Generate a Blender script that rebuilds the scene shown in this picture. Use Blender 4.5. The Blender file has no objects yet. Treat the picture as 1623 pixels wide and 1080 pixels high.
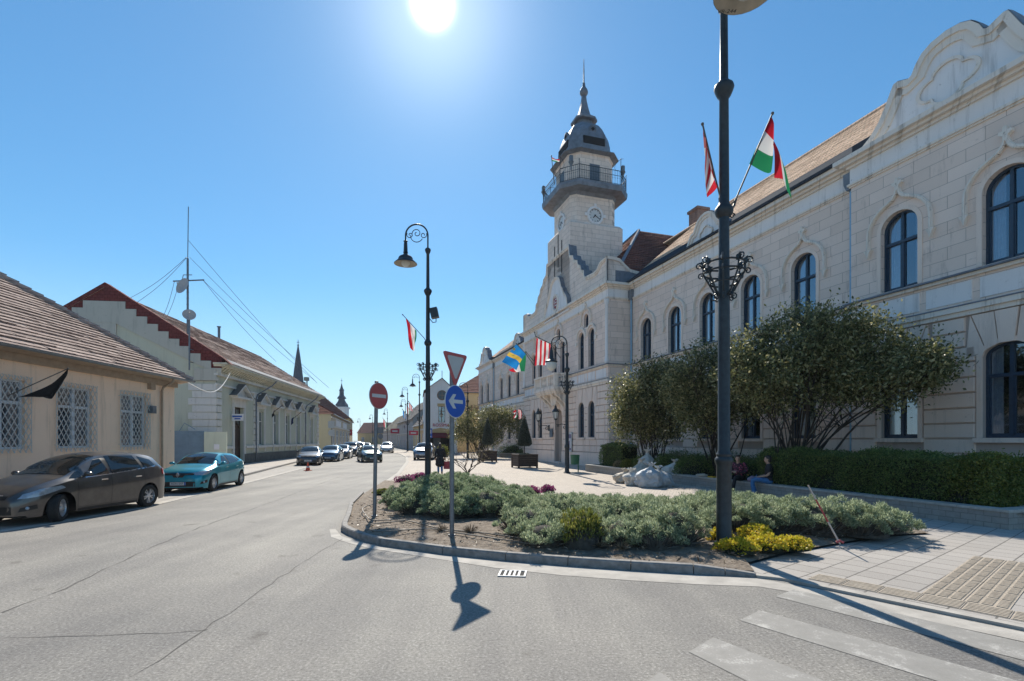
import bpy, math, random
import numpy as np
from mathutils import Vector, Matrix
R = math.radians
scene = bpy.context.scene
COL = scene.collection
random.seed(7)
RNG = np.random.default_rng(11)

# ---------------------------------------------------------------- camera
cam_d = bpy.data.cameras.new("camera")
cam = bpy.data.objects.new("camera", cam_d); COL.objects.link(cam)
CAM_H = 1.95
cam.location = (0, 0, CAM_H)
cam.rotation_euler = (R(90), 0, 0)
cam_d.sensor_width = 36.0
cam_d.lens = 36.0 * 800 / 1623
cam_d.shift_y = 157.0 / 1623
cam_d.clip_end = 3000
scene.camera = cam

# ---------------------------------------------------------------- world, sun, exposure
SUN_EL = math.atan2(0.865, 1.0123)
SUN_DIR = Vector((-0.1575, 1.0, 0.865)).normalized()
world = bpy.data.worlds.new("World"); scene.world = world
world.use_nodes = True
nt = world.node_tree; nt.nodes.clear()
def N(t, tree=None, **kw):
    n = (tree or nt).nodes.new(t)
    for k, v in kw.items(): setattr(n, k, v)
    return n
sky = N('ShaderNodeTexSky', sky_type='NISHITA', sun_disc=False)
sky.sun_elevation = SUN_EL
sky.sun_rotation = math.atan2(SUN_DIR.x, SUN_DIR.y)
sky.altitude = 0; sky.air_density = 1.0; sky.dust_density = 0.12; sky.ozone_density = 5.0
bg = N('ShaderNodeBackground'); bg.inputs[1].default_value = 0.105
# the sun's own disc and aureole, by direction in the sky
tc = N('ShaderNodeTexCoord'); nrm = N('ShaderNodeVectorMath', operation='NORMALIZE')
dt = N('ShaderNodeVectorMath', operation='DOT_PRODUCT'); dt.inputs[1].default_value = SUN_DIR
nt.links.new(tc.outputs['Generated'], nrm.inputs[0]); nt.links.new(nrm.outputs[0], dt.inputs[0])
mr = N('ShaderNodeMapRange', interpolation_type='SMOOTHERSTEP'); mr.inputs[1].default_value = math.cos(R(9.0)); mr.inputs[2].default_value = math.cos(R(0.8))
mr.inputs[3].default_value = 0; mr.inputs[4].default_value = 1
nt.links.new(dt.outputs['Value'], mr.inputs[0])
ad = N('ShaderNodeVectorMath', operation='ADD')
def lobe(power, gain):
    p = N('ShaderNodeMath', operation='POWER'); p.inputs[1].default_value = power; m0 = N('ShaderNodeMath', operation='MAXIMUM'); m0.inputs[1].default_value = 0
    nt.links.new(dt.outputs['Value'], m0.inputs[0]); nt.links.new(m0.outputs[0], p.inputs[0]); g = N('ShaderNodeMath', operation='MULTIPLY'); g.inputs[1].default_value = gain; nt.links.new(p.outputs[0], g.inputs[0]); return g
l1, l2 = lobe(6500, 60.0), lobe(170, 1.7)
gs_ = N('ShaderNodeMath', operation='ADD'); nt.links.new(l1.outputs[0], gs_.inputs[0]); nt.links.new(l2.outputs[0], gs_.inputs[1])
gm_ = N('ShaderNodeGamma'); gm_.inputs[1].default_value = 0.8; gx1 = N('ShaderNodeVectorMath', operation='MULTIPLY'); gx1.inputs[1].default_value = (.70, .89, .88)
hs_ = N('ShaderNodeHueSaturation'); hs_.inputs['Saturation'].default_value = 1.22
nt.links.new(sky.outputs[0], gm_.inputs[0]); nt.links.new(gm_.outputs[0], hs_.inputs['Color']); nt.links.new(hs_.outputs[0], gx1.inputs[0])
sz_ = N('ShaderNodeSeparateXYZ'); nt.links.new(nrm.outputs[0], sz_.inputs[0])
hz_ = N('ShaderNodeMapRange', interpolation_type='SMOOTHSTEP'); hz_.inputs[1].default_value = 0.30; hz_.inputs[2].default_value = -0.02; hz_.inputs[3].default_value = 0; hz_.inputs[4].default_value = 0.7; nt.links.new(sz_.outputs[2], hz_.inputs[0])
hm_ = N('ShaderNodeMix', data_type='RGBA'); hm_.inputs[7].default_value = (2.75, 3.6, 4.4, 1); nt.links.new(hz_.outputs[0], hm_.inputs[0]); nt.links.new(gx1.outputs[0], hm_.inputs[6])
nt.links.new(hm_.outputs[2], ad.inputs[0]); nt.links.new(gs_.outputs[0], ad.inputs[1])
nt.links.new(ad.outputs[0], bg.inputs[0])
wo = N('ShaderNodeOutputWorld'); nt.links.new(bg.outputs[0], wo.inputs[0])
sun_d = bpy.data.lights.new("sun", 'SUN'); sun_d.energy = 3.05; sun_d.angle = R(0.5); sun_d.color = (1.0, 0.93, 0.81)
sun = bpy.data.objects.new("sun", sun_d); COL.objects.link(sun)
sun.rotation_euler = SUN_DIR.to_track_quat('Z', 'Y').to_euler()
sun.location = (0, 0, 60)
vs = scene.view_settings
vs.view_transform = 'Standard'; vs.look = 'None'; vs.gamma = 1.0; vs.exposure = 1.13; vs.use_curve_mapping = False
scene.cycles.use_denoising = True
scene.cycles.max_bounces = 8; scene.cycles.transparent_max_bounces = 16
scene.cycles.sample_clamp_indirect = 6

# ---------------------------------------------------------------- material helpers
def newmat(name):
    m = bpy.data.materials.new(name); m.use_nodes = True
    t = m.node_tree; b = t.nodes['Principled BSDF']
    return m, t, b
def tcoord(t, kind='Object'):
    return t.nodes.new('ShaderNodeTexCoord').outputs[kind]
def noise(t, vec, scale, detail=4, rough=0.6, dist=0.0):
    n = t.nodes.new('ShaderNodeTexNoise'); n.inputs['Scale'].default_value = scale
    n.inputs['Detail'].default_value = detail; n.inputs['Roughness'].default_value = rough; n.inputs['Distortion'].default_value = dist
    if vec is not None: t.links.new(vec, n.inputs['Vector'])
    return n.outputs['Fac']
def ramp(t, fac, stops):
    r = t.nodes.new('ShaderNodeValToRGB'); e = r.color_ramp.elements
    while len(e) < len(stops): e.new(0.5)
    for el, (p, c) in zip(e, stops): el.position = p; el.color = (*c, 1) if len(c) == 3 else c
    if fac is not None: t.links.new(fac, r.inputs[0])
    return r.outputs[0]
def mix(t, fac, a, b, mode='MIX'):
    n = t.nodes.new('ShaderNodeMix'); n.data_type = 'RGBA'; n.blend_type = mode
    for i, x in ((0, fac), (6, a), (7, b)):
        if isinstance(x, (int, float)): n.inputs[i].default_value = x
        elif isinstance(x, tuple): n.inputs[i].default_value = (*x, 1) if len(x) == 3 else x
        else: t.links.new(x, n.inputs[i])
    return n.outputs[2]
def math_(t, op, a, b=0.0, clamp=False):
    n = t.nodes.new('ShaderNodeMath'); n.operation = op; n.use_clamp = clamp
    for i, x in ((0, a), (1, b)):
        if isinstance(x, (int, float)): n.inputs[i].default_value = x
        else: t.links.new(x, n.inputs[i])
    return n.outputs[0]
def bump(t, b, h, strength=0.3, dist=0.02, prev=None):
    n = t.nodes.new('ShaderNodeBump'); n.inputs['Strength'].default_value = strength; n.inputs['Distance'].default_value = dist
    t.links.new(h, n.inputs['Height'])
    if prev is not None: t.links.new(prev, n.inputs['Normal'])
    t.links.new(n.outputs[0], b.inputs['Normal']); return n.outputs[0]
def mapping(t, vec, rz=0.0, scale=(1, 1, 1), loc=(0, 0, 0)):
    m = t.nodes.new('ShaderNodeMapping'); m.inputs['Rotation'].default_value = (0, 0, rz)
    m.inputs['Scale'].default_value = scale; m.inputs['Location'].default_value = loc
    t.links.new(vec, m.inputs['Vector']); return m.outputs[0]
def wallvec(t):      # (along the wall, height) from object coordinates
    s = t.nodes.new('ShaderNodeSeparateXYZ'); t.links.new(tcoord(t), s.inputs[0])
    c = t.nodes.new('ShaderNodeCombineXYZ'); t.links.new(math_(t, 'ADD', s.outputs[0], s.outputs[1]), c.inputs[0]); t.links.new(s.outputs[2], c.inputs[1])
    return c.outputs[0], s.outputs
def brick(t, vec, w, h, mortar, off=0.5, c1=(1, 1, 1), c2=(.8, .8, .8), cm=(0, 0, 0), smooth=0.1):
    n = t.nodes.new('ShaderNodeTexBrick'); n.offset = off
    n.inputs['Scale'].default_value = 1; n.inputs['Brick Width'].default_value = w; n.inputs['Row Height'].default_value = h
    n.inputs['Mortar Size'].default_value = mortar; n.inputs['Mortar Smooth'].default_value = smooth; n.inputs['Bias'].default_value = 0
    n.inputs['Color1'].default_value = (*c1, 1); n.inputs['Color2'].default_value = (*c2, 1); n.inputs['Mortar'].default_value = (*cm, 1)
    t.links.new(vec, n.inputs['Vector']); return n.outputs['Color'], n.outputs['Fac']

def plain(name, col, rough=0.6, metal=0.0, var=0.12, scale=6.0, bmp=0.0, spec=0.5, coat=0.0):
    m, t, b = newmat(name)
    n = noise(t, tcoord(t), scale)
    lo = tuple(max(0, c * (1 - var)) for c in col); hi = tuple(min(1, c * (1 + var)) for c in col)
    t.links.new(ramp(t, n, [(0.3, lo), (0.7, hi)]), b.inputs['Base Color'])
    b.inputs['Roughness'].default_value = rough; b.inputs['Metallic'].default_value = metal
    b.inputs['Specular IOR Level'].default_value = spec; b.inputs['Coat Weight'].default_value = coat
    if bmp: bump(t, b, noise(t, tcoord(t), scale * 8), bmp, 0.01)
    return m
def stucco(name, col, stain=0.35, bmp=0.25, scol=None):
    m, t, b = newmat(name)
    v, s = wallvec(t)
    big = noise(t, tcoord(t), 0.7, 5, 0.65); st = noise(t, mapping(t, v, scale=(3.0, .25, 1)), 1.0, 5, 0.7)
    c = mix(t, big, tuple(x * .9 for x in col), tuple(min(1, x * 1.06) for x in col))
    f = math_(t, 'MULTIPLY', ramp(t, st, [(0.52, (0, 0, 0)), (0.75, (1, 1, 1))]), stain)
    c = mix(t, f, c, scol or tuple(x * .45 for x in col))
    fl = noise(t, tcoord(t), 5.5, 9, .78)
    c = mix(t, math_(t, 'MULTIPLY', ramp(t, fl, [(.60, (0, 0, 0)), (.66, (1, 1, 1))]), min(.75, stain * .9)), c, scol or tuple(x * .42 for x in col))
    t.links.new(c, b.inputs['Base Color']); b.inputs['Roughness'].default_value = .9; b.inputs['Specular IOR Level'].default_value = .2
    bump(t, b, noise(t, tcoord(t), 45, 3), bmp, 0.01)
    return m
def ashlar(name, col, w, h, mortar, line=0.55, bmp=0.5, stain=0.5):
    m, t, b = newmat(name)
    v, s = wallvec(t)
    bc, bf = brick(t, v, w, h, mortar, 0.5, (1, 1, 1), (.88, .87, .86), (line, line, line))
    big = noise(t, tcoord(t), 0.5, 6, 0.65)
    c = mix(t, big, tuple(x * .88 for x in col), tuple(min(1, x * 1.08) for x in col))
    c = mix(t, 1.0, c, bc, 'MULTIPLY')
    st = noise(t, mapping(t, v, scale=(1.6, .35, 1)), 1.3, 7, 0.72)
    f = math_(t, 'MULTIPLY', ramp(t, st, [(0.56, (0, 0, 0)), (0.74, (1, 1, 1))]), stain)
    c = mix(t, f, c, tuple(x * .4 for x in col))
    fl = noise(t, mapping(t, v, scale=(1.5, 4.5, 1)), 1.0, 9, .8)
    c = mix(t, math_(t, 'MULTIPLY', ramp(t, fl, [(.60, (0, 0, 0)), (.68, (1, 1, 1))]), stain * .8), c, tuple(x * .5 for x in col))
    t.links.new(c, b.inputs['Base Color']); b.inputs['Roughness'].default_value = .92; b.inputs['Specular IOR Level'].default_value = .2
    p = bump(t, b, bf, -bmp, 0.02) if False else None
    inv = math_(t, 'SUBTRACT', 1.0, bf)
    p = bump(t, b, inv, bmp, 0.02)
    bump(t, b, noise(t, tcoord(t), 30, 4), .2, 0.01, p)
    return m
def tiles(name, c1, c2, w=.22, h=.3, dark=.35, moss=0.3):
    m, t, b = newmat(name)
    v, s = wallvec(t)
    bc, bf = brick(t, v, w, h, .012, .5, c1, c2, tuple(x * dark for x in c1), .3)
    big = noise(t, tcoord(t), 1.1, 6, .7)
    c = mix(t, math_(t, 'MULTIPLY', ramp(t, big, [(.45, (0, 0, 0)), (.7, (1, 1, 1))]), moss), bc, tuple(x * .5 for x in c1))
    fine = noise(t, tcoord(t), 9, 2)
    c = mix(t, 1.0, c, ramp(t, fine, [(.3, (.7, .7, .7)), (.7, (1.1, 1.1, 1.1))]), 'MULTIPLY')
    t.links.new(c, b.inputs['Base Color']); b.inputs['Roughness'].default_value = .9; b.inputs['Specular IOR Level'].default_value = .1
    bump(t, b, math_(t, 'SUBTRACT', 1.0, bf), .5, .02)
    return m
def leafmat(name, c1, c2, c3=None, transl=0.35, rough=.5):
    m, t, b = newmat(name)
    g = t.nodes.new('ShaderNodeNewGeometry')
    col = ramp(t, g.outputs['Random Per Island'], [(0.0, c1), (0.6, c2), (1.0, c3 or c2)])
    t.links.new(col, b.inputs['Base Color']); b.inputs['Roughness'].default_value = rough; b.inputs['Specular IOR Level'].default_value = .35
    tr = t.nodes.new('ShaderNodeBsdfTranslucent'); t.links.new(col, tr.inputs[0])
    ms = t.nodes.new('ShaderNodeMixShader'); ms.inputs[0].default_value = transl
    out = [n for n in t.nodes if n.type == 'OUTPUT_MATERIAL'][0]
    t.links.new(b.outputs[0], ms.inputs[1]); t.links.new(tr.outputs[0], ms.inputs[2]); t.links.new(ms.outputs[0], out.inputs[0])
    return m
def panemat(name, tint=(.55, .62, .70), refl=.36):
    m, t, b = newmat(name)
    out = [n for n in t.nodes if n.type == 'OUTPUT_MATERIAL'][0]; t.nodes.remove(b)
    tr = t.nodes.new('ShaderNodeBsdfTransparent'); tr.inputs[0].default_value = (*tint, 1)
    gl = t.nodes.new('ShaderNodeBsdfGlossy'); gl.inputs['Roughness'].default_value = .03; gl.inputs[0].default_value = (.75, .85, .95, 1)
    lw = t.nodes.new('ShaderNodeLayerWeight'); lw.inputs[0].default_value = .35
    f = math_(t, 'ADD', math_(t, 'MULTIPLY', lw.outputs['Facing'], .5), refl * .5, True)
    ms = t.nodes.new('ShaderNodeMixShader'); t.links.new(f, ms.inputs[0])
    t.links.new(tr.outputs[0], ms.inputs[1]); t.links.new(gl.outputs[0], ms.inputs[2]); t.links.new(ms.outputs[0], out.inputs[0])
    bn = t.nodes.new('ShaderNodeBump'); bn.inputs['Strength'].default_value = .05; t.links.new(noise(t, tcoord(t), 1.5, 1), bn.inputs['Height']); t.links.new(bn.outputs[0], gl.inputs['Normal'])
    return m
def cloth(name, cols, axis=0, transl=.45):
    """striped cloth; stripes follow the UV the flag carries."""
    m, t, b = newmat(name)
    s = t.nodes.new('ShaderNodeSeparateXYZ'); t.links.new(tcoord(t, 'UV'), s.inputs[0])
    r = t.nodes.new('ShaderNodeValToRGB'); r.color_ramp.interpolation = 'CONSTANT'; e = r.color_ramp.elements
    while len(e) < len(cols): e.new(.5)
    for i, c in enumerate(cols): e[i].position = i / len(cols) if not (isinstance(c[0], tuple)) else c[1]; e[i].color = (*(c[0] if isinstance(c[0], tuple) else c), 1)
    t.links.new(s.outputs[axis], r.inputs[0])
    t.links.new(r.outputs[0], b.inputs['Base Color']); b.inputs['Roughness'].default_value = .8; b.inputs['Specular IOR Level'].default_value = .1
    tr = t.nodes.new('ShaderNodeBsdfTranslucent'); t.links.new(r.outputs[0], tr.inputs[0])
    ms = t.nodes.new('ShaderNodeMixShader'); ms.inputs[0].default_value = transl
    out = [n for n in t.nodes if n.type == 'OUTPUT_MATERIAL'][0]
    t.links.new(b.outputs[0], ms.inputs[1]); t.links.new(tr.outputs[0], ms.inputs[2]); t.links.new(ms.outputs[0], out.inputs[0])
    return m

# ---------------------------------------------------------------- mesh builder
class MB:
    def __init__(s): s.v = []; s.f = []; s.uv = None
    def add(s, v, f):
        o = len(s.v); s.v += [tuple(p) for p in v]; s.f += [tuple(i + o for i in q) for q in f]; return s
    def box(s, x0, x1, y0, y1, z0, z1):
        return s.add([(x0, y0, z0), (x1, y0, z0), (x1, y1, z0), (x0, y1, z0), (x0, y0, z1), (x1, y0, z1), (x1, y1, z1), (x0, y1, z1)],
                     [(0, 3, 2, 1), (4, 5, 6, 7), (0, 1, 5, 4), (1, 2, 6, 5), (2, 3, 7, 6), (3, 0, 4, 7)])
    def cbox(s, x0, x1, y0, y1, z0, z1, c):      # box whose +y or -y outer face is chamfered by c (outer = y1)
        return s.add([(x0, y0, z0), (x1, y0, z0), (x1, y0, z1), (x0, y0, z1), (x0 + c, y1, z0 + c), (x1 - c, y1, z0 + c), (x1 - c, y1, z1 - c), (x0 + c, y1, z1 - c)],
                     [(4, 5, 6, 7), (0, 1, 5, 4), (1, 2, 6, 5), (2, 3, 7, 6), (3, 0, 4, 7)])
    def mbox(s, M, sx, sy, sz):                   # oriented box, half sizes
        vs_ = [M @ Vector((a * sx, b * sy, c * sz)) for c in (-1, 1) for a, b in ((-1, -1), (1, -1), (1, 1), (-1, 1))]
        return s.add(vs_, [(0, 3, 2, 1), (4, 5, 6, 7), (0, 1, 5, 4), (1, 2, 6, 5), (2, 3, 7, 6), (3, 0, 4, 7)])
    def quad(s, a, b, c, d): return s.add([a, b, c, d], [(0, 1, 2, 3)])
    def poly(s, pts): return s.add(pts, [tuple(range(len(pts)))])
    def prism(s, pts, fn, d0, d1):                # polygon (a,b) mapped by fn(a,b,d), extruded d0..d1
        n = len(pts)
        v = [fn(a, b, d0) for a, b in pts] + [fn(a, b, d1) for a, b in pts]
        return s.add(v, [tuple(range(n)), tuple(range(2 * n - 1, n - 1, -1))] + [(i, (i + 1) % n, n + (i + 1) % n, n + i) for i in range(n)])
    def grid(s, rows, close=False):
        n = len(rows[0]); m = len(rows)
        f = [(i * n + j, i * n + (j + 1) % n, (i + 1) * n + (j + 1) % n, (i + 1) * n + j) for i in range(m - 1) for j in range(n if close else n - 1)]
        return s.add([p for r in rows for p in r], f)
    def tube(s, pts, r, n=8, cap=True, flat=None):
        pts = [Vector(p) for p in pts]; m = len(pts)
        rr = r if isinstance(r, (list, tuple)) else [r] * m
        up = None; rows = []
        for i, p in enumerate(pts):
            d = (pts[min(i + 1, m - 1)] - pts[max(i - 1, 0)])
            d = d.normalized() if d.length > 1e-9 else Vector((0, 0, 1))
            if up is None: up = Vector((0, 0, 1)) if abs(d.z) < .9 else Vector((1, 0, 0))
            a = (up - d * up.dot(d)).normalized(); b = d.cross(a); up = a
            rows.append([p + (a * math.cos(q) + b * math.sin(q)) * rr[i] for q in (2 * math.pi * k / n + math.pi / n for k in range(n))])
        o = len(s.v); s.grid(rows, True)
        if cap: s.f.append(tuple(o + k for k in range(n))[::-1]); s.f.append(tuple(o + (m - 1) * n + k for k in range(n)))
        return s
    def lathe(s, prof, n=16, o=(0, 0, 0), cap=True, sq=None):
        rows = [[(o[0] + r * math.cos(2 * math.pi * k / n), o[1] + r * math.sin(2 * math.pi * k / n), o[2] + z) for k in range(n)] for r, z in prof]
        b = len(s.v); s.grid(rows, True)
        if cap:
            s.f.append(tuple(b + k for k in range(n))[::-1]); s.f.append(tuple(b + (len(prof) - 1) * n + k for k in range(n)))
        return s
    def ball(s, c, r, n=12, m=8, sc=(1, 1, 1), M=None):
        rows = []
        for i in range(m + 1):
            a = -math.pi / 2 + math.pi * i / m
            row = [Vector((r * sc[0] * math.cos(a) * math.cos(2 * math.pi * k / n), r * sc[1] * math.cos(a) * math.sin(2 * math.pi * k / n), r * sc[2] * math.sin(a))) for k in range(n)]
            rows.append([(M @ p if M else p) + Vector(c) for p in row])
        return s.grid(rows, True)
    def xf(s, M): s.v = [tuple(M @ Vector(p)) for p in s.v]; return s
    def join(s, o): return s.add(o.v, o.f)
    def build(s, name, mat, parent=None, smooth=None, loc=None):
        me = bpy.data.meshes.new(name); me.from_pydata(s.v, [], s.f); me.update()
        if s.uv:
            l = me.uv_layers.new(name='UVMap')
            for i, lp in enumerate(me.loops): l.data[i].uv = s.uv[lp.vertex_index]
        return link(name, me, mat, parent, smooth, loc)
def link(name, me, mat, parent=None, smooth=None, loc=None):
    if mat: me.materials.append(mat)
    if smooth is not None:
        me.polygons.foreach_set('use_smooth', [True] * len(me.polygons))
        me.set_sharp_from_angle(angle=R(smooth))
    o = bpy.data.objects.new(name, me); COL.objects.link(o)
    if parent: o.parent = parent
    if loc: o.location = loc
    return o
def tag(o, label=None, cat=None, group=None, kind=None):
    if label: o['label'] = label
    if cat: o['category'] = cat
    if group: o['group'] = group
    if kind: o['kind'] = kind
    return o
def thing(name, label, cat, loc=(0, 0, 0), rz=0.0, group=None):
    o = bpy.data.objects.new(name, None); o.empty_display_size = .2; COL.objects.link(o)
    o.location = loc; o.rotation_euler = (0, 0, rz)
    return tag(o, label, cat, group)
def copy_tree(o, parent=None):
    kids = [c for c in bpy.data.objects if c.parent == o]
    c = o.copy(); COL.objects.link(c)
    if parent is not None: c.parent = parent
    for k in kids: copy_tree(k, c)
    return c
def clone(o, label, loc, rz=None, group=None):
    c = copy_tree(o); c['label'] = label; c.location = loc
    if rz is not None: c.rotation_euler = (0, 0, rz)
    if group: c['group'] = group
    return c
def struct(name, mb, mat, kind='structure', smooth=None):
    return tag(mb.build(name, mat, None, smooth), kind=kind)
def np_mesh(name, V, F4, mat, parent=None, smooth=False):
    me = bpy.data.meshes.new(name); k = F4.shape[1]
    me.vertices.add(len(V)); me.vertices.foreach_set('co', np.ascontiguousarray(V, dtype=np.float32).ravel())
    me.loops.add(F4.size); me.loops.foreach_set('vertex_index', np.ascontiguousarray(F4, dtype=np.int32).ravel())
    me.polygons.add(len(F4)); me.polygons.foreach_set('loop_start', np.arange(0, F4.size, k, dtype=np.int32))
    me.update(calc_edges=True)
    if smooth: me.polygons.foreach_set('use_smooth', [True] * len(me.polygons))
    return link(name, me, mat, parent)
def diamonds(P, D, L, W, rng=RNG, tip=.5):
    """leaf-shaped quads: centres P, long axes D, lengths L, half widths W."""
    n = len(P); r = rng.normal(size=(n, 3)); w = np.cross(D, r); w /= np.linalg.norm(w, axis=1)[:, None] + 1e-9
    L = np.broadcast_to(np.asarray(L, float).reshape(-1, 1), (n, 1)); W = np.broadcast_to(np.asarray(W, float).reshape(-1, 1), (n, 1))
    V = np.stack([P - D * L * .5, P + w * W + D * L * (tip - .5) * .5, P + D * L * .5, P - w * W + D * L * (tip - .5) * .5], 1).reshape(-1, 3)
    return V, np.arange(4 * n).reshape(-1, 4)
def unit(a): return a / (np.linalg.norm(a, axis=1)[:, None] + 1e-9)
def remesh(mb, voxel, smooth_it=2):
    me = bpy.data.meshes.new('tmp'); me.from_pydata(mb.v, [], mb.f); me.update()
    o = bpy.data.objects.new('tmp', me); COL.objects.link(o)
    m = o.modifiers.new('r', 'REMESH'); m.mode = 'VOXEL'; m.voxel_size = voxel; m.use_smooth_shade = True
    if smooth_it:
        k = o.modifiers.new('s', 'SMOOTH'); k.iterations = smooth_it; k.factor = .5
    dg = bpy.context.evaluated_depsgraph_get(); dg.update()
    out = bpy.data.meshes.new_from_object(o.evaluated_get(dg)); bpy.data.objects.remove(o); bpy.data.meshes.remove(me)
    out.materials.clear(); return out
def text_mesh(s, size, ext=.004):
    cu = bpy.data.curves.new('t', 'FONT'); cu.body = s; cu.size = size; cu.align_x = 'CENTER'; cu.align_y = 'CENTER'; cu.extrude = ext; cu.resolution_u = 3
    o = bpy.data.objects.new('t', cu); COL.objects.link(o)
    dg = bpy.context.evaluated_depsgraph_get(); dg.update()
    me = bpy.data.meshes.new_from_object(o.evaluated_get(dg)); bpy.data.objects.remove(o); bpy.data.curves.remove(cu)
    me.materials.clear(); return me
def at(u, v, z=0.0):            # ground point seen at photo pixel (u, v)
    Y = 800 * (CAM_H - z) / (v - 697.0); return ((u - 811) / 800 * Y, Y)
def line_t(u, P, d):            # parameter of the point on plan line P + t d seen in photo column u
    k = (u - 811) / 800; return (k * P[1] - P[0]) / (d[0] - k * d[1])

# ---------------------------------------------------------------- materials
M = {}
def asphalt():
    m, t, b = newmat('asphalt'); v = tcoord(t)
    fine = noise(t, v, 34, 5, .82); mid = noise(t, v, 9, 4, .6); big = noise(t, v, .28, 5, .6); streak = noise(t, mapping(t, v, rz=R(-10), scale=(1.2, .08, 1)), 1, 4, .6)
    c = ramp(t, fine, [(.35, (.075, .072, .068)), (.45, (.21, .20, .187)), (.55, (.275, .263, .248)), (.65, (.50, .485, .46))])
    c = mix(t, .22, c, ramp(t, mid, [(.3, (.19, .178, .16)), (.7, (.28, .265, .24))]))
    c = mix(t, 1.0, c, ramp(t, big, [(.3, (.70, .70, .71)), (.7, (1.2, 1.17, 1.12))]), 'MULTIPLY')
    c = mix(t, 1.0, c, ramp(t, streak, [(.35, (.84, .84, .85)), (.65, (1.1, 1.1, 1.08))]), 'MULTIPLY')
    spot = noise(t, v, 1.7, 3, .5)
    c = mix(t, 1.0, c, ramp(t, spot, [(.66, (1, 1, 1)), (.76, (.62, .6, .58))]), 'MULTIPLY')
    t.links.new(c, b.inputs['Base Color']); b.inputs['Roughness'].default_value = .82; b.inputs['Specular IOR Level'].default_value = .35
    bump(t, b, fine, .5, .008); return m
M['asphalt'] = asphalt()
def pavers(name, col, w, h, rz, mortar=.012, var=.16, line=.45):
    m, t, b = newmat(name); v = mapping(t, tcoord(t), rz=rz)
    bc, bf = brick(t, v, w, h, mortar, .5, (1, 1, 1), (1 - var,) * 3, (line,) * 3, .2)
    c = mix(t, noise(t, tcoord(t), .5, 5), tuple(x * .85 for x in col), tuple(x * 1.1 for x in col))
    c = mix(t, 1.0, c, bc, 'MULTIPLY')
    c = mix(t, 1.0, c, ramp(t, noise(t, tcoord(t), 60, 2), [(.3, (.85,) * 3), (.7, (1.08,) * 3)]), 'MULTIPLY')
    t.links.new(c, b.inputs['Base Color']); b.inputs['Roughness'].default_value = .85; b.inputs['Specular IOR Level'].default_value = .3
    bump(t, b, math_(t, 'SUBTRACT', 1.0, bf), .4, .01); return m
M['plaza'] = pavers('plaza_pavers', (.55, .48, .41), .22, .115, R(20), .008)
M['slab'] = pavers('sidewalk_slabs', (.43, .395, .36), .4, .4, R(-37), .011, .14, .38)
M['slabL'] = pavers('left_slabs', (.46, .42, .38), .6, .4, R(8), .008, .1, .6)
M['kerb'] = plain('kerb_stone', (.235, .22, .205), .85, var=.3, scale=9, bmp=.4)
M['gutter'] = plain('gutter_concrete', (.40, .37, .33), .88, var=.2, scale=3, bmp=.4)
M['lane'] = plain('parking_lane_concrete', (.33, .305, .275), .88, var=.2, scale=2.2, bmp=.5)
M['tactile'] = plain('tactile_concrete', (.40, .34, .27), .85, var=.2, scale=14, bmp=.3)
M['crack'] = plain('seam_tar', (.085, .08, .074), .8, var=.4, scale=20)
def paint():
    m, t, b = newmat('worn_road_paint'); v = tcoord(t)
    f = noise(t, v, 3.2, 8, .72); g = noise(t, v, 60, 2, .6)
    k = math_(t, 'ADD', f, math_(t, 'MULTIPLY', g, .3))
    c = ramp(t, k, [(.46, (.46, .44, .40)), (.55, (.37, .352, .325)), (.61, (.28, .265, .243)), (.8, (.24, .228, .208))])
    t.links.new(c, b.inputs['Base Color']); b.inputs['Roughness'].default_value = .75; bump(t, b, g, .3, .005); return m
M['paint'] = paint()
def soilmat():
    m, t, b = newmat('bed_soil'); v = tcoord(t)
    c = ramp(t, noise(t, v, 7, 8, .75), [(.3, (.12, .088, .065)), (.5, (.27, .212, .16)), (.7, (.44, .37, .295))])
    t.links.new(c, b.inputs['Base Color']); b.inputs['Roughness'].default_value = .95; bump(t, b, noise(t, v, 22, 6, .8), 1.0, .05); return m
M['soil'] = soilmat()
M['iron'] = plain('painted_iron', (.028, .036, .042), .45, .2, .3, 12, .15)
M['steel'] = plain('galvanised_steel', (.20, .21, .225), .5, .5, .15, 15)
M['dark'] = plain('dark_interior', (.012, .012, .013), .9)  # near-black: paints the shade in rooms and openings; also clock hands
M['lead'] = plain('lead_sheet', (.165, .185, .215), .55, .1, .3, 2.2, .15)

# ================================================================ GROUND
mb = MB(); mb.quad((-500, -400, 0), (500, -400, 0), (500, 900, 0), (-500, 900, 0))
struct('road', mb, M['asphalt'])
# left parking lane beside the road, then the raised pavements
road_left = [(-10.9, -6), (-10.75, 10.5), (-10.5, 14.6), (-11.6, 21.4), (-14.5, 36.3), (-18.3, 54), (-23.5, 76), (-38, 125), (-60, 190)]
kerb_left = [(-13.0, -6), (-13.0, 12), (-13.2, 20), (-14.2, 26.9), (-17.5, 40), (-21.0, 54), (-26, 74), (-41, 125), (-63, 190)]
mb = MB(); mb.grid([[(x, y, .004) for x, y in road_left], [(x - 3, y, .004) for x, y in kerb_left]]); struct('parking_lane', mb, M['lane'])
mb = MB()
mb.grid([[(x + .02, y, 0) for x, y in road_left], [(x + .02, y, .012) for x, y in road_left], [(x - .28, y, .012) for x, y in road_left], [(x - .28, y, 0) for x, y in road_left]])
struct('lane_edge_strip', mb, M['gutter'])
mb = MB(); K = [p for p in kerb_left]
mb.grid([[(x, y, 0) for x, y in K], [(x - .015, y, .11) for x, y in K], [(x - .14, y, .12) for x, y in K], [(x - .14, y, 0) for x, y in K]])
struct('kerb_of_left_pavement', mb, M['kerb'])
mb = MB(); mb.grid([[(x - .142, y, .115) for x, y in K], [(x - 14, y, .115) for x, y in K]]); struct('left_pavement', mb, M['slabL'])
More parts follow.
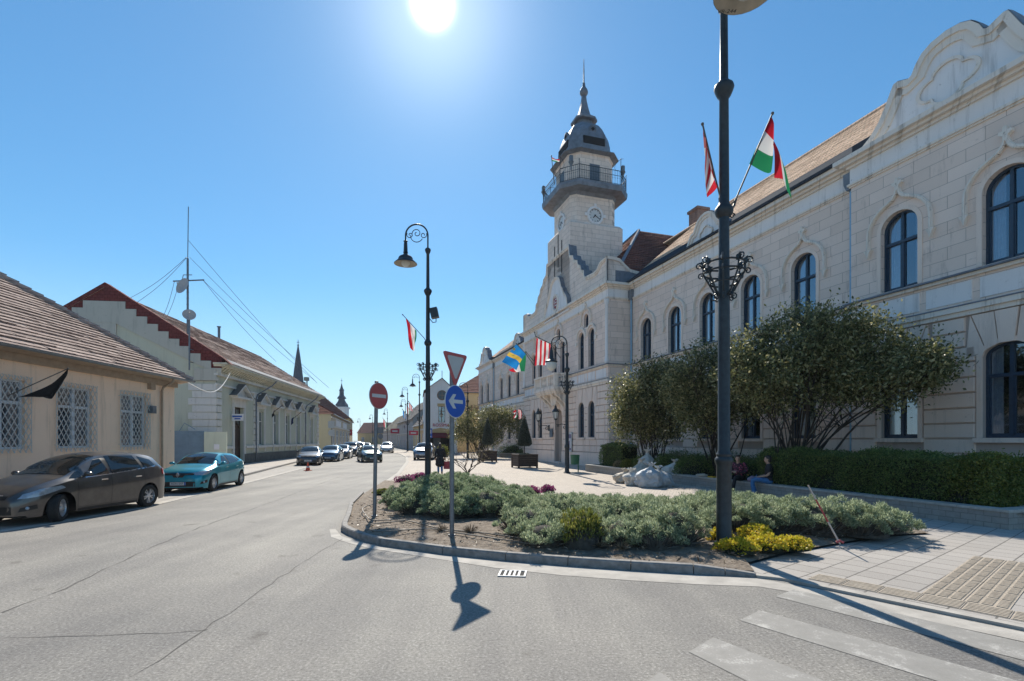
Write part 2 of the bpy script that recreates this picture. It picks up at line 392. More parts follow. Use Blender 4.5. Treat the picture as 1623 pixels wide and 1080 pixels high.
# plaza and the grey sidewalk
road_right = [(-5.2, 17.2), (-5.85, 23.3), (-6.6, 29), (-9.1, 43.3), (-11.6, 55), (-14.6, 66), (-23, 88)]
bed_back = [(-5.9, 23.4), (-2.6, 21.6), (-1.3, 19), (1.3, 16.6), (3.4, 14.9), (6.2, 12.6), (8.5, 10.7)]
PZ = .03
mb = MB(); mb.poly([(x, y, PZ) for x, y in road_right[1:]] + [(30, 92, PZ), (30, 15.6, PZ), (2.7, 15.6, PZ)] + [(x, y, PZ) for x, y in bed_back[3::-1]][:3]); struct('plaza_paving', mb, M['plaza'])
mb = MB(); rr = road_right[1:]
mb.grid([[(x, y, 0) for x, y in rr], [(x, y, PZ + .012) for x, y in rr], [(x + .25, y, PZ + .012) for x, y in rr], [(x + .25, y, PZ) for x, y in rr]]); struct('plaza_edge_stones', mb, M['gutter'])
walk_kerb = [(3.45, 7.12), (3.72, 6.99), (4.45, 6.07), (5.23, 5.12), (6.3, 3.8), (9.5, -.4), (14, -6)]
soil_right = [(3.62, 7.75), (4.6, 8.45), (6.03, 9.25), (7.4, 9.95), (8.5, 10.25)]
mb = MB(); mb.poly([(x, y, PZ) for x, y in walk_kerb] + [(30, -6, PZ), (30, 15.6, PZ), (2.7, 15.6, PZ)] + [(x, y, PZ) for x, y in bed_back[4:]] + [(x, y, PZ) for x, y in soil_right[::-1]]); struct('sidewalk', mb, M['slab'])
# kerb: tall round the bed, dropping to flush at the crossing
bed_kerb = [(-5.3, 17.6), (-4.75, 14.7), (-4.1, 12.4), (-3.79, 11.2), (-3.62, 10.7), (-3.36, 10.3), (-2.94, 9.77), (-2.43, 9.27), (-1.18, 8.56), (-.11, 8.11), (.86, 7.78), (1.77, 7.52), (2.63, 7.31), (3.05, 7.22), (3.45, 7.12)]
def dens(P, step):
    out = []
    for a, b_ in zip(P, P[1:]):
        n = max(1, int(math.dist(a, b_) / step))
        out += [(a[0] + (b_[0] - a[0]) * i / n, a[1] + (b_[1] - a[1]) * i / n) for i in range(n)]
    return out + [P[-1]]
def offs(P, d):
    out = []
    for i, p in enumerate(P):
        a = P[max(0, i - 1)]; c = P[min(len(P) - 1, i + 1)]; l = math.dist(a, c) or 1
        out.append((p[0] - (c[1] - a[1]) / l * d, p[1] + (c[0] - a[0]) / l * d))
    return out
kp = dens(bed_kerb, 1.0)
mb = MB(); cnt = len(kp)
for i in range(cnt - 1):            # single kerb stones with open joints
    a, c = kp[i], kp[i + 1]; o1 = offs(kp, .13)
    def hh(p): return .13 if p[0] < 2.7 else max(.05, .13 - .11 * (p[0] - 2.7))
    l = math.dist(a, c); g = .006 / l
    A = [a[k] + (c[k] - a[k]) * g for k in (0, 1)]; C2 = [a[k] + (c[k] - a[k]) * (1 - g) for k in (0, 1)]
    B = [o1[i][k] + (o1[i + 1][k] - o1[i][k]) * g for k in (0, 1)]; D = [o1[i][k] + (o1[i + 1][k] - o1[i][k]) * (1 - g) for k in (0, 1)]
    ra = []
    for P_, Q_, h in ((A, B, hh(a)), (C2, D, hh(c))):
        nx = [(Q_[k] - P_[k]) / .13 for k in (0, 1)]
        ra.append([(P_[0], P_[1], -.02), (P_[0] + nx[0] * .012, P_[1] + nx[1] * .012, h - .02), (P_[0] + nx[0] * .03, P_[1] + nx[1] * .03, h), (Q_[0], Q_[1], h), (Q_[0], Q_[1], 0)])
    mb.grid(ra); mb.poly(ra[0]); mb.poly(ra[1])
struct('kerb_of_flower_bed', mb, M['kerb'])
wk = dens(walk_kerb[:-1], 1.0); wo_ = offs(wk, .11)
mb = MB(); mb.grid([[(x, y, -.02) for x, y in wk], [(x, y, .036) for x, y in wk], [(x, y, .04) for x, y in wo_], [(x, y, .02) for x, y in wo_]]); struct('dropped_kerb', mb, M['gutter'])
# soil of the bed (slightly domed and lumpy)
inner = offs(bed_kerb, .13)
outline = inner + soil_right + [p for p in bed_back[::-1]]
cen = (0.8, 12.5)
rows = []
ol = dens(outline + [outline[0]], .5)
rr_ = random.Random(3)
for k in range(13):
    q = k / 12
    rows.append([(cen[0] + (x - cen[0]) * (1 - q), cen[1] + (y - cen[1]) * (1 - q), .075 + .09 * min(1, q * 3) + (rr_.uniform(-.02, .02) if k else -.01)) for x, y in ol])
mb = MB(); mb.grid(rows); struct('flower_bed_soil', mb, M['soil'], smooth=60)
# clods and dry plant scraps lying on the soil
P_ = []
def in_poly(x, y, P):
    c = False
    for i in range(len(P)):
        (x1, y1), (x2, y2) = P[i], P[i - 1]
        if (y1 > y) != (y2 > y) and x < (x2 - x1) * (y - y1) / (y2 - y1) + x1: c = not c
    return c
while len(P_) < 2600:
    x, y = rr_.uniform(-5, 8.5), rr_.uniform(7.2, 15)
    if in_poly(x, y, outline): P_.append((x, y, .13 + rr_.uniform(0, .05)))
P_ = np.array(P_); D_ = RNG.normal(size=(len(P_), 3)); D_[:, 2] *= .35
V, F = diamonds(P_, unit(D_), RNG.uniform(.03, .12, len(P_)), RNG.uniform(.004, .02, len(P_)))
M['scrap'] = leafmat('dry_scraps', (.10, .07, .045), (.24, .18, .12), (.42, .35, .26), .1)
tag(np_mesh('plant_debris', V, F, M['scrap']), kind='stuff')
# gutter band of lighter concrete along the kerb
g0 = [(-3.85, 11.0), (-3.45, 10.2), (-2.95, 9.65), (-2.43, 9.2), (-1.18, 8.5), (-.11, 8.05), (.86, 7.72), (1.77, 7.46), (2.63, 7.25), (3.45, 7.06), (3.95, 6.62), (4.45, 5.98), (5.23, 5.03), (6.3, 3.7), (9.5, -.5)]
wd = [.12, .2, .2, .2, .25, .42, .5, .5, .48, .42, .36, .34, .34, .34, .34]
o_ = []
for i, p in enumerate(g0): o_.append(offs(g0, -wd[i])[i])
mb = MB(); mb.grid([[(x, y, .004) for x, y in g0], [(x, y, .004) for x, y in o_]]); struct('gutter_band', mb, M['gutter'])
# road seams and cracks
def ribbon(mb, pts, w, z=.004, jit=.03, step=.25, seed=1):
    q = random.Random(seed); P = dens(pts, step); P = [(x + q.uniform(-jit, jit), y + q.uniform(-jit, jit)) for x, y in P]
    ww = [w * q.choice((.08, .4, .8, 1.0, 1.3)) for _ in P]
    o = [offs(P, ww[i])[i] for i in range(len(P))]
    mb.grid([[(x, y, z) for x, y in P], [(x, y, z) for x, y in o]])
for i, (pp, w) in enumerate([([(0, 972), (105, 933), (160, 905), (240, 868), (310, 839), (420, 800), (495, 772), (560, 748), (590, 738), (615, 730)], .026),
                 ([(200, 1080), (255, 1045), (322, 1000), (380, 960), (430, 925), (500, 880), (540, 855)], .011), ([(322, 1000), (220, 1005), (100, 1009), (0, 1010)], .009),
                 ([(310, 839), (240, 841), (150, 843), (60, 846)], .007), ([(240, 898), (150, 905), (90, 935)], .008)]):
    mb = MB(); ribbon(mb, [at(*p) for p in pp], w, seed=i); struct('road_seam', mb, M['crack'])
# crossing stripes
for q in ([(1228, 946), (1258, 935), (1640, 1024), (1640, 1052)], [(1172, 984), (1203, 968), (1700, 1104), (1640, 1128)], [(1091, 1034), (1130, 1011), (1560, 1180), (1500, 1240)], [(1020, 1085), (1045, 1066), (1300, 1240), (1240, 1290)]):
    P4 = [at(*p) for p in q]; mb = MB()
    n = 14
    mb.grid([[(P4[0][0] + (P4[3][0] - P4[0][0]) * i / n, P4[0][1] + (P4[3][1] - P4[0][1]) * i / n, .0045) for i in range(n + 1)], [(P4[1][0] + (P4[2][0] - P4[1][0]) * i / n, P4[1][1] + (P4[2][1] - P4[1][1]) * i / n, .0045) for i in range(n + 1)]])
    struct('crossing_stripe', mb, M['paint'])
# tactile paving: ribbed strip along the kerb and the studded lead-in
kd = Vector((5.23 - 3.72, 5.12 - 6.99)).normalized(); kn = Vector((-kd.y, kd.x))
if kn.x < 0: kn = -kn
mb = MB()
def P3(a, b, z): p = Vector((3.80, 7.02)) + kd * a + kn * b; return (p.x, p.y, z)
def slab(mb, a0, a1, b0, b1, z0, z1):
    v = [P3(a, b, z) for z in (z0, z1) for a, b in ((a0, b0), (a1, b0), (a1, b1), (a0, b1))]
    mb.add(v, [(4, 5, 6, 7), (0, 1, 5, 4), (1, 2, 6, 5), (2, 3, 7, 6), (3, 0, 4, 7)])
for i in range(11):
    a = .22 + i * .4
    slab(mb, a + .006, a + .394, .16, .55, .02, .036)
    for k in range(6): slab(mb, a + .02, a + .38, .175 + k * .064, .175 + k * .064 + .038, .036, .043)
struct('ribbed_tactile_strip', mb, M['tactile'])
mb = MB()
for i in range(2):
    for j in range(8):
        a = 1.38 + i * .4; b_ = .565 + j * .4
        slab(mb, a + .006, a + .394, b_, b_ + .39, .02, .036)
        for k in range(6):
            for l in range(3): slab(mb, a + .03 + l * .125, a + .12 + l * .125, b_ + .02 + k * .062, b_ + .055 + k * .062, .036, .045)
struct('studded_tactile_lead_in', mb, M['tactile'])

# ================================================================ TOWN HALL
M['ashlar'] = ashlar('ashlar_wall', (.88, .715, .61), 1.0, .40, .008, .52, .5, .7)
M['rustic'] = stucco('rusticated_stone', (.86, .70, .59), .5, .4)
M['joint'] = stucco('joint_stone', (.50, .41, .355), .3, .2)
M['render'] = stucco('pale_render', (.82, .79, .77), .6, .15, (.27, .25, .235))
M['trim'] = stucco('weathered_trim', (.83, .74, .645), .9, .4, (.16, .13, .105))
M['tower'] = ashlar('tower_wall', (.88, .735, .63), .7, .36, .012, .6, .5, .8)
M['blue'] = plain('blue_frame_paint', (.02, .045, .08), .45, 0, .25, 10)
M['pane'] = panemat('hall_pane')
M['curtain'] = plain('white_curtain', (.62, .64, .66), .9, 0, .12, 8)
M['rooftile'] = tiles('hall_roof_tiles', (.86, .62, .44), (.72, .50, .36), .22, .30, .35, .25)
M['redtile'] = tiles('red_roof_tiles', (.30, .13, .095), (.22, .095, .075), .22, .3, .35, .3)
M['metalpipe'] = plain('pale_blue_downpipe', (.26, .42, .55), .45, .3, .1, 8)
M['redbrick'] = None

HALL = thing('town_hall', 'long ornate stone town hall with clock tower, curved gables and blue arched windows', 'town hall', (19.03, 0, 0), math.atan2(.9524, -.3048))
def F(s, z, d): return (s, d, z)
# ---- segments: s0, s1, d ; openings per storey
S_W = {'rr': (13.84, 19.93, .27), 'wr': (19.93, 35.94, 0.0), 'mid': (35.94, 52.95, 1.74), 'wl': (52.95, 70.2, 0.0), 'lr': (70.2, 77.5, .27)}
win_wr = [22.26, 25.2, 28.25, 31.1, 34.1]; win_rr = [15.2, 18.2]; win_wl = [54.2, 57.2, 60.3, 63.5, 66.8]; win_lr = [72.4, 75.7]
mid_c = 44.45; groups = [39.2, 44.35, 49.4]
def arch_pts(w, zs, rise, n=12):
    return [(-w / 2 * math.cos(math.pi * i / n), zs + rise * math.sin(math.pi * i / n)) for i in range(n + 1)]
def wall_row(mb, s0, s1, z0, z1, ops, d, rev=.3):
    """wall between heights z0, z1 with arched openings (centre, width, sill, spring, rise) and their reveals"""
    x = s0
    for c, w, zb, zs, rise in sorted(ops):
        mb.quad(F(x, z0, d), F(c - w / 2, z0, d), F(c - w / 2, z1, d), F(x, z1, d))
        if zb > z0: mb.quad(F(c - w / 2, z0, d), F(c + w / 2, z0, d), F(c + w / 2, zb, d), F(c - w / 2, zb, d))
        ap = [(c + a, z) for a, z in arch_pts(w, zs, rise)]
        mb.grid([[F(a, z, d) for a, z in ap], [F(a, z1, d) for a, z in ap]])
        loop = [(c - w / 2, zb)] + ap + [(c + w / 2, zb), (c - w / 2, zb)]
        mb.grid([[F(a, z, d) for a, z in loop], [F(a, z, d - rev) for a, z in loop]])
        x = c + w / 2
    mb.quad(F(x, z0, d), F(s1, z0, d), F(s1, z1, d), F(x, z1, d))
G_OP = (1.22, 2.0, 4.4, .36); U_OP = (1.22, 7.1, 9.2, .57)
M_G = (1.0, 2.1, 4.25, .48); M_U = (.95, 7.2, 9.45, .48); M_S = (.75, 10.15, 10.75, .37)
ground = {'rr': [(c, *G_OP) for c in win_rr], 'wr': [(c, *G_OP) for c in win_wr], 'wl': [(c, *G_OP) for c in win_wl], 'lr': [(c, *G_OP) for c in win_lr],
          'mid': [(g + q, *M_G) for g in groups if g != groups[1] for q in (-.83, .83)] + [(mid_c - .1, 1.5, .15, 3.9, .6)]}
upper = {'rr': [(c, *U_OP) for c in win_rr], 'wr': [(c, *U_OP) for c in win_wr], 'wl': [(c, *U_OP) for c in win_wl], 'lr': [(c, *U_OP) for c in win_lr],
         'mid': [(g + q, *M_U) for g in groups for q in (-.83, .83)]}
low, upp, back = MB(), MB(), MB()
for k, (s0, s1, d) in S_W.items():
    wall_row(low, s0, s1, 0, 6.0, ground[k], d - .035)
    wall_row(upp, s0, s1, 6.0, 10.0 if k == 'mid' else 12.4, upper[k], d)
    if k == 'mid': wall_row(upp, s0, s1, 10.0, 12.4, [(g, *M_S) for g in groups], d)
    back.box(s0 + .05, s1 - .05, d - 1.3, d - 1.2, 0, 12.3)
for s, d0, d1 in ((35.94, -.3, 1.74), (52.95, -.3, 1.74), (19.93, -.1, .27), (13.84, -14, .27), (70.2, -.1, .27), (77.5, -14, .27)):
    low.quad(F(s, 0, d0), F(s, 0, d1 - .035), F(s, 6, d1 - .035), F(s, 6, d0)); upp.quad(F(s, 6, d0), F(s, 6, d1), F(s, 12.4, d1), F(s, 12.4, d0))
upp.quad(F(13.84, 0, -14), F(77.5, 0, -14), F(77.5, 12.4, -14), F(13.84, 12.4, -14))
low.build('ground_floor_wall', M['joint'], HALL); upp.build('upper_wall', M['ashlar'], HALL)
back.build('dark_backing', M['dark'], HALL)  # near-black sheets behind the panes, room shade put into the colour
# ---- rusticated blocks, plinth, voussoirs
rb = MB(); pl_ = MB()
def block(s0, s1, z0, z1, d, side=None):
    if s1 - s0 < .08: return
    g = .014
    rb.cbox(s0 + g, s1 - g, d - .04, d + .035, z0 + g, z1 - g, .022)
def row_blocks(s0, s1, z0, z1, d, ops, k):
    cuts = []
    for c, w, zb, zs, rise in ops:
        if z1 > zb - .02 and z0 < zs + rise + .95:
            e = .16 if z0 < zs else .42
            cuts.append((c - w / 2 - e, c + w / 2 + e))
    x = s0
    for a, b_ in sorted(cuts) + [(s1, s1)]:
        L = min(a, s1) - x
        if L > .1:
            n = max(1, round(L / 1.1)); st = (k % 2) * .5
            xs = [x] + [x + L * (i + st * (1 if n > 1 else 0) + (.5 if st == 0 and n > 1 else 0)) / n for i in range(n)] + [x + L]
            xs = sorted(set(round(v, 3) for v in xs if x <= v <= x + L))
            for p, q in zip(xs, xs[1:]): block(p, q, z0, z1, d)
        x = max(x, b_)
for k, (s0, s1, d) in S_W.items():
    rb = MB(); z = 1.05; i = 0
    while z < 5.7:
        row_blocks(s0, s1, z, z + .465, d, ground[k], i); z += .465; i += 1
    for c, w, zb, zs, rise in ground[k]:
        top = zs + rise; hs = w / 2 + .42; n = 5
        ap = [(c + a, zz) for a, zz in arch_pts(w + .04, zs, rise, n)]
        for j in range(n):
            (a0, z0_), (a1, z1_) = ap[j], ap[j + 1]
            f0, f1 = j / n, (j + 1) / n
            def outer(f): return (c - hs + 2 * hs * min(1, max(0, (f - .15) / .7)), 5.68 if .1 < f < .9 else zs + .1)
            o0, o1 = outer(f0), outer(f1)
            e = .02
            rb.prism([(a0 + e, z0_), (a1 - e, z1_), (o1[0] - e, o1[1]), (o0[0] + e, o0[1])], F, d - .04, d + (.035 if j != 2 else .07))
        pl_.box(c - w / 2 - .18, c + w / 2 + .18, d - .25, d + .13, zb - .14, zb - .005) if zb > 1 else None
        # jamb stones either side of the opening
        for sg in (-1, 1): rb.box(c + sg * (w / 2 + .01), c + sg * (w / 2 + .14), d - .2, d + .02, zb, zs)
    ops = [o for o in ground[k] if o[2] < 1]
    x = s0 - (.05 if k in ('mid', 'rr', 'lr') else 0)
    for o in ops + [None]:
        e = (o[0] - o[1] / 2) if o else s1 + (.05 if k in ('mid', 'rr', 'lr') else 0)
        pl_.cbox(x, e, d - .3, d + .09, 0, 1.03, .02)
        if o: x = o[0] + o[1] / 2
    rb.build('rusticated_blocks', M['rustic'], HALL)
rb = MB(); z = 1.05; i = 0                                   # return face of the middle block towards the camera
while z < 5.7:
    for a, b_ in (((-.1, .85), (.85, 1.76)) if i % 2 else ((-.1, .4), (.4, 1.3), (1.3, 1.76))):
        g = .014; rb.add([(35.90 - 0, a + g + .02, z + g + .02), (35.90, b_ - g - .02, z + g + .02), (35.90, b_ - g - .02, z + .465 - g - .02), (35.90, a + g + .02, z + .465 - g - .02),
                         (35.97, a + g, z + g), (35.97, b_ - g, z + g), (35.97, b_ - g, z + .465 - g), (35.97, a + g, z + .465 - g)], [(0, 1, 2, 3), (0, 1, 5, 4), (1, 2, 6, 5), (2, 3, 7, 6), (3, 0, 4, 7)])
    z += .465; i += 1
pl_.box(35.85, 35.93, -.2, 1.8, 0, 1.03)
rb.build('rusticated_blocks', M['rustic'], HALL); pl_.build('plinth', M['rustic'], HALL)
# ---- string courses, friezes, cornice (profile swept along the front with returns)
def course(mb, z0, z1, proud, name=None):
    for k, (s0, s1, d) in S_W.items():
        a, b_ = (s0 - proud, s1 + proud) if k in ('mid', 'rr', 'lr') else (s0 + (.27 if k == 'wr' else 1.7), s1 - 1.0)
        if k == 'wr': a, b_ = s0 + proud, s1 - proud
        if k == 'wl': a, b_ = s0 + proud, s1 - proud
        mb.box(a, b_, d - .2, d + proud, z0, z1)
    mb.box(35.94 - proud, 36.2, -.1, 1.54, z0, z1); mb.box(52.7, 52.95 + proud, -.1, 1.54, z0, z1)
tr = MB(); course(tr, 5.72, 5.86, .07); course(tr, 5.86, 6.02, .14); course(tr, 6.88, 6.98, .1)
tr.build('string_course', M['trim'], HALL)
tr = MB(); course(tr, 6.02, 6.06, .16); course(tr, 6.98, 7.03, .2)
tr.build('lead_ledge', M['lead'], HALL)
for k, (s0, s1, d) in S_W.items():               # recessed-look panels between the ledges
    ops = upper[k]; xs = [s0 + .15] + [v for o in ops for v in (o[0] - o[1] / 2 - .15, o[0] + o[1] / 2 + .15)] + [s1 - .15]
    xs = sorted(xs); fr = MB()
    for a, b_ in zip(xs, xs[1:]):
        if b_ - a > .25: fr.cbox(a + .08, b_ - .08, d - .05, d + .03, 6.14, 6.8, .03)
    fr.build('panel_band', M['render'], HALL)
tr = MB(); course(tr, 11.42, 11.5, .1); course(tr, 11.36, 11.42, .05); tr.build('architrave', M['trim'], HALL)
fr = MB(); course(fr, 11.5, 12.06, .03); fr.build('frieze', M['render'], HALL)
cn = MB(); course(cn, 12.06, 12.16, .12); course(cn, 12.16, 12.26, .26); course(cn, 12.26, 12.42, .42)
cn.build('cornice', M['trim'], HALL)
# ---- windows
def hood(mb, w, zs, rise, z_ap, foot):
    hw = w / 2 + .42; pts = [(-hw, zs - foot), (-hw, zs - .05)]
    for i in range(1, 6):
        a = math.pi * i / 14; pts.append((-hw * math.cos(a), zs + (rise + .4) * math.sin(a)))
    pts += [(-.2, zs + rise + .42), (-.07, z_ap - .2), (0, z_ap)]
    for sg in (-1, 1):
        P = [(a * sg, z) for a, z in pts]
        for (a0, z0), (a1, z1) in zip(P, P[1:]):
            l = math.dist((a0, z0), (a1, z1)); nx, nz = -(z1 - z0) / l * .055, (a1 - a0) / l * .055
            mb.prism([(a0 - nx, z0 - nz), (a1 - nx, z1 - nz), (a1 + nx, z1 + nz), (a0 + nx, z0 + nz)], F, -.02, .10)
            mb.prism([(a0 - nx * .5, z0 - nz * .5), (a1 - nx * .5, z1 - nz * .5), (a1 + nx * .5, z1 + nz * .5), (a0 + nx * .5, z0 + nz * .5)], F, .1, .13)
        mb.prism([(sg * (hw - .13), zs - foot), (sg * (hw + .13), zs - foot), (sg * (hw + .06), zs - foot - .12), (sg * hw, zs - foot - .3), (sg * (hw - .06), zs - foot - .12)], F, -.02, .13)
    c = z_ap
    mb.prism([(-.05, c - .1), (.05, c - .1), (.06, c + .05), (.16, c + .12), (.15, c + .2), (.06, c + .2), (.05, c + .3), (0, c + .34), (-.05, c + .3), (-.06, c + .2), (-.15, c + .2), (-.16, c + .12), (-.06, c + .05)], F, -.02, .14)
def window_proto(w, zb, zs, rise, hood_apex=None, foot=.45, trans=.62, curtain=True):
    fm = MB(); t = .07
    outer = [(-w / 2, zb)] + arch_pts(w, zs, rise) + [(w / 2, zb)]
    inner = [(-w / 2 + t, zb + t)] + arch_pts(w - 2 * t, zs, rise - t) + [(w / 2 - t, zb + t)]
    o2, i2 = outer + outer[:1], inner + inner[:1]
    fm.grid([[F(a, z, -.3) for a, z in o2], [F(a, z, -.16) for a, z in o2], [F(a, z, -.16) for a, z in i2], [F(a, z, -.24) for a, z in i2]])
    zt = zb + (zs + rise - zb) * trans; cz = zs + rise
    if w > .8 or True:
        fm.box(-.045, .045, -.25, -.17, zb + t, cz - t); 
        if trans < 1: fm.box(-w / 2 + t, w / 2 - t, -.25, -.15, zt - .05, zt + .05)
        for sg in (-1, 1):                        # casement sash rails
            x0, x1 = sorted((sg * .045, sg * (w / 2 - t)))
            for a, b_, c, d_ in ((x0, x1, zb + t, zb + t + .06), (x0, x0 + .035, zb + t, zt), (x1 - .035, x1, zb + t, zt)): fm.box(a, b_, -.245, -.2, c, d_)
    o = fm.build('window', M['blue'], HALL)
    pn = MB(); pn.poly([F(a, z, -.235) for a, z in inner]); pn.build('pane', M['pane'], o)
    if curtain:
        cu = MB()
        for sg in (-1, 1):
            n = 10; xa, xb = sg * (w / 2 - .04), sg * (w * random.uniform(.16, .3))
            row = [(xa + (xb - xa) * i / n, .03 * (i % 2)) for i in range(n + 1)]
            cu.grid([[F(a, zb + .05, -.36 - q) for a, q in row], [F(a, cz - .05, -.36 - q) for a, q in row]])
        cu.build('curtain', M['curtain'], o)
    if hood_apex:
        hm = MB(); hood(hm, w, zs, rise, hood_apex, foot); hm.build('hood_moulding', M['trim'], o)
    rg = MB(); ro = [(-w / 2 - .14, zb)] + arch_pts(w + .28, zs, rise + .14) + [(w / 2 + .14, zb)]; ri = [(-w / 2, zb)] + arch_pts(w, zs, rise) + [(w / 2, zb)]
    rg.grid([[F(a, z, 0) for a, z in ro], [F(a, z, .025) for a, z in ro], [F(a, z, .03) for a, z in ri], [F(a, z, -.02) for a, z in ri]])
    rg.build('surround', M['rustic'], o)
    return o
def place_windows(proto, spots):
    for i, (s, d) in enumerate(spots):
        o = proto if i == 0 else copy_tree(proto)
        o.location = (s, d, 0)
d0 = {k: v[2] for k, v in S_W.items()}
for k3 in range(3): place_windows(window_proto(*U_OP, 10.55), [(c, d0[k]) for k in ('rr', 'wr', 'wl', 'lr') for c in {'rr': win_rr, 'wr': win_wr, 'wl': win_wl, 'lr': win_lr}[k]][k3::3])
for k3 in range(3): place_windows(window_proto(*G_OP, None, trans=.66), [(c, d0[k]) for k in ('rr', 'wr', 'wl', 'lr') for c in {'rr': win_rr, 'wr': win_wr, 'wl': win_wl, 'lr': win_lr}[k]][k3::3])
place_windows(window_proto(*M_U), [(o[0], 1.74) for o in upper['mid']])
place_windows(window_proto(*M_G), [(o[0], 1.74) for o in ground['mid'][:4]])
place_windows(window_proto(*M_S, 11.6, .1, 1.1, False), [(g, 1.74) for g in groups])
for g in groups:                                  # triple-arch hoods of the middle block
    for q in (-.83, .83):
        hm = MB()
        ap = arch_pts(.95 + .5, 9.45, .74, 14)
        for (a0, z0), (a1, z1) in zip(ap, ap[1:]):
            l = math.dist((a0, z0), (a1, z1)); nx, nz = -(z1 - z0) / l * .06, (a1 - a0) / l * .06
            hm.prism([(g + q + a0 - nx, z0 - nz), (g + q + a1 - nx, z1 - nz), (g + q + a1 + nx, z1 + nz), (g + q + a0 + nx, z0 + nz)], F, 1.72, 1.84)
        hm.box(g + q - .85 if q < 0 else g + q + .62, g + q - .62 if q < 0 else g + q + .85, 1.72, 1.86, 9.0, 9.25) 
        hm.build('arch_moulding', M['trim'], HALL)
# corner shafts of the middle block
for s in (36.05, 52.84):
    cs = MB(); cs.lathe([(.16, 7.2), (.13, 7.4), (.11, 7.6), (.11, 11.0), (.16, 11.1), (.18, 11.35)], 12, (s, 1.78, 0)); cs.lathe([(.02, 6.95), (.12, 7.05), (.16, 7.2)], 12, (s, 1.78, 0)); cs.build('corner_shaft', M['render'], HALL, 40)
# ---- door
dr = MB(); dr.box(mid_c - .85, mid_c + .65, .85, .93, .1, 4.5)
for a in (-.78, -.05): 
    for z0, z1 in ((.3, 1.2), (1.35, 2.6)): dr.cbox(mid_c + a, mid_c + a + .62, .9, .97, z0, z1, .05)
dr.box(mid_c - .14, mid_c - .06, .93, 1.0, .1, 3.0); dr.box(mid_c - .85, mid_c + .65, .93, 1.02, 2.95, 3.1)
do = dr.build('door', M['blue'], HALL)
h_ = MB(); h_.tube([(mid_c - .2, 1.03, 1.0), (mid_c - .2, 1.06, 1.15), (mid_c - .2, 1.03, 1.3)], .015, 6); h_.build('handle', M['steel'], do)
rv = MB()                                          # deep porch jambs
for s in (mid_c - .86, mid_c + .66): rv.quad(F(s, .1, .85), F(s, .1, 1.5), F(s, 4.4, 1.5), F(s, 4.4, .85))
rv.quad(F(mid_c - .86, 4.42, .85), F(mid_c + .66, 4.42, .85), F(mid_c + .66, 4.42, 1.5), F(mid_c - .86, 4.42, 1.5))
rv.box(mid_c - .86, mid_c + .66, .85, 2.1, 0, .14); rv.build('porch', M['rustic'], HALL)
# ---- balcony over the door
bl = MB(); c = mid_c - .1; bw = 2.25; bd = 1.35; D0 = 1.74
bl.box(c - bw, c + bw, D0 - .1, D0 + bd, 5.9, 6.08); bl.box(c - bw + .08, c + bw - .08, D0 - .1, D0 + bd - .08, 5.76, 5.9); bl.box(c - bw + .2, c + bw - .2, D0 - .1, D0 + bd - .2, 5.62, 5.76)
for s in (c - bw + .1, c - .75, c + .75, c + bw - .1): bl.box(s - .13, s + .13, D0 + bd - .3, D0 + bd - .04, 6.08, 7.02)
for s in (c - bw + .1, c + bw - .1): bl.box(s - .11, s + .11, D0 - .05, D0 + .15, 6.08, 7.02)
bl.box(c - bw - .05, c + bw + .05, D0 + bd - .33, D0 + bd, 7.02, 7.16); bl.box(c - bw + .02, c + bw - .02, D0 + bd - .3, D0 + bd - .04, 6.08, 6.2)
for s in (c - bw + .1, c + bw - .1): bl.box(s - .15, s + .15, D0, D0 + bd - .33, 7.02, 7.16)
B = bl.build('balcony', M['trim'], HALL)
ba = MB(); prof = [(.05, 0), (.06, .05), (.04, .12), (.085, .3), (.08, .4), (.045, .6), (.06, .72), (.06, .82)]
for x0, x1 in ((c - bw + .35, c - .95), (c - .5, c + .5), (c + .95, c + bw - .35)):
    for i in range(5): ba.lathe(prof, 8, (x0 + (x1 - x0) * i / 4, D0 + bd - .17, 6.2))
for s in (c - bw + .1, c + bw - .1):
    for i in range(4): ba.lathe(prof, 8, (s, D0 + .28 + i * .22, 6.2))
ba.build('balusters', M['trim'], B, 40)
for s in (c - 1.7, c - .9, c + .9, c + 1.7):
    br = MB(); br.prism([(0, 5.62), (1.05, 5.62), (1.0, 5.45), (.7, 5.3), (.55, 5.1), (.3, 4.9), (.12, 4.65), (0, 4.5)], lambda a, b_, d: (s + d, D0 + a, b_), -.14, .14); br.build('bracket', M['trim'], B)
br = MB(); br.prism([(c - .8, 5.62), (c + .8, 5.62), (c + .55, 5.0), (c + .3, 4.75), (c - .3, 4.75), (c - .55, 5.0)], F, D0, D0 + .5)
br.build('keystone', M['trim'], B)
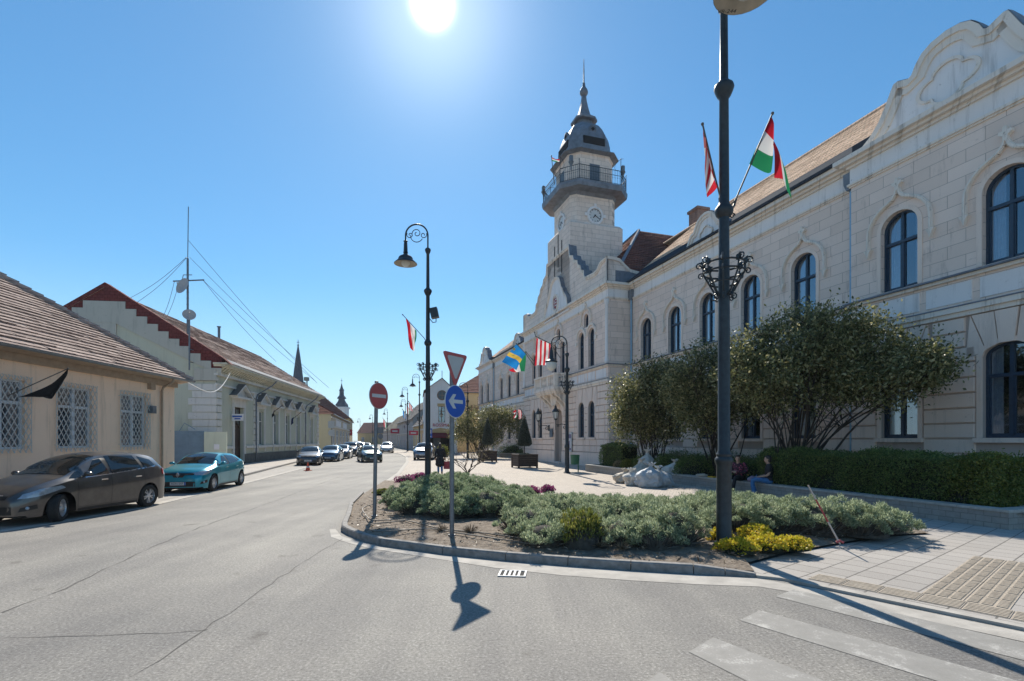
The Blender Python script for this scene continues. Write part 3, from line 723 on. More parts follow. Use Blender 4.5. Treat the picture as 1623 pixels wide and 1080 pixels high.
# ---- gables
def gable(name, prof, cx, d, thick, trim_w, quatre=None, matl='render'):
    g = MB(); P = [(cx + a, z) for a, z in prof]
    base = [(P[-1][0], 12.05), (P[0][0], 12.05)]
    g.prism(P + base, F, d - thick, d)
    o = g.build(name, M[matl], HALL)
    t = MB()
    cxy = (cx, sum(z for _, z in P) / len(P) - .6)
    Q = []
    for i, (a, z) in enumerate(P):
        p0, p1 = P[max(0, i - 1)], P[min(len(P) - 1, i + 1)]; l = math.dist(p0, p1) or 1
        Q.append((a + (p1[1] - p0[1]) / l * trim_w, z - (p1[0] - p0[0]) / l * trim_w))
    for w_, pr in ((1.0, .07), (.45, .13)):
        q2 = [(p[0] + (q[0] - p[0]) * w_, p[1] + (q[1] - p[1]) * w_) for p, q in zip(P, Q)]
        t.grid([[F(a, z, d - .02) for a, z in q2], [F(a, z, d + pr) for a, z in q2], [F(a, z + .02, d + pr) for a, z in P], [F(a, z + .02, d - thick - .05) for a, z in P]])
    t.build('gable_moulding', M['trim'], o)
    cp = MB(); up = [(a, z + .05) for a, z in P]
    cp.grid([[F(a, z, d + .09) for a, z in up], [F(a, z + .03, d - .1) for a, z in up], [F(a, z, d - thick - .12) for a, z in up]]); cp.build('lead_capping', M['lead'], o)
    if quatre:
        z, r = quatre; q = MB(); ring = []
        for i in range(41):
            a = 2 * math.pi * i / 40; rr = r * (.78 + .3 * abs(math.cos(2 * a)) ** .8 if abs(math.cos(2 * a)) > .3 else .78 + .3 * .38 * abs(math.cos(2 * a)) / .3)
            ring.append((cx + 1.35 * rr * math.cos(a), z + rr * math.sin(a)))
        s1 = [(cx + (a - cx) * .88, z + (b_ - z) * .86) for a, b_ in ring]
        q.grid([[F(a, b_, d) for a, b_ in ring], [F(a, b_, d + .07) for a, b_ in ring], [F(a, b_, d + .07) for a, b_ in s1], [F(a, b_, d + .015) for a, b_ in s1]]); q.build('quatrefoil', M['trim'], o)
    return o
def sym(h): return [(-a, z) for a, z in h] + [(a, z) for a, z in h[::-1] if a > 0.001]
big = [(3.15, 12.42), (2.8, 12.5), (2.42, 12.75), (2.1, 13.1), (1.87, 13.5), (1.66, 13.95), (1.58, 14.1), (1.46, 14.12), (1.1, 13.97), (1.0, 14.02), (.88, 14.27), (.68, 14.52), (.4, 14.66), (0, 14.72)]
gable('gable', sym(big), 16.72, .27, .4, .42, (13.2, .62))
gable('gable', sym([(a, z + .1) for a, z in big]), 74.05, .27, .4, .42, (13.2, .62))
sm = [(2.05, 12.42), (1.8, 12.5), (1.5, 12.75), (1.3, 13.1), (1.2, 13.25), (.95, 13.3), (.85, 13.5), (.6, 13.82), (.3, 13.98), (0, 14.02)]
gable('gable', sym(sm), 28.25, .06, .4, .26, (12.95, .38)); gable('gable', sym(sm), 60.3, .06, .4, .26, (12.95, .38))
mg = [(8.5, 12.42), (8.5, 14.14), (7.6, 14.13), (7.35, 14.0), (7.1, 13.78), (6.6, 13.68), (5.2, 13.8), (5.05, 14.0), (5.02, 14.35), (4.6, 14.5), (4.45, 14.9), (4.0, 15.1), (3.9, 15.45), (3.3, 15.7), (3.1, 16.1), (2.5, 16.3), (2.33, 17.2)]
gm = gable('attic_gable', [(-a, z) for a, z in mg] + [(a, z) for a, z in mg[::-1]], mid_c, 1.74, .45, .22, None, 'tower')
for s in (35.94, 52.5): ret = MB(); ret.prism([(1.3, 12.4), (1.3, 14.1), (.9, 14.05), (.5, 13.7), (.1, 13.4), (-.6, 13.3), (-.6, 12.4)], lambda a, z, d: (s + d, a, z), 0, .45); ret.build('attic_return', M['tower'], gm)
ret = MB()
for s in (35.94, 52.5): ret.grid([[(s + q, a, z) for a, z in [(1.85, 14.2), (1.3, 14.17), (.9, 14.12), (.5, 13.77), (.1, 13.47), (-.65, 13.37)]] for q in (-.08, .53)]); ret.grid([[(s - .08, a, z) for a, z in [(1.85, 14.2), (1.3, 14.17), (.9, 14.12), (.5, 13.77), (.1, 13.47), (-.65, 13.37)]], [(s - .06, a, z - .2) for a, z in [(1.85, 14.2), (1.3, 14.17), (.9, 14.12), (.5, 13.77), (.1, 13.47), (-.65, 13.37)]]])
ret.build('attic_return_moulding', M['trim'], gm)
ig = gable('crest_gable', sym([(2.6, 12.42), (2.5, 12.6), (2.45, 12.9), (2.2, 13.3), (1.8, 13.6), (1.65, 13.9), (1.35, 14.15), (1.2, 14.5), (.95, 14.95), (.6, 15.2), (0, 15.32)]), mid_c - .1, 2.0, .26, .2)
M['crestred'] = plain('crest_red', (.28, .03, .035), .6); M['white'] = plain('white_paint', (.72, .71, .69), .6, var=.05)
em = MB(); rg = [(math.cos(2 * math.pi * i / 24), math.sin(2 * math.pi * i / 24)) for i in range(25)]
em.grid([[F(mid_c - .1 + .62 * a, 13.2 + .75 * b_, 2.0) for a, b_ in rg], [F(mid_c - .1 + .6 * a, 13.2 + .73 * b_, 2.09) for a, b_ in rg], [F(mid_c - .1 + .45 * a, 13.2 + .56 * b_, 2.09) for a, b_ in rg], [F(mid_c - .1 + .43 * a, 13.2 + .54 * b_, 2.02) for a, b_ in rg]])
eo = em.build('crest', M['trim'], ig)
sh = [(-.34, .4), (.34, .4), (.36, 0), (.25, -.3), (0, -.48), (-.25, -.3), (-.36, 0)]
e1 = MB(); e1.prism([(mid_c - .1 + a, 13.2 + b_) for a, b_ in sh], F, 2.0, 2.06); e1.build('shield', M['crestred'], eo)
e2 = MB()
for k in range(3): e2.box(mid_c - .4, mid_c - .12, 2.05, 2.075, 13.42 - k * .24, 13.5 - k * .24)
e2.box(mid_c + .03, mid_c + .07, 2.05, 2.075, 12.9, 13.5); e2.box(mid_c - .06, mid_c + .16, 2.05, 2.075, 13.2, 13.25); e2.box(mid_c - .03, mid_c + .13, 2.05, 2.075, 13.35, 13.39)
e2.build('shield_charges', M['white'], eo)
pq = MB(); pq.box(mid_c - .5, mid_c + .3, 2.0, 2.05, 12.15, 12.45); pq.build('date_plaque', M['lead'], ig)
# ---- roofs: courses of tiles
def tile_roof(mb, p00, p10, p01, p11, n, lift=.045):
    """courses from the eave edge p00-p10 up to p01-p11, each lapping the one below"""
    p00, p10, p01, p11 = (Vector(p) for p in (p00, p10, p01, p11)); nr = (p10 - p00).cross(p01 - p00).normalized()
    if nr.z < 0: nr = -nr
    q = random.Random(int(p00.x * 7 + p11.z * 13))
    for i in range(n):
        f0, f1 = i / n, (i + 1) / n
        a, b_ = p00.lerp(p01, f0), p10.lerp(p11, f0); c2, d2 = p00.lerp(p01, f1), p10.lerp(p11, f1)
        m = max(1, int((b_ - a).length / .75)); cuts = [0] + sorted(q.uniform(.02, .98) for _ in range(m - 1)) + [1]
        for u0, u1 in zip(cuts, cuts[1:]):
            h = nr * (lift + q.uniform(-.25, .45) * lift); A_, B_, C_, D2 = a.lerp(b_, u0), a.lerp(b_, u1), c2.lerp(d2, u1), c2.lerp(d2, u0)
            mb.quad(A_ + h, B_ + h, C_ + nr * .004, D2 + nr * .004); mb.quad(A_ + nr * .002, B_ + nr * .002, B_ + h, A_ + h)
M['darksheet'] = plain('dark_roof_sheet', (.05, .058, .07), .9, spec=.03)
ZR, DR = 18.4, -7.0
rf = MB()
tile_roof(rf, (13.84, -.2, 12.95), (36.3, -.2, 12.95), (13.84, DR, ZR), (38.5, DR, ZR), 27, .02); tile_roof(rf, (52.6, -.2, 12.95), (77.5, -.2, 12.95), (50, DR, ZR), (77.5, DR, ZR), 27, .02)
rf.quad((13.84, DR, ZR), (77.5, DR, ZR), (77.5, -14, 12.4), (13.84, -14, 12.4))
ro = rf.build('roof', M['rooftile'], HALL)
for s in (13.9, 77.4): 
    ge = MB(); ge.prism([(-.2, 12.3), (DR, ZR - .05), (-14, 12.3)], lambda a, z, d: (s + d, a, z), -.05, .05); ge.build('end_gable', M['ashlar'], ro)
for a, b_, c, e in ((19.9, 36, 13.84, 19.9), (52.9, 70.2, 70.2, 77.5)):
    fl = MB(); fl.quad((a, .5, 12.45), (b_, .5, 12.45), (b_, -1.0, 13.69), (a, -1.0, 13.69)); fl.box(a + .05, b_ - .1, .38, .52, 12.42, 12.54); fl.box(c, e, -.3, .26, 12.4, 12.9); fl.build('lead_eaves', M['darksheet'], ro)
rg_ = MB(); rg_.tube([(13.84, DR, ZR + .03), (77.5, DR, ZR + .03)], .11, 6); rg_.build('ridge_tiles', M['rooftile'], ro)
ch = MB(); ch.box(39.3, 40.4, -9.0, -8.0, 15.5, 20.2); ch.box(39.2, 40.5, -9.1, -7.9, 20.2, 20.4); 
M['brick'] = None
def brickmat(name, c1, c2, cm):
    m, t, b = newmat(name); v, s = wallvec(t); bc, bf = brick(t, v, .26, .085, .012, .5, c1, c2, cm)
    t.links.new(mix(t, 1.0, bc, ramp(t, noise(t, tcoord(t), 3, 5), [(.3, (.7,) * 3), (.7, (1.1,) * 3)]), 'MULTIPLY'), b.inputs['Base Color']); b.inputs['Roughness'].default_value = .9
    bump(t, b, math_(t, 'SUBTRACT', 1.0, bf), .5, .01); return m
M['brick'] = brickmat('chimney_brick', (.35, .2, .14), (.25, .13, .1), (.3, .27, .24))
ch.build('chimney', M['brick'], ro)
hr = MB(); ap = (mid_c, -5.9, 20.2); e = 8.3; apb = (mid_c, -16, 20.2)
tile_roof(hr, (mid_c - e, 1.0, 13.2), (mid_c - e, -16, 13.2), ap, apb, 26); tile_roof(hr, (mid_c + e, 1.0, 13.2), (mid_c + e, -16, 13.2), ap, apb, 26)
tile_roof(hr, (mid_c - e, 1.0, 13.2), (mid_c + e, 1.0, 13.2), ap, ap, 26)
hr.poly([(mid_c - e, -16, 13.2), apb, (mid_c + e, -16, 13.2)])
ho = hr.build('hipped_roof', M['redtile'], HALL)
hl = MB()
for a in (-e, e): hl.tube([(mid_c + a, 1.0, 13.25), (ap[0], ap[1], ap[2] + .05)], .13, 6)
hl.box(mid_c - e - .25, mid_c - e + .6, -6, 1.2, 12.4, 13.3); hl.box(mid_c + e - .6, mid_c + e + .25, -6, 1.2, 12.4, 13.3)
hl.build('lead_flashing', M['lead'], ho)
# ---- downpipes
for s, d in ((35.75, .1), (20.05, .1), (70.0, .1)):
    dp = MB(); dp.tube([(s, d, .3), (s, d, 11.6)], .065, 8); dp.build('downpipe', M['metalpipe'], HALL, 40)
    dh = MB(); dh.prism([(-.22, 12.0), (.22, 12.0), (.2, 11.6), (.09, 11.35), (-.09, 11.35), (-.2, 11.6)], lambda a, z, q: (s + a, d + q, z), -.12, .16); dh.build('rain_head', M['lead'], HALL)
# ================================================================ TOWER (parts of the hall)
TC = (mid_c, -.6)
def sq(h, ch, n=1):      # chamfered square ring of half size h, chamfer ch
    return [(h, -h + ch), (h, h - ch), (h - ch, h), (-h + ch, h), (-h, h - ch), (-h, -h + ch), (-h + ch, -h), (h - ch, -h)]
def rings(mb, prof, cap=True):
    rows = [[(TC[0] + a, TC[1] + b_, z) for a, b_ in sq(h, min(h * .98, c_))] for h, c_, z in prof]
    o = len(mb.v); mb.grid(rows, True)
    if cap: mb.f.append(tuple(o + k for k in range(8))[::-1]); mb.f.append(tuple(o + (len(rows) - 1) * 8 + k for k in range(8)))
tw = MB(); rings(tw, [(2.34, .02, 11.5), (2.34, .02, 19.05), (2.2, .1, 19.25), (2.02, .25, 19.3)])
rings(tw, [(2.02, .45, 16), (2.02, .45, 21.7)])
rings(tw, [(1.98, .75, 22.2), (1.98, .75, 24.75), (2.05, .78, 24.8), (2.05, .78, 24.95)])
T = tw.build('clock_tower', M['tower'], HALL)
for s, z0, z1 in ((-.75, 15.5, 18.2), (0, 16.2, 18.9), (.75, 15.5, 18.2)): sl = MB(); sl.box(mid_c + s - .09, mid_c + s + .09, 1.70, 1.75, z0, z1); sl.build('slit_window', M['dark'], T)
M['clockface'] = plain('clock_face', (.62, .62, .6), .5, var=.05)
def clock(M4):
    M4 = M4 @ Matrix.Diagonal((.74, .74, 1, 1))
    rg = MB(); cs_ = [(math.cos(2 * math.pi * i / 32), math.sin(2 * math.pi * i / 32)) for i in range(33)]
    rg.grid([[M4 @ Vector((r * a, r * b_, z)) for a, b_ in cs_] for r, z in ((1.0, 0), (.98, .1), (.84, .14), (.74, .12), (.72, .0))])
    rg.box(-.13, .13, .95, 1.25, 0, .1) if False else None
    for a, b_ in ((0, 1.1), (1.1, 0), (-1.1, 0), (0, -1.1)):
        m = MB(); m.box(a - .13, a + .13, b_ - .16, b_ + .16, 0, .12); m.xf(M4); rg.join(m)
    o = rg.build('clock', M['render'], T, 40)
    f = MB(); f.poly([M4 @ Vector((.73 * a, .73 * b_, .03)) for a, b_ in cs_[:-1]]); f.build('dial', M['clockface'], o)
    h = MB()
    for k in range(12):
        a = math.pi / 6 * k; m = MB(); m.box(-.025, .025, .56, .68, .035, .05); m.xf(M4 @ Matrix.Rotation(-a, 4, 'Z')); h.join(m)
    for ang, l, w in ((-220, .36, .045), (-120, .6, .03)):
        m = MB(); m.box(-w, w, -.12, l, .05, .065); m.xf(M4 @ Matrix.Rotation(R(ang), 4, 'Z')); h.join(m)
    m = MB(); m.grid([[Vector((r * a, r * b_, .04)) for a, b_ in cs_] for r in (.73, .69)]); m.xf(M4); h.join(m)
    h.build('clock_hands', M['dark'], o)
def frame4(x, y, z, o): 
    m = Matrix.Identity(4)
    for i, c_ in enumerate((x, y, z)): m.col[i][0:3] = c_
    m.col[3][0:3] = o; return m
# clock seen from the street is mirrored to read rightly from outside
clock(frame4((-1, 0, 0), (0, 0, 1), (0, 1, 0), (TC[0], TC[1] + 2.02, 19.95)))
clock(frame4((0, -1, 0), (0, 0, 1), (-1, 0, 0), (TC[0] - 2.02, TC[1], 19.95)))
pf = MB(); rings(pf, [(1.95, .45, 21.35), (2.2, .6, 21.7), (3.0, 1.15, 21.75), (3.05, 1.17, 22.0), (3.05, 1.17, 22.2)])
PL = pf.build('gallery_floor', M['lead'], T)
rl = MB(); rp = [(TC[0] + a, TC[1] + b_) for a, b_ in sq(2.95, 1.13)]
for i in range(8):
    a, b_ = Vector(rp[i]), Vector(rp[(i + 1) % 8]); n = max(4, int((b_ - a).length / .15))
    for z in (22.3, 22.95, 23.35): rl.tube([(*a, z), (*b_, z)], .028 if z > 23 else .02, 5)
    for k in range(n):
        p = a.lerp(b_, k / n); rl.tube([(*p, 22.2), (*p, 23.35)], .035 if k == 0 else .013, 5)
        if k: rl.ball((*p, 22.75), .032, 5, 4)
    o2 = a + (a - Vector(TC)).normalized() * .1
    if i % 2 == 0 or True:
        rl.tube([(*a, 23.3), (*a, 24.3 if i % 2 else 23.7)], .025, 5); rl.ball((*a, 24.32 if i % 2 else 23.72), .05, 6, 4)
    cv = [(*(a + (Vector(TC) - a).normalized() * (.55 * math.sin(q))), 23.4 + .45 * (1 - math.cos(q))) for q in np.linspace(0, 3.6, 12)]
    if i % 2: rl.tube(cv, .015, 4)
rl.build('gallery_railing', M['iron'], T)
rings_ = MB(); rings(rings_, [(2.1, .8, 24.9), (2.45, .95, 25.0), (2.45, .95, 25.06), (1.85, .72, 25.35)]); rings_.build('tower_eaves', M['lead'], T)
dm = MB(); rings(dm, [(1.85, .7, 25.3), (1.88, .72, 25.7), (1.84, .7, 26.2), (1.72, .66, 26.8), (1.5, .58, 27.35), (1.22, .47, 27.8), (.9, .36, 28.1), (.68, .28, 28.25)])
rings(dm, [(.66, .28, 28.2), (.64, .27, 28.6)]); rings(dm, [(.95, .39, 28.55), (.97, .4, 28.7), (.62, .26, 29.0), (.55, .23, 29.05)])
rings(dm, [(.55, .23, 29.0), (.36, .15, 29.7), (.22, .09, 30.4), (.17, .07, 30.85)])
D_o = dm.build('dome', M['lead'], T, 25)
sp = MB(); sp.lathe([(.12, 30.8), (.2, 30.86), (.33, 31.05), (.36, 31.2), (.3, 31.4), (.16, 31.6), (.1, 31.9), (.12, 31.95), (.06, 32.0), (.05, 33.0), (.02, 34.0)], 12, (TC[0], TC[1], 0)); sp.build('finial', M['lead'], T, 50)
for M4 in (frame4((0, -1, 0), (0, 0, 1), (-1, 0, 0), (TC[0] - 1.8, TC[1], 26.05)), frame4((-1, 0, 0), (0, 0, 1), (0, 1, 0), (TC[0], TC[1] + 1.8, 26.05))):
    m = MB(); m.box(-.95, .95, -.28, .3, -.2, .12); m.xf(M4); m.build('louvre', M['dark'], D_o)
for M4 in (frame4((0, -1, 0), (0, 0, 1), (-1, 0, 0), (TC[0] - 1.55, TC[1], 27.15)), frame4((-1, 0, 0), (0, 0, 1), (0, 1, 0), (TC[0], TC[1] + 1.55, 27.15))):
    m = MB(); m.lathe([(.34, -.3), (.34, .12), (.26, .14), (.24, .08)], 16); m.xf(M4); m.build('round_vent', M['lead'], D_o)
    m = MB(); m.lathe([(.02, .1), (.16, .1), (.16, .15), (.02, .15)], 4); m.xf(M4); m.build('vent_opening', M['dark'], D_o)
    m = MB(); m.box(-.85, .85, .95, 1.0, -.2, .1) if False else None
M['greyblue'] = plain('grey_blue_door', (.12, .15, .18), .6)
ld = MB(); ld.box(TC[0] - 1.99, TC[0] - 1.9, TC[1] - .45, TC[1] + .45, 22.25, 24.1); ld.build('gallery_door', M['greyblue'], T); ld = MB(); ld.box(TC[0] - .45, TC[0] + .45, TC[1] + 1.9, TC[1] + 1.99, 22.25, 24.1); ld.build('gallery_door', M['greyblue'], T)
for a, b_ in ((-2.6, -2.2), (-2.7, 2.4), (2.4, 2.7)):
    hn = MB(); hn.lathe([(.05, 0), (.06, .3), (.2, .6), (.22, .62), (.05, .4)], 10, (TC[0] + a, TC[1] + b_, 22.9)); hn.box(TC[0] + a - .12, TC[0] + a + .12, TC[1] + b_ - .12, TC[1] + b_ + .12, 23.5, 24.0); hn.build('siren_horn', M['greyblue'], T, 40)
# wall swag ornaments on the lantern
# ================================================================ seat wall and planter beside the hall
M['seat'] = None
def seatmat():
    m, t, b = newmat('split_stone_wall'); v, s = wallvec(t); bc, bf = brick(t, v, .3, .14, .008, .5, (.34, .315, .28), (.27, .25, .225), (.15, .14, .125), .2)
    t.links.new(mix(t, .4, bc, ramp(t, noise(t, tcoord(t), 6, 6, .7), [(.3, (.2, .185, .165)), (.7, (.42, .39, .35))])), b.inputs['Base Color']); b.inputs['Roughness'].default_value = .9
    p = bump(t, b, math_(t, 'SUBTRACT', 1.0, bf), .6, .02); bump(t, b, noise(t, tcoord(t), 25, 5), .6, .02, p); return m
M['seat'] = seatmat()
W0, W1 = Vector((10.55, 10.72)), Vector((4.45, 30.6)); wd_ = (W1 - W0).normalized(); wl = (W1 - W0).length; wn = Vector((wd_.y, -wd_.x))
SW = thing('seat_wall', 'low split-stone retaining wall with pale coping below the hedges', 'wall', (W0.x, W0.y, 0), math.atan2(wd_.y, wd_.x))
mb = MB(); mb.box(0, wl, -.28, 0, 0, .39); mb.box(0, .28, -6, -.28, 0, .39); mb.box(wl - .28, wl, -3.5, -.28, 0, .39); mb.build('wall_face', M['seat'], SW)
mb = MB()
x = -.03
while x < wl:
    mb.cbox(x, min(x + .98, wl + .03), -.3, .035, .392, .455, .004); x += .985
y = -.31
while y > -6: mb.box(-.03, .3, y - .98, y, .392, .455); y -= .985
y = -.31
while y > -3: mb.box(wl - .3, wl + .03, y - .98, y, .392, .455); y -= .985
mb.build('coping', plain('wall_coping', (.40, .375, .34), .85, var=.2, scale=8, bmp=.3), SW)
mb = MB(); o = [W0 + wn * .2, W1 + wn * .2, Vector((8.6, 31.8)), Vector((15.5, 10.4))]; mb.poly([(p.x, p.y, .36) for p in o]); struct('planter_soil', mb, M['soil'])
# ================================================================ LEFT SIDE HOUSES
M['cream'] = stucco('cream_stucco', (.92, .66, .475), .6, .35, (.3, .22, .15))
M['hair'] = plain('white_upvc', (.70, .72, .74), .4, var=.04)
M['dullpane'] = panemat('house_pane', (.12, .14, .17), .5)
M['grille'] = plain('pale_window_grille', (.54, .53, .50), .5, .05, .1, 12)
M['oldtile'] = tiles('weathered_tiles', (.56, .44, .38), (.36, .27, .235), .24, .2, .35, .45)
M['zinc'] = plain('zinc_gutter', (.16, .18, .20), .45, .5, .2, 6)
M['eave'] = plain('painted_eaves', (.36, .26, .18), .7, var=.15)
def front_frame(name, label, cat, A, B, sg=-1, group=None):
    """empty at A with local x running to B; the street side is local y * sg"""
    a = math.atan2(B[1] - A[1], B[0] - A[0]); return thing(name, label, cat, (A[0], A[1], 0), a, group), math.dist(A, B)
def wall_plane(mb, fn, s0, s1, z0, z1, ops, rev=.18):
    """ops: (centre, width, z0, z1)"""
    x = s0
    for c, w, a, b_ in sorted(ops):
        mb.quad(fn(x, z0, 0), fn(c - w / 2, z0, 0), fn(c - w / 2, z1, 0), fn(x, z1, 0))
        if a > z0: mb.quad(fn(c - w / 2, z0, 0), fn(c + w / 2, z0, 0), fn(c + w / 2, a, 0), fn(c - w / 2, a, 0))
        mb.quad(fn(c - w / 2, b_, 0), fn(c + w / 2, b_, 0), fn(c + w / 2, z1, 0), fn(c - w / 2, z1, 0))
        lp = [(c - w / 2, a), (c - w / 2, b_), (c + w / 2, b_), (c + w / 2, a), (c - w / 2, a)]
        mb.grid([[fn(p, q, 0) for p, q in lp], [fn(p, q, -rev) for p, q in lp]])
        x = c + w / 2
    mb.quad(fn(x, z0, 0), fn(s1, z0, 0), fn(s1, z1, 0), fn(x, z1, 0))
def sash(root, fn, c, w, a, b_, fmat, pmat, trans=.3, name='window', rec=.14, split=True, dark=True):
    m = MB(); t = .06
    def bx(x0, x1, z0, z1, d0=-rec, d1=-rec + .06):
        p = [fn(x, z, d) for d in (d0, d1) for x, z in ((x0, z0), (x1, z0), (x1, z1), (x0, z1))]
        m.add(p, [(0, 1, 2, 3), (4, 5, 6, 7), (0, 1, 5, 4), (1, 2, 6, 5), (2, 3, 7, 6), (3, 0, 4, 7)])
    x0, x1 = c - w / 2, c + w / 2
    bx(x0, x0 + t, a, b_); bx(x1 - t, x1, a, b_); bx(x0 + t, x1 - t, a, a + t); bx(x0 + t, x1 - t, b_ - t, b_)
    if split: bx(c - .05, c + .05, a + t, b_ - t, -rec - .01, -rec + .07)
    if trans: z = b_ - (b_ - a) * trans; bx(x0 + t, x1 - t, z - .04, z + .04, -rec - .01, -rec + .075)
    o = m.build(name, fmat, root)
    p = MB(); p.quad(fn(x0 + t, a + t, -rec + .02), fn(x1 - t, a + t, -rec + .02), fn(x1 - t, b_ - t, -rec + .02), fn(x0 + t, b_ - t, -rec + .02)); p.build('pane', pmat, o)
    return o
# ---- the cream house with barred windows (far corner is the origin; local x runs back towards the camera side)
cr = (-14.54, 21.74); un = Vector((.0525, -1)).normalized()
HC, _ = front_frame('stucco_house', 'single-storey cream stucco house with lattice-barred windows and weathered tile roof', 'house', cr, (cr[0] + un.x, cr[1] + un.y))
def f1(s, z, d): return (s, d, z)            # local +y points to the street here (x runs towards the camera)
wins = [(c, 1.36, 1.68, 3.66) for c in (2.5, 5.25, 7.75, 10.4, 13.2)]
w = MB(); wall_plane(w, f1, 0, 24, 0, 4.45, wins); w.quad(f1(0, 0, 0), f1(0, 4.45, 0), f1(0, 4.45, -10), f1(0, 0, -10)); w.quad(f1(24, 0, 0), f1(24, 4.45, 0), f1(24, 4.45, -10), f1(24, 0, -10)); w.quad(f1(0, 0, -10), f1(24, 0, -10), f1(24, 4.45, -10), f1(0, 4.45, -10))
w.build('wall', M['cream'], HC)
k = MB(); k.box(.1, 23.9, -1.2, -1.1, 0, 4.3); k.build('dark_backing', M['dark'], HC)  # black backing sheet paints the darkness behind the windows
for wi in wins:
    o = sash(HC, f1, *wi, M['hair'], M['dullpane'], .33)
    g = MB(); c, ww, a, b_ = wi; x0, x1, z0, z1 = c - ww / 2 - .14, c + ww / 2 + .14, a - .1, b_ + .1; y = .07
    n = 9; dx = (x1 - x0) / n; slope = .155 / dx * 1.15
    def clip(xa, za, xb, zb):
        t0, t1 = 0.0, 1.0
        for p, q in ((-(xb - xa), xa - x0), (xb - xa, x1 - xa), (-(zb - za), za - z0), (zb - za, z1 - za)):
            if abs(p) < 1e-9: continue
            r = q / p
            if p < 0: t0 = max(t0, r)
            else: t1 = min(t1, r)
        if t1 > t0 + .02: return (xa + (xb - xa) * t0, za + (zb - za) * t0, xa + (xb - xa) * t1, za + (zb - za) * t1)
    H = z1 - z0; st = 2.0 * dx
    for sgn in (1, -1):
        x = x0 - H * 1.0
        while x < x1 + H:
            r = clip(x, z0, x + sgn * H * .62, z1)
            if r: g.tube([(r[0], y + .006 * sgn, r[1]), (r[2], y + .006 * sgn, r[3])], .0115, 4)
            x += dx
    for a0, b0, a1, b1 in ((x0, z0, x0, z1), (x1, z0, x1, z1)): g.tube([(a0, y, b0), (a1, y, b1)], .01, 4)
    for zz in (z0, z1): 
        for xx in np.arange(x0, x1, dx): g.ball((xx, y + .01, zz), .02, 5, 4)
    for a0 in (x0, x1):
        for zz in (z0 + .2, z1 - .2): g.tube([(a0, 0, zz), (a0, y, zz)], .012, 4)
    g.build('lattice_grille', M['grille'], o)
EZ, OV, SL = 4.5, .48, .76
rf = MB(); hw = 5.0 + OV; rz = EZ + SL * hw
tile_roof(rf, (-.45, OV, EZ), (24.4, OV, EZ), (-.45 + hw, -5, rz), (24.4, -5, rz), 30)
tile_roof(rf, (-.45, OV, EZ), (-.45, -10 - OV, EZ), (-.45 + hw, -5, rz), (-.45 + hw, -5, rz), 30)
rf.quad((-.45, -10 - OV, EZ), (24.4, -10 - OV, EZ), (24.4, -5, rz), (-.45 + hw, -5, rz))
ro = rf.build('roof', M['oldtile'], HC)
hp = MB()
for i in range(24):
    a = Vector((-.45, OV, EZ)).lerp(Vector((-.45 + hw, -5, rz)), i / 24); b_ = Vector((-.45, OV, EZ)).lerp(Vector((-.45 + hw, -5, rz)), (i + 1.15) / 24)
    hp.tube([a + Vector((0, 0, .07)), b_ + Vector((0, 0, .045))], [.13, .10], 7)
hp.build('hip_tiles', M['oldtile'], ro, 50)
ev = MB(); ev.quad((-.4, OV - .03, EZ - .02), (24.4, OV - .03, EZ - .02), (24.4, 0, EZ - .12), (-.4, 0, EZ - .12)); ev.box(-.05, 24, 0, .12, EZ - .32, EZ - .1); ev.build('eaves', M['eave'], HC)
gt = MB(); gp = [(.075 * math.cos(q), .075 * math.sin(q)) for q in np.linspace(math.pi, 2 * math.pi, 7)]
gt.grid([[(x, OV + .06 + a, EZ + .02 + b_) for a, b_ in gp] for x in (-.5, 24.4)]); gt.tube([(-.5, OV + .135, EZ + .025), (24.4, OV + .135, EZ + .025)], .012, 4)
gt.build('gutter', M['zinc'], HC, 60)
dp = MB(); dp.tube([(.95, OV + .06, EZ - .05), (.95, OV + .02, EZ - .18), (.95, .12, EZ - .4), (.95, .07, EZ - .55), (.95, .07, .1)], .045, 8); dp.build('downpipe', M['eave'], HC, 50)
ab = MB(); ab.box(1.45, 1.75, .0, .14, 3.95, 4.25); ab.build('wall_box', M['eave'], HC)
ab = MB(); ab.box(1.42, 1.72, 0, .15, 3.0, 3.3); ab.box(1.46, 1.68, .15, .17, 3.04, 3.26); ab.build('meter_box', M['zinc'], HC)
cb = MB(); cb.tube([Vector((-14.3, 22.1, 4.5)).lerp(Vector((-19.2, 34.4, 6.5)), q) - Vector((0, 0, 1.1 * math.sin(math.pi * q) * (.6 + .4 * q))) for q in np.linspace(0, 1, 14)], .022, 5)
tag(cb.build('overhead_cable', M['grille'], None, None, None), 'pale sagging cable between the cream house eaves and green house cornice', 'cable')
# ---- gate in the gap
M['palegreen'] = stucco('pale_green_stucco', (.60, .64, .50), .35, .3)
M['gateblue'] = plain('blue_sheet_gate', (.13, .22, .29), .55, .1, .12, 3)
GT, gl_ = front_frame('yard_gate', 'blue-grey sheet metal yard gate between pale green posts', 'gate', (-22.0, 31.6), (-18.75, 33.2))
g = MB(); g.box(-.2, .62, -.2, .2, 0, 2.5); g.build('gate_post', M['palegreen'], GT); g = MB(); g.box(2.35, gl_, -.2, .2, 0, 2.45); g.build('gate_post', M['palegreen'], GT)
g = MB(); g.box(.62, 1.47, -.06, 0, .1, 2.5); g.box(1.49, 2.35, -.06, 0, .1, 2.5)
for x in (.64, 1.45, 1.5, 2.3): g.box(x, x + .05, -.08, -.06, .1, 2.5)
g.tube([(1.0, -.05, 2.5), (1.3, -.3, 3.0), (1.9, -.6, 2.6)], .02, 5); g.build('gate_leaf', M['gateblue'], GT)
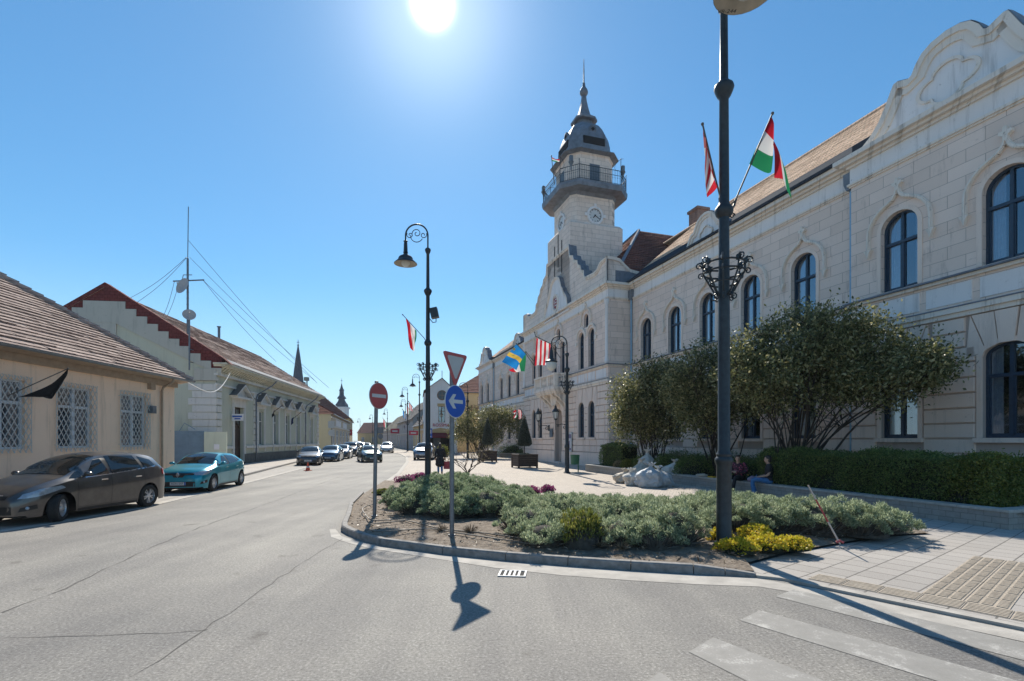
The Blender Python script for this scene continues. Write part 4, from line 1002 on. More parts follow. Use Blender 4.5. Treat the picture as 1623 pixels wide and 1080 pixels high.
g = MB(); g.box(2.9, 3.2, -.24, -.2, 1.3, 1.65); g.box(2.95, 3.15, -.26, -.24, 1.4, 1.5); g.build('letter_box', M['hair'], GT)
# ---- green neo-renaissance house
M['sage'] = stucco('sage_stucco', (.52, .53, .42), .5, .25)
M['ltstone'] = stucco('light_stone_trim', (.64, .63, .58), .65, .3)
M['redtilegable'] = tiles('red_gable_tiles', (.20, .055, .05), (.15, .045, .045), .3, .22, .4, .1)
gA = (-19.9, 33.9); gd = Vector((-.125, 1)).normalized(); gN = 26.8
GH, _ = front_frame('green_house', 'sage green house with pedimented windows, quoins and stepped red gable edge', 'house', gA, (gA[0] + gd.x, gA[1] + gd.y))
def f2(s, z, d): return (s, -d, z)           # street is local -y
def gs(u): return line_t(u, gA, gd)
door_s = gs(377.5); wsx = [gs(u) for u in (413, 436.5, 455, 471.5, 493)]
DW = 1.7; ops = [(door_s, DW, .25, 4.35)] + [(s, 1.25, 1.5, 4.3) for s in wsx]
w = MB(); wall_plane(w, f2, 0, gN, 0, 6.3, ops, .3)
ps, pz = 6.8, 11.75
w.poly([f2(0, 0, 0), f2(0, 7.0, 0), f2(0, pz, -6.8), f2(0, 7.0, -13.6), f2(0, 0, -13.6)]); w.poly([f2(gN, 0, 0), f2(gN, 7.0, 0), f2(gN, pz, -6.8), f2(gN, 7.0, -13.6), f2(gN, 0, -13.6)])
w.build('wall', M['sage'], GH)
k = MB(); k.box(.1, gN - .1, 1.2, 1.3, 0, 6); k.build('dark_backing', M['dark'], GH)  # black sheet in place of rooms, shade painted on
for s in wsx:
    o = sash(GH, f2, s, 1.25, 1.5, 4.3, M['ltstone'], M['dullpane'], .3, rec=.22)
    t = MB()
    def bx(x0, x1, z0, z1, d0, d1): t.add([f2(x, z, d) for d in (d0, d1) for x, z in ((x0, z0), (x1, z0), (x1, z1), (x0, z1))], [(0, 1, 2, 3), (4, 5, 6, 7), (0, 1, 5, 4), (1, 2, 6, 5), (2, 3, 7, 6), (3, 0, 4, 7)])
    for q in (-1, 1): bx(s + q * .78 - .14, s + q * .78 + .14, 1.5, 4.5, -.02, .07)
    bx(s - .95, s + .95, 4.5, 4.8, -.02, .1); bx(s - 1.12, s + 1.12, 4.8, 4.95, -.02, .42)
    t.prism([(s - 1.12, 4.95), (s + 1.12, 4.95), (s, 5.62)], f2, 0, .25); 
    for q in (-1, 1): t.prism([(s + q * 1.2, 4.93), (s, 5.66), (s, 5.84), (s + q * 1.35, 4.97)], f2, 0, .46)
    bx(s - 1.0, s + 1.0, 1.28, 1.46, -.02, .2)
    t.build('pediment', M['ltstone'], o)
    t = MB()
    for q in (-1, 1): t.add([f2(s + q * 1.36, 4.975, .48), f2(s, 5.845, .48), f2(s, 5.85, 0), f2(s + q * 1.36, 4.98, 0)], [(0, 1, 2, 3)])
    t.build('pediment_roof', M['zinc'], o)
M['darkwood'] = plain('dark_wood_door', (.045, .025, .018), .5, var=.3, scale=9)
d = MB(); d.quad(f2(door_s - .85, .25, -.25), f2(door_s + .85, .25, -.25), f2(door_s + .85, 4.35, -.25), f2(door_s - .85, 4.35, -.25))
for x in (-.8, -.04, .72): d.box(door_s + x, door_s + x + .09, .19, .25, .25, 4.3)
for z in (.25, 1.3, 2.7, 2.95, 4.25): d.box(door_s - .8, door_s + .8, .2, .25, z, z + .1)
for q in (-1, 1): d.prism([(door_s + q * .75, 2.75), (door_s, 3.3), (door_s, 3.4), (door_s + q * .8, 2.85)], lambda a, b_, e: (a, .17 + e, b_), 0, .08)
o = d.build('door', M['darkwood'], GH)
p = MB(); p.quad(f2(door_s - .7, 3.05, -.23), f2(door_s + .7, 3.05, -.23), f2(door_s + .7, 4.2, -.23), f2(door_s - .7, 4.2, -.23)); p.build('pane', M['dullpane'], o)
t = MB(); s = door_s
def bx(x0, x1, z0, z1, d0, d1): t.add([f2(x, z, d) for d in (d0, d1) for x, z in ((x0, z0), (x1, z0), (x1, z1), (x0, z1))], [(0, 1, 2, 3), (4, 5, 6, 7), (0, 1, 5, 4), (1, 2, 6, 5), (2, 3, 7, 6), (3, 0, 4, 7)])
for q in (-1, 1): bx(s + q * 1.0 - .15, s + q * 1.0 + .15, .25, 4.35, -.02, .09)
bx(s - 1.15, s + 1.15, 4.35, 4.95, -.02, .1); bx(s - 1.4, s + 1.4, 4.95, 5.1, -.02, .5)
for q in (-1, 1): t.prism([(s + q * 1.5, 5.08), (s, 5.9), (s, 6.08), (s + q * 1.62, 5.12)], f2, 0, .52)
t.prism([(s - 1.4, 5.1), (s + 1.4, 5.1), (s, 5.86)], f2, 0, .2); t.build('door_surround', M['ltstone'], GH)
t = MB()
for q in (-1, 1): t.add([f2(s + q * 1.63, 5.125, .54), f2(s, 6.085, .54), f2(s, 6.09, 0), f2(s + q * 1.63, 5.13, 0)], [(0, 1, 2, 3)])
t.build('pediment_roof', M['zinc'], GH)
qs = [.38, gs(403.7), gs(482.4), gN - .4]
for c in qs:
    z = .9; i = 0; t = MB()
    while z < 5.6:
        hw = .42 if i % 2 else .34
        t.cbox(c - hw, c + hw, .05, -.09, z + .02, z + .46, .03); z += .48; i += 1
    t.build('quoins', M['ltstone'], GH)
z = .9; i = 0; t = MB()
while z < 5.6:                                   # quoins returning onto the side wall
    hw = 1.7 if i % 2 else 1.45
    t.box(-.07, .02, -.05, hw, z + .02, z + .46); z += .48; i += 1
t.build('quoins', M['ltstone'], GH)
t = MB(); bx(-.05, door_s - 1.2, 1.3, 1.48, -.02, .14); bx(door_s + 1.2, gN + .05, 1.3, 1.48, -.02, .14)
for s in wsx:
    for q in (-.8, .8): bx(s + q - .1, s + q + .1, .98, 1.3, -.02, .1)
bx(-.1, gN + .1, 5.62, 5.75, -.02, .12); bx(-.16, gN + .1, 6.28, 6.4, -.05, .2)
t.build('string_course', M['ltstone'], GH)
t = MB(); bx(-.08, door_s - .9, 0, .85, -.02, .1); bx(door_s + .9, gN + .06, 0, .85, -.02, .1); t.build('plinth', plain('dark_plinth', (.10, .105, .095), .9, var=.3, scale=3, bmp=.3), GH)
t = MB()
for i in range(int(gN / .42)):                   # bracketed cornice
    s = .1 + i * .42; t.prism([(0, 6.4), (.55, 6.86), (.55, 6.95), (0, 6.95)], lambda a, b_, e: (s + e, -a, b_), 0, .2)
bx(-.2, gN + .2, 6.86, 6.98, -.05, .66); bx(-.3, gN + .25, 6.98, 7.1, -.05, .78); bx(-.12, gN + .1, 6.4, 6.5, -.05, .2)
t.build('cornice', stucco('cornice_stone', (.62, .59, .46), .8, .3), GH)
rf = MB(); tile_roof(rf, (.5, -.7, 7.1), (gN + .2, -.7, 7.1), (.5, 6.8, pz + .15), (gN + .2, 6.8, pz + .15), 26); rf.quad((-.1, 6.8, pz + .15), (gN + .2, 6.8, pz + .15), (gN + .2, 14.2, 7.0), (-.1, 14.2, 7.0))
M['pinktile'] = tiles('pinkish_roof_tiles', (.50, .38, .33), (.41, .31, .27), .24, .22, .4, .35)
ro = rf.build('roof', M['pinktile'], GH)
sn = MB(); sn.quad((.5, -.72, 7.18), (gN, -.72, 7.18), (gN, -.1, 7.575), (.5, -.1, 7.575)); sn.build('metal_eaves_sheet', plain('galvanised_sheet', (.26, .265, .275), .85, .0, .2, 2, spec=.08), ro)
fl = MB(); fl.tube([(16.5, 6.8, pz + .1), (16.5, 6.8, pz + 1.2)], .12, 8); fl.lathe([(.2, 0), (.2, .08)], 8, (16.5, 6.8, pz + 1.2)); fl.build('flue', M['zinc'], ro)
# parapet gable: stone steps and the red tile border above them
gb = MB(); st = MB(); ns = 10; stp = []
for i in range(ns):                              # stepped stone facing below a red tile border
    y0, y1 = -.4 + 6.6 * i / ns, -.4 + 6.6 * (i + 1) / ns; z = 6.75 + (pz - .75 - 6.75) * i / (ns - 1)
    stp += [(y0, z), (y1, z)]
prof = stp + [(13.6 - a, z) for a, z in stp[::-1]]
low_ = [(a, min(6.3 + (pz - 1.75 - 6.3) * (a + .4) / 7.2, 6.3 + (pz - 1.75 - 6.3) * (14.0 - a) / 7.2) - .1) for a, z in prof]
st.grid([[(0.02, a, z) for a, z in prof], [(-.10, a, z) for a, z in prof], [(-.10, a, z) for a, z in low_], [(0.02, a, z) for a, z in low_]])
edge = [(min(max(a, -1.0), 14.6), 7.1 + (pz + .5 - 7.1) * (1 - abs(a - 6.8) / 7.8)) for a, z in prof]; mid_ = len(edge) // 2
edge = edge[:mid_] + [(6.8, pz + .5)] + edge[mid_:]; prof2 = prof[:mid_] + [(6.8, prof[mid_ - 1][1])] + prof[mid_:]
for x in (-.04, .5): gb.grid([[(x, a, z) for a, z in prof2], [(x, a, max(z, prof2[k_][1])) for k_, (a, z) in enumerate(edge)]])
gb.grid([[(x, a, z) for a, z in [(-1.0, 7.0)] + edge + [(14.6, 7.0)]] for x in (-.04, .5)])
gb.build('gable_parapet', M['redtilegable'], GH)
st.box(-.13, .02, -.1, 1.3, 5.9, 6.7); st.box(-.08, .02, 6.1, 7.5, 6.4, 9.7); st.box(-.12, .02, -.2, 13.6, 5.9, 6.1)
st.build('stepped_gable_trim', stucco('gable_trim_stone', (.47, .465, .405), .6, .3), GH)
for s in (gs(403.7) - .1, gs(482.4) - .1): dpp = MB(); dpp.tube([(s + 3.0, -.75, 7.0), (s + 2.2, -.6, 6.5), (s + .3, -.14, 5.6), (s, -.14, 5.3), (s, -.14, .2)], .05, 7); dpp.build('downpipe', M['zinc'], GH, 50)
M['signblue'] = plain('sign_blue', (.02, .10, .42), .4, var=.05)
ss = thing('name_sign', 'small white and blue sign box projecting beside the green house door', 'sign', (*(Vector(gA) + gd * gs(365)), 3.55), math.atan2(gd.y, gd.x))
b = MB(); b.box(-.08, .08, -.85, -.1, -.24, .24); b.build('sign_box', M['hair'], ss)
b = MB(); b.box(-.095, -.08, -.8, -.15, .0, .12); b.box(-.095, -.08, -.7, -.3, -.16, -.06); b.build('sign_lettering', M['signblue'], ss)
# ================================================================ generic street houses
M['tanwall'] = stucco('tan_stucco', (.50, .44, .33), .3, .2); M['greywall'] = stucco('grey_stucco', (.46, .44, .42), .4, .2); M['ochre'] = stucco('ochre_stucco', (.52, .38, .2), .3, .2)
M['whitewall'] = stucco('white_stucco', (.78, .77, .75), .2, .2); M['orange'] = stucco('orange_stucco', (.55, .32, .15), .3, .2); M['yellow'] = stucco('yellow_stucco', (.58, .47, .27), .3, .2)
M['olivetile'] = tiles('olive_grey_tiles', (.27, .25, .20), (.22, .2, .16), .3, .3, .4, .4); M['greytile'] = tiles('grey_tiles', (.25, .235, .225), (.2, .19, .18), .3, .3, .4, .4)
M['rosetile'] = tiles('rose_tiles', (.42, .22, .17), (.34, .17, .13), .3, .3, .4, .25)
M['shopdark'] = plain('shopfront_dark', (.05, .055, .06), .3, var=.2)
def street_house(name, label, A, B, sg, depth, eave, ridge, wall, roof, rows, trim=None, hip=(0, 0), door=None, frame=None):
    """A-B is the street front; rows: list of (list of positions 0..1, width, z0, z1)"""
    root, L = front_frame(name, label, 'house', A, B)
    fn = lambda s, z, d: (s, d * sg, z)
    zs = sorted(set([0] + [r[3] + .5 for r in rows[:-1]] + [eave]))
    w = MB()
    for i, r in enumerate(rows): wall_plane(w, fn, 0, L, zs[i], zs[i + 1], [(q * L, r[1], max(r[2], zs[i] + .02), r[3]) for q in r[0]], .15)
    for s in (0, L):
        w.quad(fn(s, 0, 0), fn(s, eave, 0), fn(s, eave, -depth), fn(s, 0, -depth))
        if not hip[0 if s == 0 else 1]: w.poly([fn(s, eave, 0), fn(s, ridge - .05, -depth / 2), fn(s, eave, -depth)])
    w.quad(fn(0, 0, -depth), fn(L, 0, -depth), fn(L, eave, -depth), fn(0, eave, -depth)); w.build('wall', M[wall], root)
    k = MB(); k.add([fn(x, z, -.8) for x, z in ((.1, 0), (L - .1, 0), (L - .1, eave - .1), (.1, eave - .1))], [(0, 1, 2, 3)]); k.build('dark_backing', M['dark'], root)  # dark sheet behind the front, stands in for shaded rooms
    for r in rows:
        for q in r[0]: sash(root, fn, q * L, r[1], r[2], r[3], frame or M['hair'], M['dullpane'], .3 if r[3] - r[2] > 1.3 else 0, rec=.1, name='window' if r[2] > .5 else 'shop_window')
    rf = MB(); o = .35; ez = eave - o * (ridge - eave) / (depth / 2)
    a0, a1 = (-.2 + hip[0] * depth / 2), (L + .2 - hip[1] * depth / 2)
    tile_roof(rf, fn(-.2, ez + .1, o), fn(L + .2, ez + .1, o), fn(a0, ridge, -depth / 2), fn(a1, ridge, -depth / 2), 14)
    rf.quad(fn(-.2, ez + .1, -depth - o), fn(L + .2, ez + .1, -depth - o), fn(a1, ridge, -depth / 2), fn(a0, ridge, -depth / 2))
    if hip[0]: tile_roof(rf, fn(-.2, ez + .1, o), fn(-.2, ez + .1, -depth - o), fn(a0, ridge, -depth / 2), fn(a0, ridge, -depth / 2), 14)
    if hip[1]: tile_roof(rf, fn(L + .2, ez + .1, o), fn(L + .2, ez + .1, -depth - o), fn(a1, ridge, -depth / 2), fn(a1, ridge, -depth / 2), 14)
    rf.build('roof', M[roof], root)
    g = MB(); g.tube([fn(-.2, ez + .08, o + .06), fn(L + .2, ez + .08, o + .06)], .07, 6); g.build('gutter', M['zinc'], root)
    if trim:
        t = MB()
        for z in trim: t.add([fn(x, zz, d) for d in (0, .12) for x, zz in ((-.05, z), (L + .05, z), (L + .05, z + .2), (-.05, z + .2))], [(4, 5, 6, 7), (0, 1, 5, 4), (2, 3, 7, 6), (3, 0, 4, 7), (1, 2, 6, 5)])
        t.build('string_course', M['ltstone'], root)
    return root, L, fn
r3, L, fn = street_house('shop_house', 'tan house with pilastered shopfront and hipped tile roof beyond the green house', (-24.4, 68), (-34, 106), -1, 9, 5.5, 8.3, 'tanwall', 'redtile', [([.1, .24, .42, .56, .74, .9], 3.2, .4, 3.4)], [3.7, 4.9], (1, 0))
for q in (.17, .5): b = MB(); b.add([fn(L * (q + e), z, d) for d in (0, .1) for e, z in ((0, 3.95), (.22, 3.95), (.22, 4.85), (0, 4.85))], [(0, 1, 2, 3), (4, 5, 6, 7), (0, 1, 5, 4), (1, 2, 6, 5), (2, 3, 7, 6), (3, 0, 4, 7)]); b.build('fascia_board', M['whitewall'], r3)
r4, L, fn = street_house('corner_house', 'taller cream house with steep red tile roof behind the tan shop', (-34.6, 107.5), (-43, 136), -1, 13, 6.6, 12.2, 'yellow', 'redtile', [([.15, .4, .65, .9], 1.3, .9, 3.0)], [3.6], (1, 1))
# white bars of snow guards that stripe the red roof
b = MB(); sl_ = (12.2 - 6.6) / 6.5
for i in range(7):
    d = -.8 - i * .8; b.add([fn(x, 6.6 - d * sl_ + .1 + e, d) for e in (0, .3) for x in (3 + i * .9, L - 2 - i * .9)], [(0, 1, 3, 2)])
b.build('snow_guard', M['hair'], r4)
street_house('row_house', 'long low ochre row house far down the left side', (-44, 138), (-66, 195), -1, 9, 4.6, 8.2, 'orange', 'rosetile', [([.06, .16, .26, .36, .46, .56, .66, .76, .86, .95], 1.2, 1.0, 2.8)])
street_house('row_house', 'pink-roofed cream house closing the far bend', (-63, 206), (-40, 200), -1, 10, 4.8, 9.0, 'ochre', 'rosetile', [([.1, .3, .5, .7, .9], 1.3, .9, 2.9)])
# right side, near to far
street_house('row_house', 'small ochre house with grey roof next to the white gabled shop', (-13.4, 77), (-18.2, 93), 1, 9, 4.5, 9.4, 'yellow', 'greytile', [([.12, .34, .56, .8], 1.5, .4, 2.9)], [3.4])
street_house('row_house', 'grey two-storey house with upper row of small windows at far right kerb', (-18.4, 94), (-28.2, 124), 1, 10, 6.0, 10.6, 'greywall', 'greytile', [([.06, .16, .28, .4, .52, .64, .76, .9], 2.0, .3, 2.8), ([.07, .16, .25, .34, .45, .55, .66, .78, .9], 1.1, 3.9, 5.4)], [3.1], (0, 0))
street_house('row_house', 'low grey-fronted house with olive tile roof farthest on the right', (-28.4, 125), (-44, 172), 1, 10, 4.8, 9.6, 'greywall', 'olivetile', [([.05, .13, .21, .3, .4, .5, .6, .7, .8, .9], 1.4, .8, 3.0)], [3.5])
# ---- white gabled shop with the round window
A, B = (-12.2, 70.2), (-8.0, 71.0)
WS, L = front_frame('gabled_shop', 'white gabled shop with round window and dark red awning', 'shop', A, B)
fw = lambda s, z, d: (s, -d, z)
gx = 2.45; w = MB()
wall_plane(w, fw, 0, L + .3, 0, 3.9, [(gx - .3, 2.9, .15, 2.9)], .4); wall_plane(w, fw, .9, 4.1, 3.9, 7.3, [(gx - .05, .95, 4.35, 6.6)], .2); w.quad(fw(0, 3.9, 0), fw(.9, 3.9, 0), fw(.9, 7.3, 0), fw(0, 7.3, 0)); w.quad(fw(4.1, 3.9, 0), fw(L + .3, 3.9, 0), fw(L + .3, 7.3, 0), fw(4.1, 7.3, 0))
w.poly([fw(0, 7.3, 0), fw(L + .3, 7.3, 0), fw(L + .3, 8.55, 0), fw(gx, 10.5, 0), fw(.55, 9.2, 0), fw(.55, 8.6, 0), fw(0, 8.4, 0)])
w.quad(fw(0, 0, 0), fw(0, 8.4, 0), fw(0, 8.4, -12), fw(0, 0, -12)); w.quad(fw(L + .3, 0, 0), fw(L + .3, 8.4, 0), fw(L + .3, 8.4, -12), fw(L + .3, 0, -12)); w.build('wall', M['whitewall'], WS)
k = MB(); k.box(.2, L, 1.0, 1.1, 0, 7); k.build('dark_backing', M['dark'], WS)  # dark backing, the shade indoors painted as a sheet
M['brownwood'] = plain('brown_window_wood', (.17, .09, .05), .55)
sash(WS, fw, gx - .05, .95, 4.35, 6.6, M['brownwood'], M['dullpane'], .3)
t = MB(); cc = [(math.cos(q), math.sin(q)) for q in np.linspace(0, 2 * math.pi, 25)]
t.grid([[fw(gx + r * a, 8.15 + r * b_, d) for a, b_ in cc] for r, d in ((.7, 0), (.7, .06), (.58, .06), (.58, .01))]); t.box(gx - .58, gx + .58, -.05, -.01, 8.12, 8.18); t.box(gx - .03, gx + .03, -.05, -.01, 7.57, 8.73)
o = t.build('round_window', M['brownwood'], WS); p = MB(); p.poly([fw(gx + .58 * a, 8.15 + .58 * b_, .012) for a, b_ in cc[:-1]]); p.build('pane', plain('dark_glass', (.05, .07, .09), .08), o)
t = MB(); t.box(gx - .65, gx + .55, -.03, 0, 6.62, 7.0); t.build('lintel', M['ochre'], WS)
rf = MB()
for q, (x, z) in ((-1, (-.1, 8.75)), (1, (4.95, 8.3))): rf.quad((gx, -.25, 10.6), (x, -.25, z), (x, 12, z), (gx, 12, 10.6))
rf.build('roof', M['redtile'], WS)
t = MB(); t.tube([(gx, 0, 10.5), (gx, 0, 11.6)], .05, 6); t.build('finial', M['zinc'], WS)
M['awning'] = plain('dark_red_awning', (.16, .02, .03), .8)
t = MB(); t.prism([(0, 2.9), (.0, 2.3), (.9, 2.2), (.9, 2.35)], lambda a, z, e: (gx - 1.75 + e, -a, z), 0, 2.9); t.build('awning', M['awning'], WS)
t = MB(); t.prism([(gx - 1.9, 2.9), (gx + 1.4, 2.9), (gx + 1.2, 3.35), (gx - .2, 3.6), (gx - 1.7, 3.3)], fw, 0, .08); t.build('arched_fascia', M['ochre'], WS)
M['signred'] = plain('sign_red', (.45, .02, .05), .5, var=.05)
me = text_mesh('ROSSMANN', .62, .03); o = link('shop_lettering', me, M['signred'], WS); o.rotation_euler = (R(90), 0, 0); o.location = (gx + .35, -.04, 3.95)
d = MB(); d.box(gx - 1.2, gx - .2, .2, .25, .15, 2.2); d.build('door', M['shopdark'], WS)
# ---- big cream hotel behind
hr_, L, fn = street_house('cream_hotel', 'big cream building with brown timber band and hipped red roof behind the trees', (-10.5, 86.5), (10, 91), -1, 14, 10.2, 14.6, 'yellow', 'redtile', [([.1, .25, .4, .55], 1.4, 1.0, 3.2), ([.1, .25, .4, .55, .7, .85], 1.3, 4.4, 6.4), ([.1, .25, .4, .55, .7, .85], 1.2, 8.0, 9.4)], None, (1, 1), None, M['brownwood'])
b = MB(); b.add([fn(x, z, d) for d in (0, .3) for x, z in ((-.1, 6.9), (L, 6.9), (L, 7.5), (-.1, 7.5))], [(4, 5, 6, 7), (0, 1, 5, 4), (2, 3, 7, 6), (3, 0, 4, 7), (1, 2, 6, 5)])
for i in range(30): b.add([fn(L * i / 30 + e, z, d) for d in (0, .45) for e, z in ((0, 7.5), (.2, 7.5), (.2, 7.9), (0, 7.9))], [(4, 5, 6, 7), (0, 1, 5, 4), (2, 3, 7, 6), (3, 0, 4, 7), (1, 2, 6, 5)])
b.build('timber_band', M['brownwood'], hr_)
# ---- churches
M['slate'] = plain('slate_spire', (.05, .062, .085), .6, 0, .25, 2)
ct = thing('church_spire', 'tall needle spire with small corner pinnacles rising behind the green house', 'church', (-67.8, 160, 0))
b = MB(); b.box(-2.3, 2.3, -2.3, 2.3, 0, 17); b.build('tower', M['brick'], ct)
b = MB(); b.lathe([(2.5, 16.8), (1.9, 19.0), (1.3, 24), (.7, 28.5), (.2, 31.5), (.12, 31.7)], 8); 
b.build('spire', M['slate'], ct)
for a in (-2, 2):
    for c_ in (-2, 2): b = MB(); b.lathe([(.7, 15), (.7, 17.5), (.05, 20.5)], 6, (a, c_, 0)); b.build('pinnacle', M['slate'], ct)
b = MB()
for c_ in range(4):
    m = MB(); m.prism([(-1.6, 16.8), (1.6, 16.8), (0, 20.2)], lambda a, z, d: (a, -2.35 + d, z), 0, .8); m.xf(Matrix.Rotation(c_ * math.pi / 2, 4, 'Z')); b.join(m)
b.build('tower_gable', M['brick'], ct)
b = MB(); b.lathe([(.28, 31.7), (.3, 31.9), (.1, 32.2)], 8); b.box(-.06, .06, -.06, .06, 32, 33.6); b.box(-.4, .4, -.06, .06, 32.7, 32.85); b.build('cross', M['iron'], ct)
c2 = thing('church_tower', 'baroque church tower with stepped dark lantern roof in the far distance', 'church', (-67.5, 200, 0))
b = MB(); b.box(-2.2, 2.2, -2.2, 2.2, 0, 14.2); b.box(-2.6, 2.6, -2.6, 2.6, 14.2, 14.8); b.build('tower', M['whitewall'], c2)
b = MB(); b.lathe([(2.7, 14.8), (2.5, 15.8), (1.7, 16.8), (1.3, 17.6), (1.25, 18.0), (1.9, 18.2), (1.6, 18.7), (.95, 19.5), (.85, 21.2), (1.1, 21.4), (.6, 22.2), (.3, 23.3), (.1, 24.2)], 8); b.build('lantern_roof', M['slate'], c2)
b = MB(); b.box(-.05, .05, -.05, .05, 24, 26.2); b.box(-.4, .4, -.05, .05, 25.2, 25.35); b.build('cross', M['iron'], c2)
# ================================================================ STREET LAMPS
M['glass'] = plain('lamp_glass', (.62, .62, .58), .15, var=.03)
M['shadein'] = plain('lamp_shade_inside', (.42, .38, .31), .6, var=.15)
def spiral(c, r0, r1, a0, turns, fn, n=18):
    out = []
    for i in range(n + 1):
        q = i / n; a = a0 + turns * 2 * math.pi * q; r = r0 + (r1 - r0) * q
        out.append(fn(c[0] + r * math.cos(a), c[1] + r * math.sin(a)))
    return out
def lamp(label, loc, rz, H=1.0, near=True, globe=False, zb=4.4, basket=True, drop=0.0, group='ornate street lamps along the road'):
    """arm reaches along local +x; H is the arch centre height"""
    r = thing('street_lamp', label, 'street lamp', loc, rz, group)
    n = 20 if near else 10
    zt = (9.5 - drop) if not globe else 6.8; z2 = 7.8 if not globe else 5.9; z3 = 5.75 if not globe else 4.6
    p = MB()
    p.lathe([(.2, 0), (.2, .04), (.15, .08), (.125, .12), (.12, 1.40), (.135, 1.44), (.15, 1.48), (.15, 1.52), (.12, 1.56), (.13, 1.60), (.10, 1.66), (.098, 3.2),
             (.085, z3 - .12), (.13, z3 - .07), (.15, z3 - .02), (.15, z3 + .04), (.1, z3 + .1), (.085, z3 + .16),
             (.075, z2 - .14), (.11, z2 - .09), (.15, z2), (.165, z2 + .05), (.15, z2 + .1), (.09, z2 + .15), (.07, z2 + .2), (.06, zt - .15), (.09, zt - .1), (.12, zt), (.11, zt + .05), (.05, zt + .1)], n)
    p.build('pole', M['iron'], r, 40)
    g = lambda x, z: (x, 0, z)
    rad = .45; zc = zt + .6
    a = MB(); arc = [g(0, zt)] + [g(rad - rad * math.cos(q), zc + rad * math.sin(q)) for q in np.linspace(0, math.pi, 20)] + [g(.9, zc - .25)]
    a.tube(arc, .032, 8)
    if near:
        for s_ in (spiral((.45, zc + .08), .2, .04, -.5, 1.3, g), spiral((.18, zc + .02), .14, .03, 2.6, 1.2, g), spiral((.72, zc + .02), .14, .03, .6, -1.2, g), spiral((.45, zc - .02), .25, .25, 3.6, .45, g, 10)):
            a.tube(s_, .016, 6)
    else:
        for s_ in (spiral((.45, zc + .08), .2, .06, -.5, 1.2, g, 9), spiral((.18, zc + .02), .13, .04, 2.6, 1.0, g, 7), spiral((.72, zc + .02), .13, .04, .6, -1.0, g, 7)): a.tube(s_, .02, 4)
    a.build('arm', M['iron'], r, 50)
    zl = zc - .2
    s = MB()
    if not globe:
        s.lathe([(.05, 0), (.09, -.03), (.06, -.08), (.07, -.12), (.085, -.45), (.1, -.5), (.07, -.53), (.13, -.6), (.25, -.66), (.29, -.72), (.3, -.78), (.46, -.93), (.465, -.95)], 24 if near else 12, (.9, 0, zl), False)
        o = s.build('lamp_shade', M['iron'], r, 35)
        s = MB(); s.lathe([(.46, -.95), (.44, -.94), (.3, -.82), (.24, -.8), (.22, -.84), (.2, -.9)], 24 if near else 12, (.9, 0, zl), False); s.lathe([(.45, -.94), (.3, -.8), (.05, -.78)], 24 if near else 12, (.9, 0, zl), False)
        s.build('shade_lining', M['shadein'], o, 50)
        s = MB(); s.lathe([(.2, -.86), (.17, -.97), (.1, -1.04), (.01, -1.06)], 16 if near else 8, (.9, 0, zl)); s.build('lamp_glass', M['glass'], o, 60)
    else:
        s.lathe([(.05, 0), (.08, -.05), (.06, -.1), (.1, -.2), (.13, -.6), (.2, -.7), (.34, -.78), (.36, -.85), (.3, -.87)], 16, (.9, 0, zl), False); o = s.build('lamp_shade', M['iron'], r, 35)
        s = MB(); s.lathe([(.3, -.86), (.32, -1.0), (.26, -1.2), (.12, -1.32), (.02, -1.35)], 16, (.9, 0, zl)); s.build('lamp_glass', M['glass'], o, 60)
    if basket:
        b = MB(); nb = 8 if near else 6
        ring = lambda R_, z: [(R_ * math.cos(q), R_ * math.sin(q), z) for q in np.linspace(0, 2 * math.pi, 25 if near else 13)]
        for R_, z in ((.33, zb + .44), (.33, zb + .30), (.22, zb + .12)): b.tube(ring(R_, z), .016 if near else .025, 6 if near else 4, False)
        for k in range(nb):
            q = 2 * math.pi * (k + .5) / nb; c_, s_ = math.cos(q), math.sin(q); fr = lambda x, z: (x * c_, x * s_, z)
            b.tube([fr(.08, zb - .1), fr(.16, zb - .02), fr(.24, zb + .13), fr(.33, zb + .3), fr(.335, zb + .5), fr(.37, zb + .53)], .016 if near else .025, 6 if near else 4)
            if near:
                b.tube(spiral((.40, zb + .46), .06, .02, 2.4, -1.1, fr, 10), .012, 5); b.tube(spiral((.37, zb + .28), .055, .015, 2.2, -1.1, fr, 10), .012, 5)
                b.tube(spiral((.15, zb - .12), .06, .015, 1.8, -1.2, fr, 10), .012, 5); b.box(*sorted((.33 * c_ - .03, .33 * c_ + .03)), *sorted((.33 * s_ - .03, .33 * s_ + .03)), zb + .42, zb + .5)
        b.build('flower_basket', M['iron'], r, 50)
    return r
L1 = lamp('tall dark street lamp with two flags beside yellow flowers at the bed corner', (3.62, 8.62, .1), R(-93), drop=.22)
sh_ = [c for c in bpy.data.objects if c.parent == L1 and c.name.startswith('lamp_shade')][0]
lt = link('shade_lettering', text_mesh('VB-244', .1, .001), M['iron'], sh_); lt.matrix_basis = frame4((0, 1, 0), (1, 0, 0), (0, 0, -1), (.9 - .36, -.15, 9.5 - .22 + .4 - .97))
L2 = lamp('tall street lamp with floodlight and single flag rising behind the lavender', (-3.4, 20.4, .1), R(180))
fx = thing('floodlight', 'small dark floodlight clamped to the lamp pole above the flag', 'floodlight', (-3.4, 20.4, 0), 0)
b = MB(); b.mbox(Matrix.Translation((.27, -.05, 7.05)) @ Matrix.Rotation(R(-12), 4, 'Y'), .15, .14, .2); b.mbox(Matrix.Translation((.27, .1, 7.05)), .11, .03, .16); b.build('housing', M['iron'], fx)
b = MB(); b.tube([(.06, 0, 6.85), (.2, 0, 6.68), (.33, 0, 6.7), (.33, 0, 6.9)], .02, 6); b.tube([(.06, 0, 7.1), (.16, 0, 7.1)], .025, 6); b.build('bracket', M['iron'], fx)
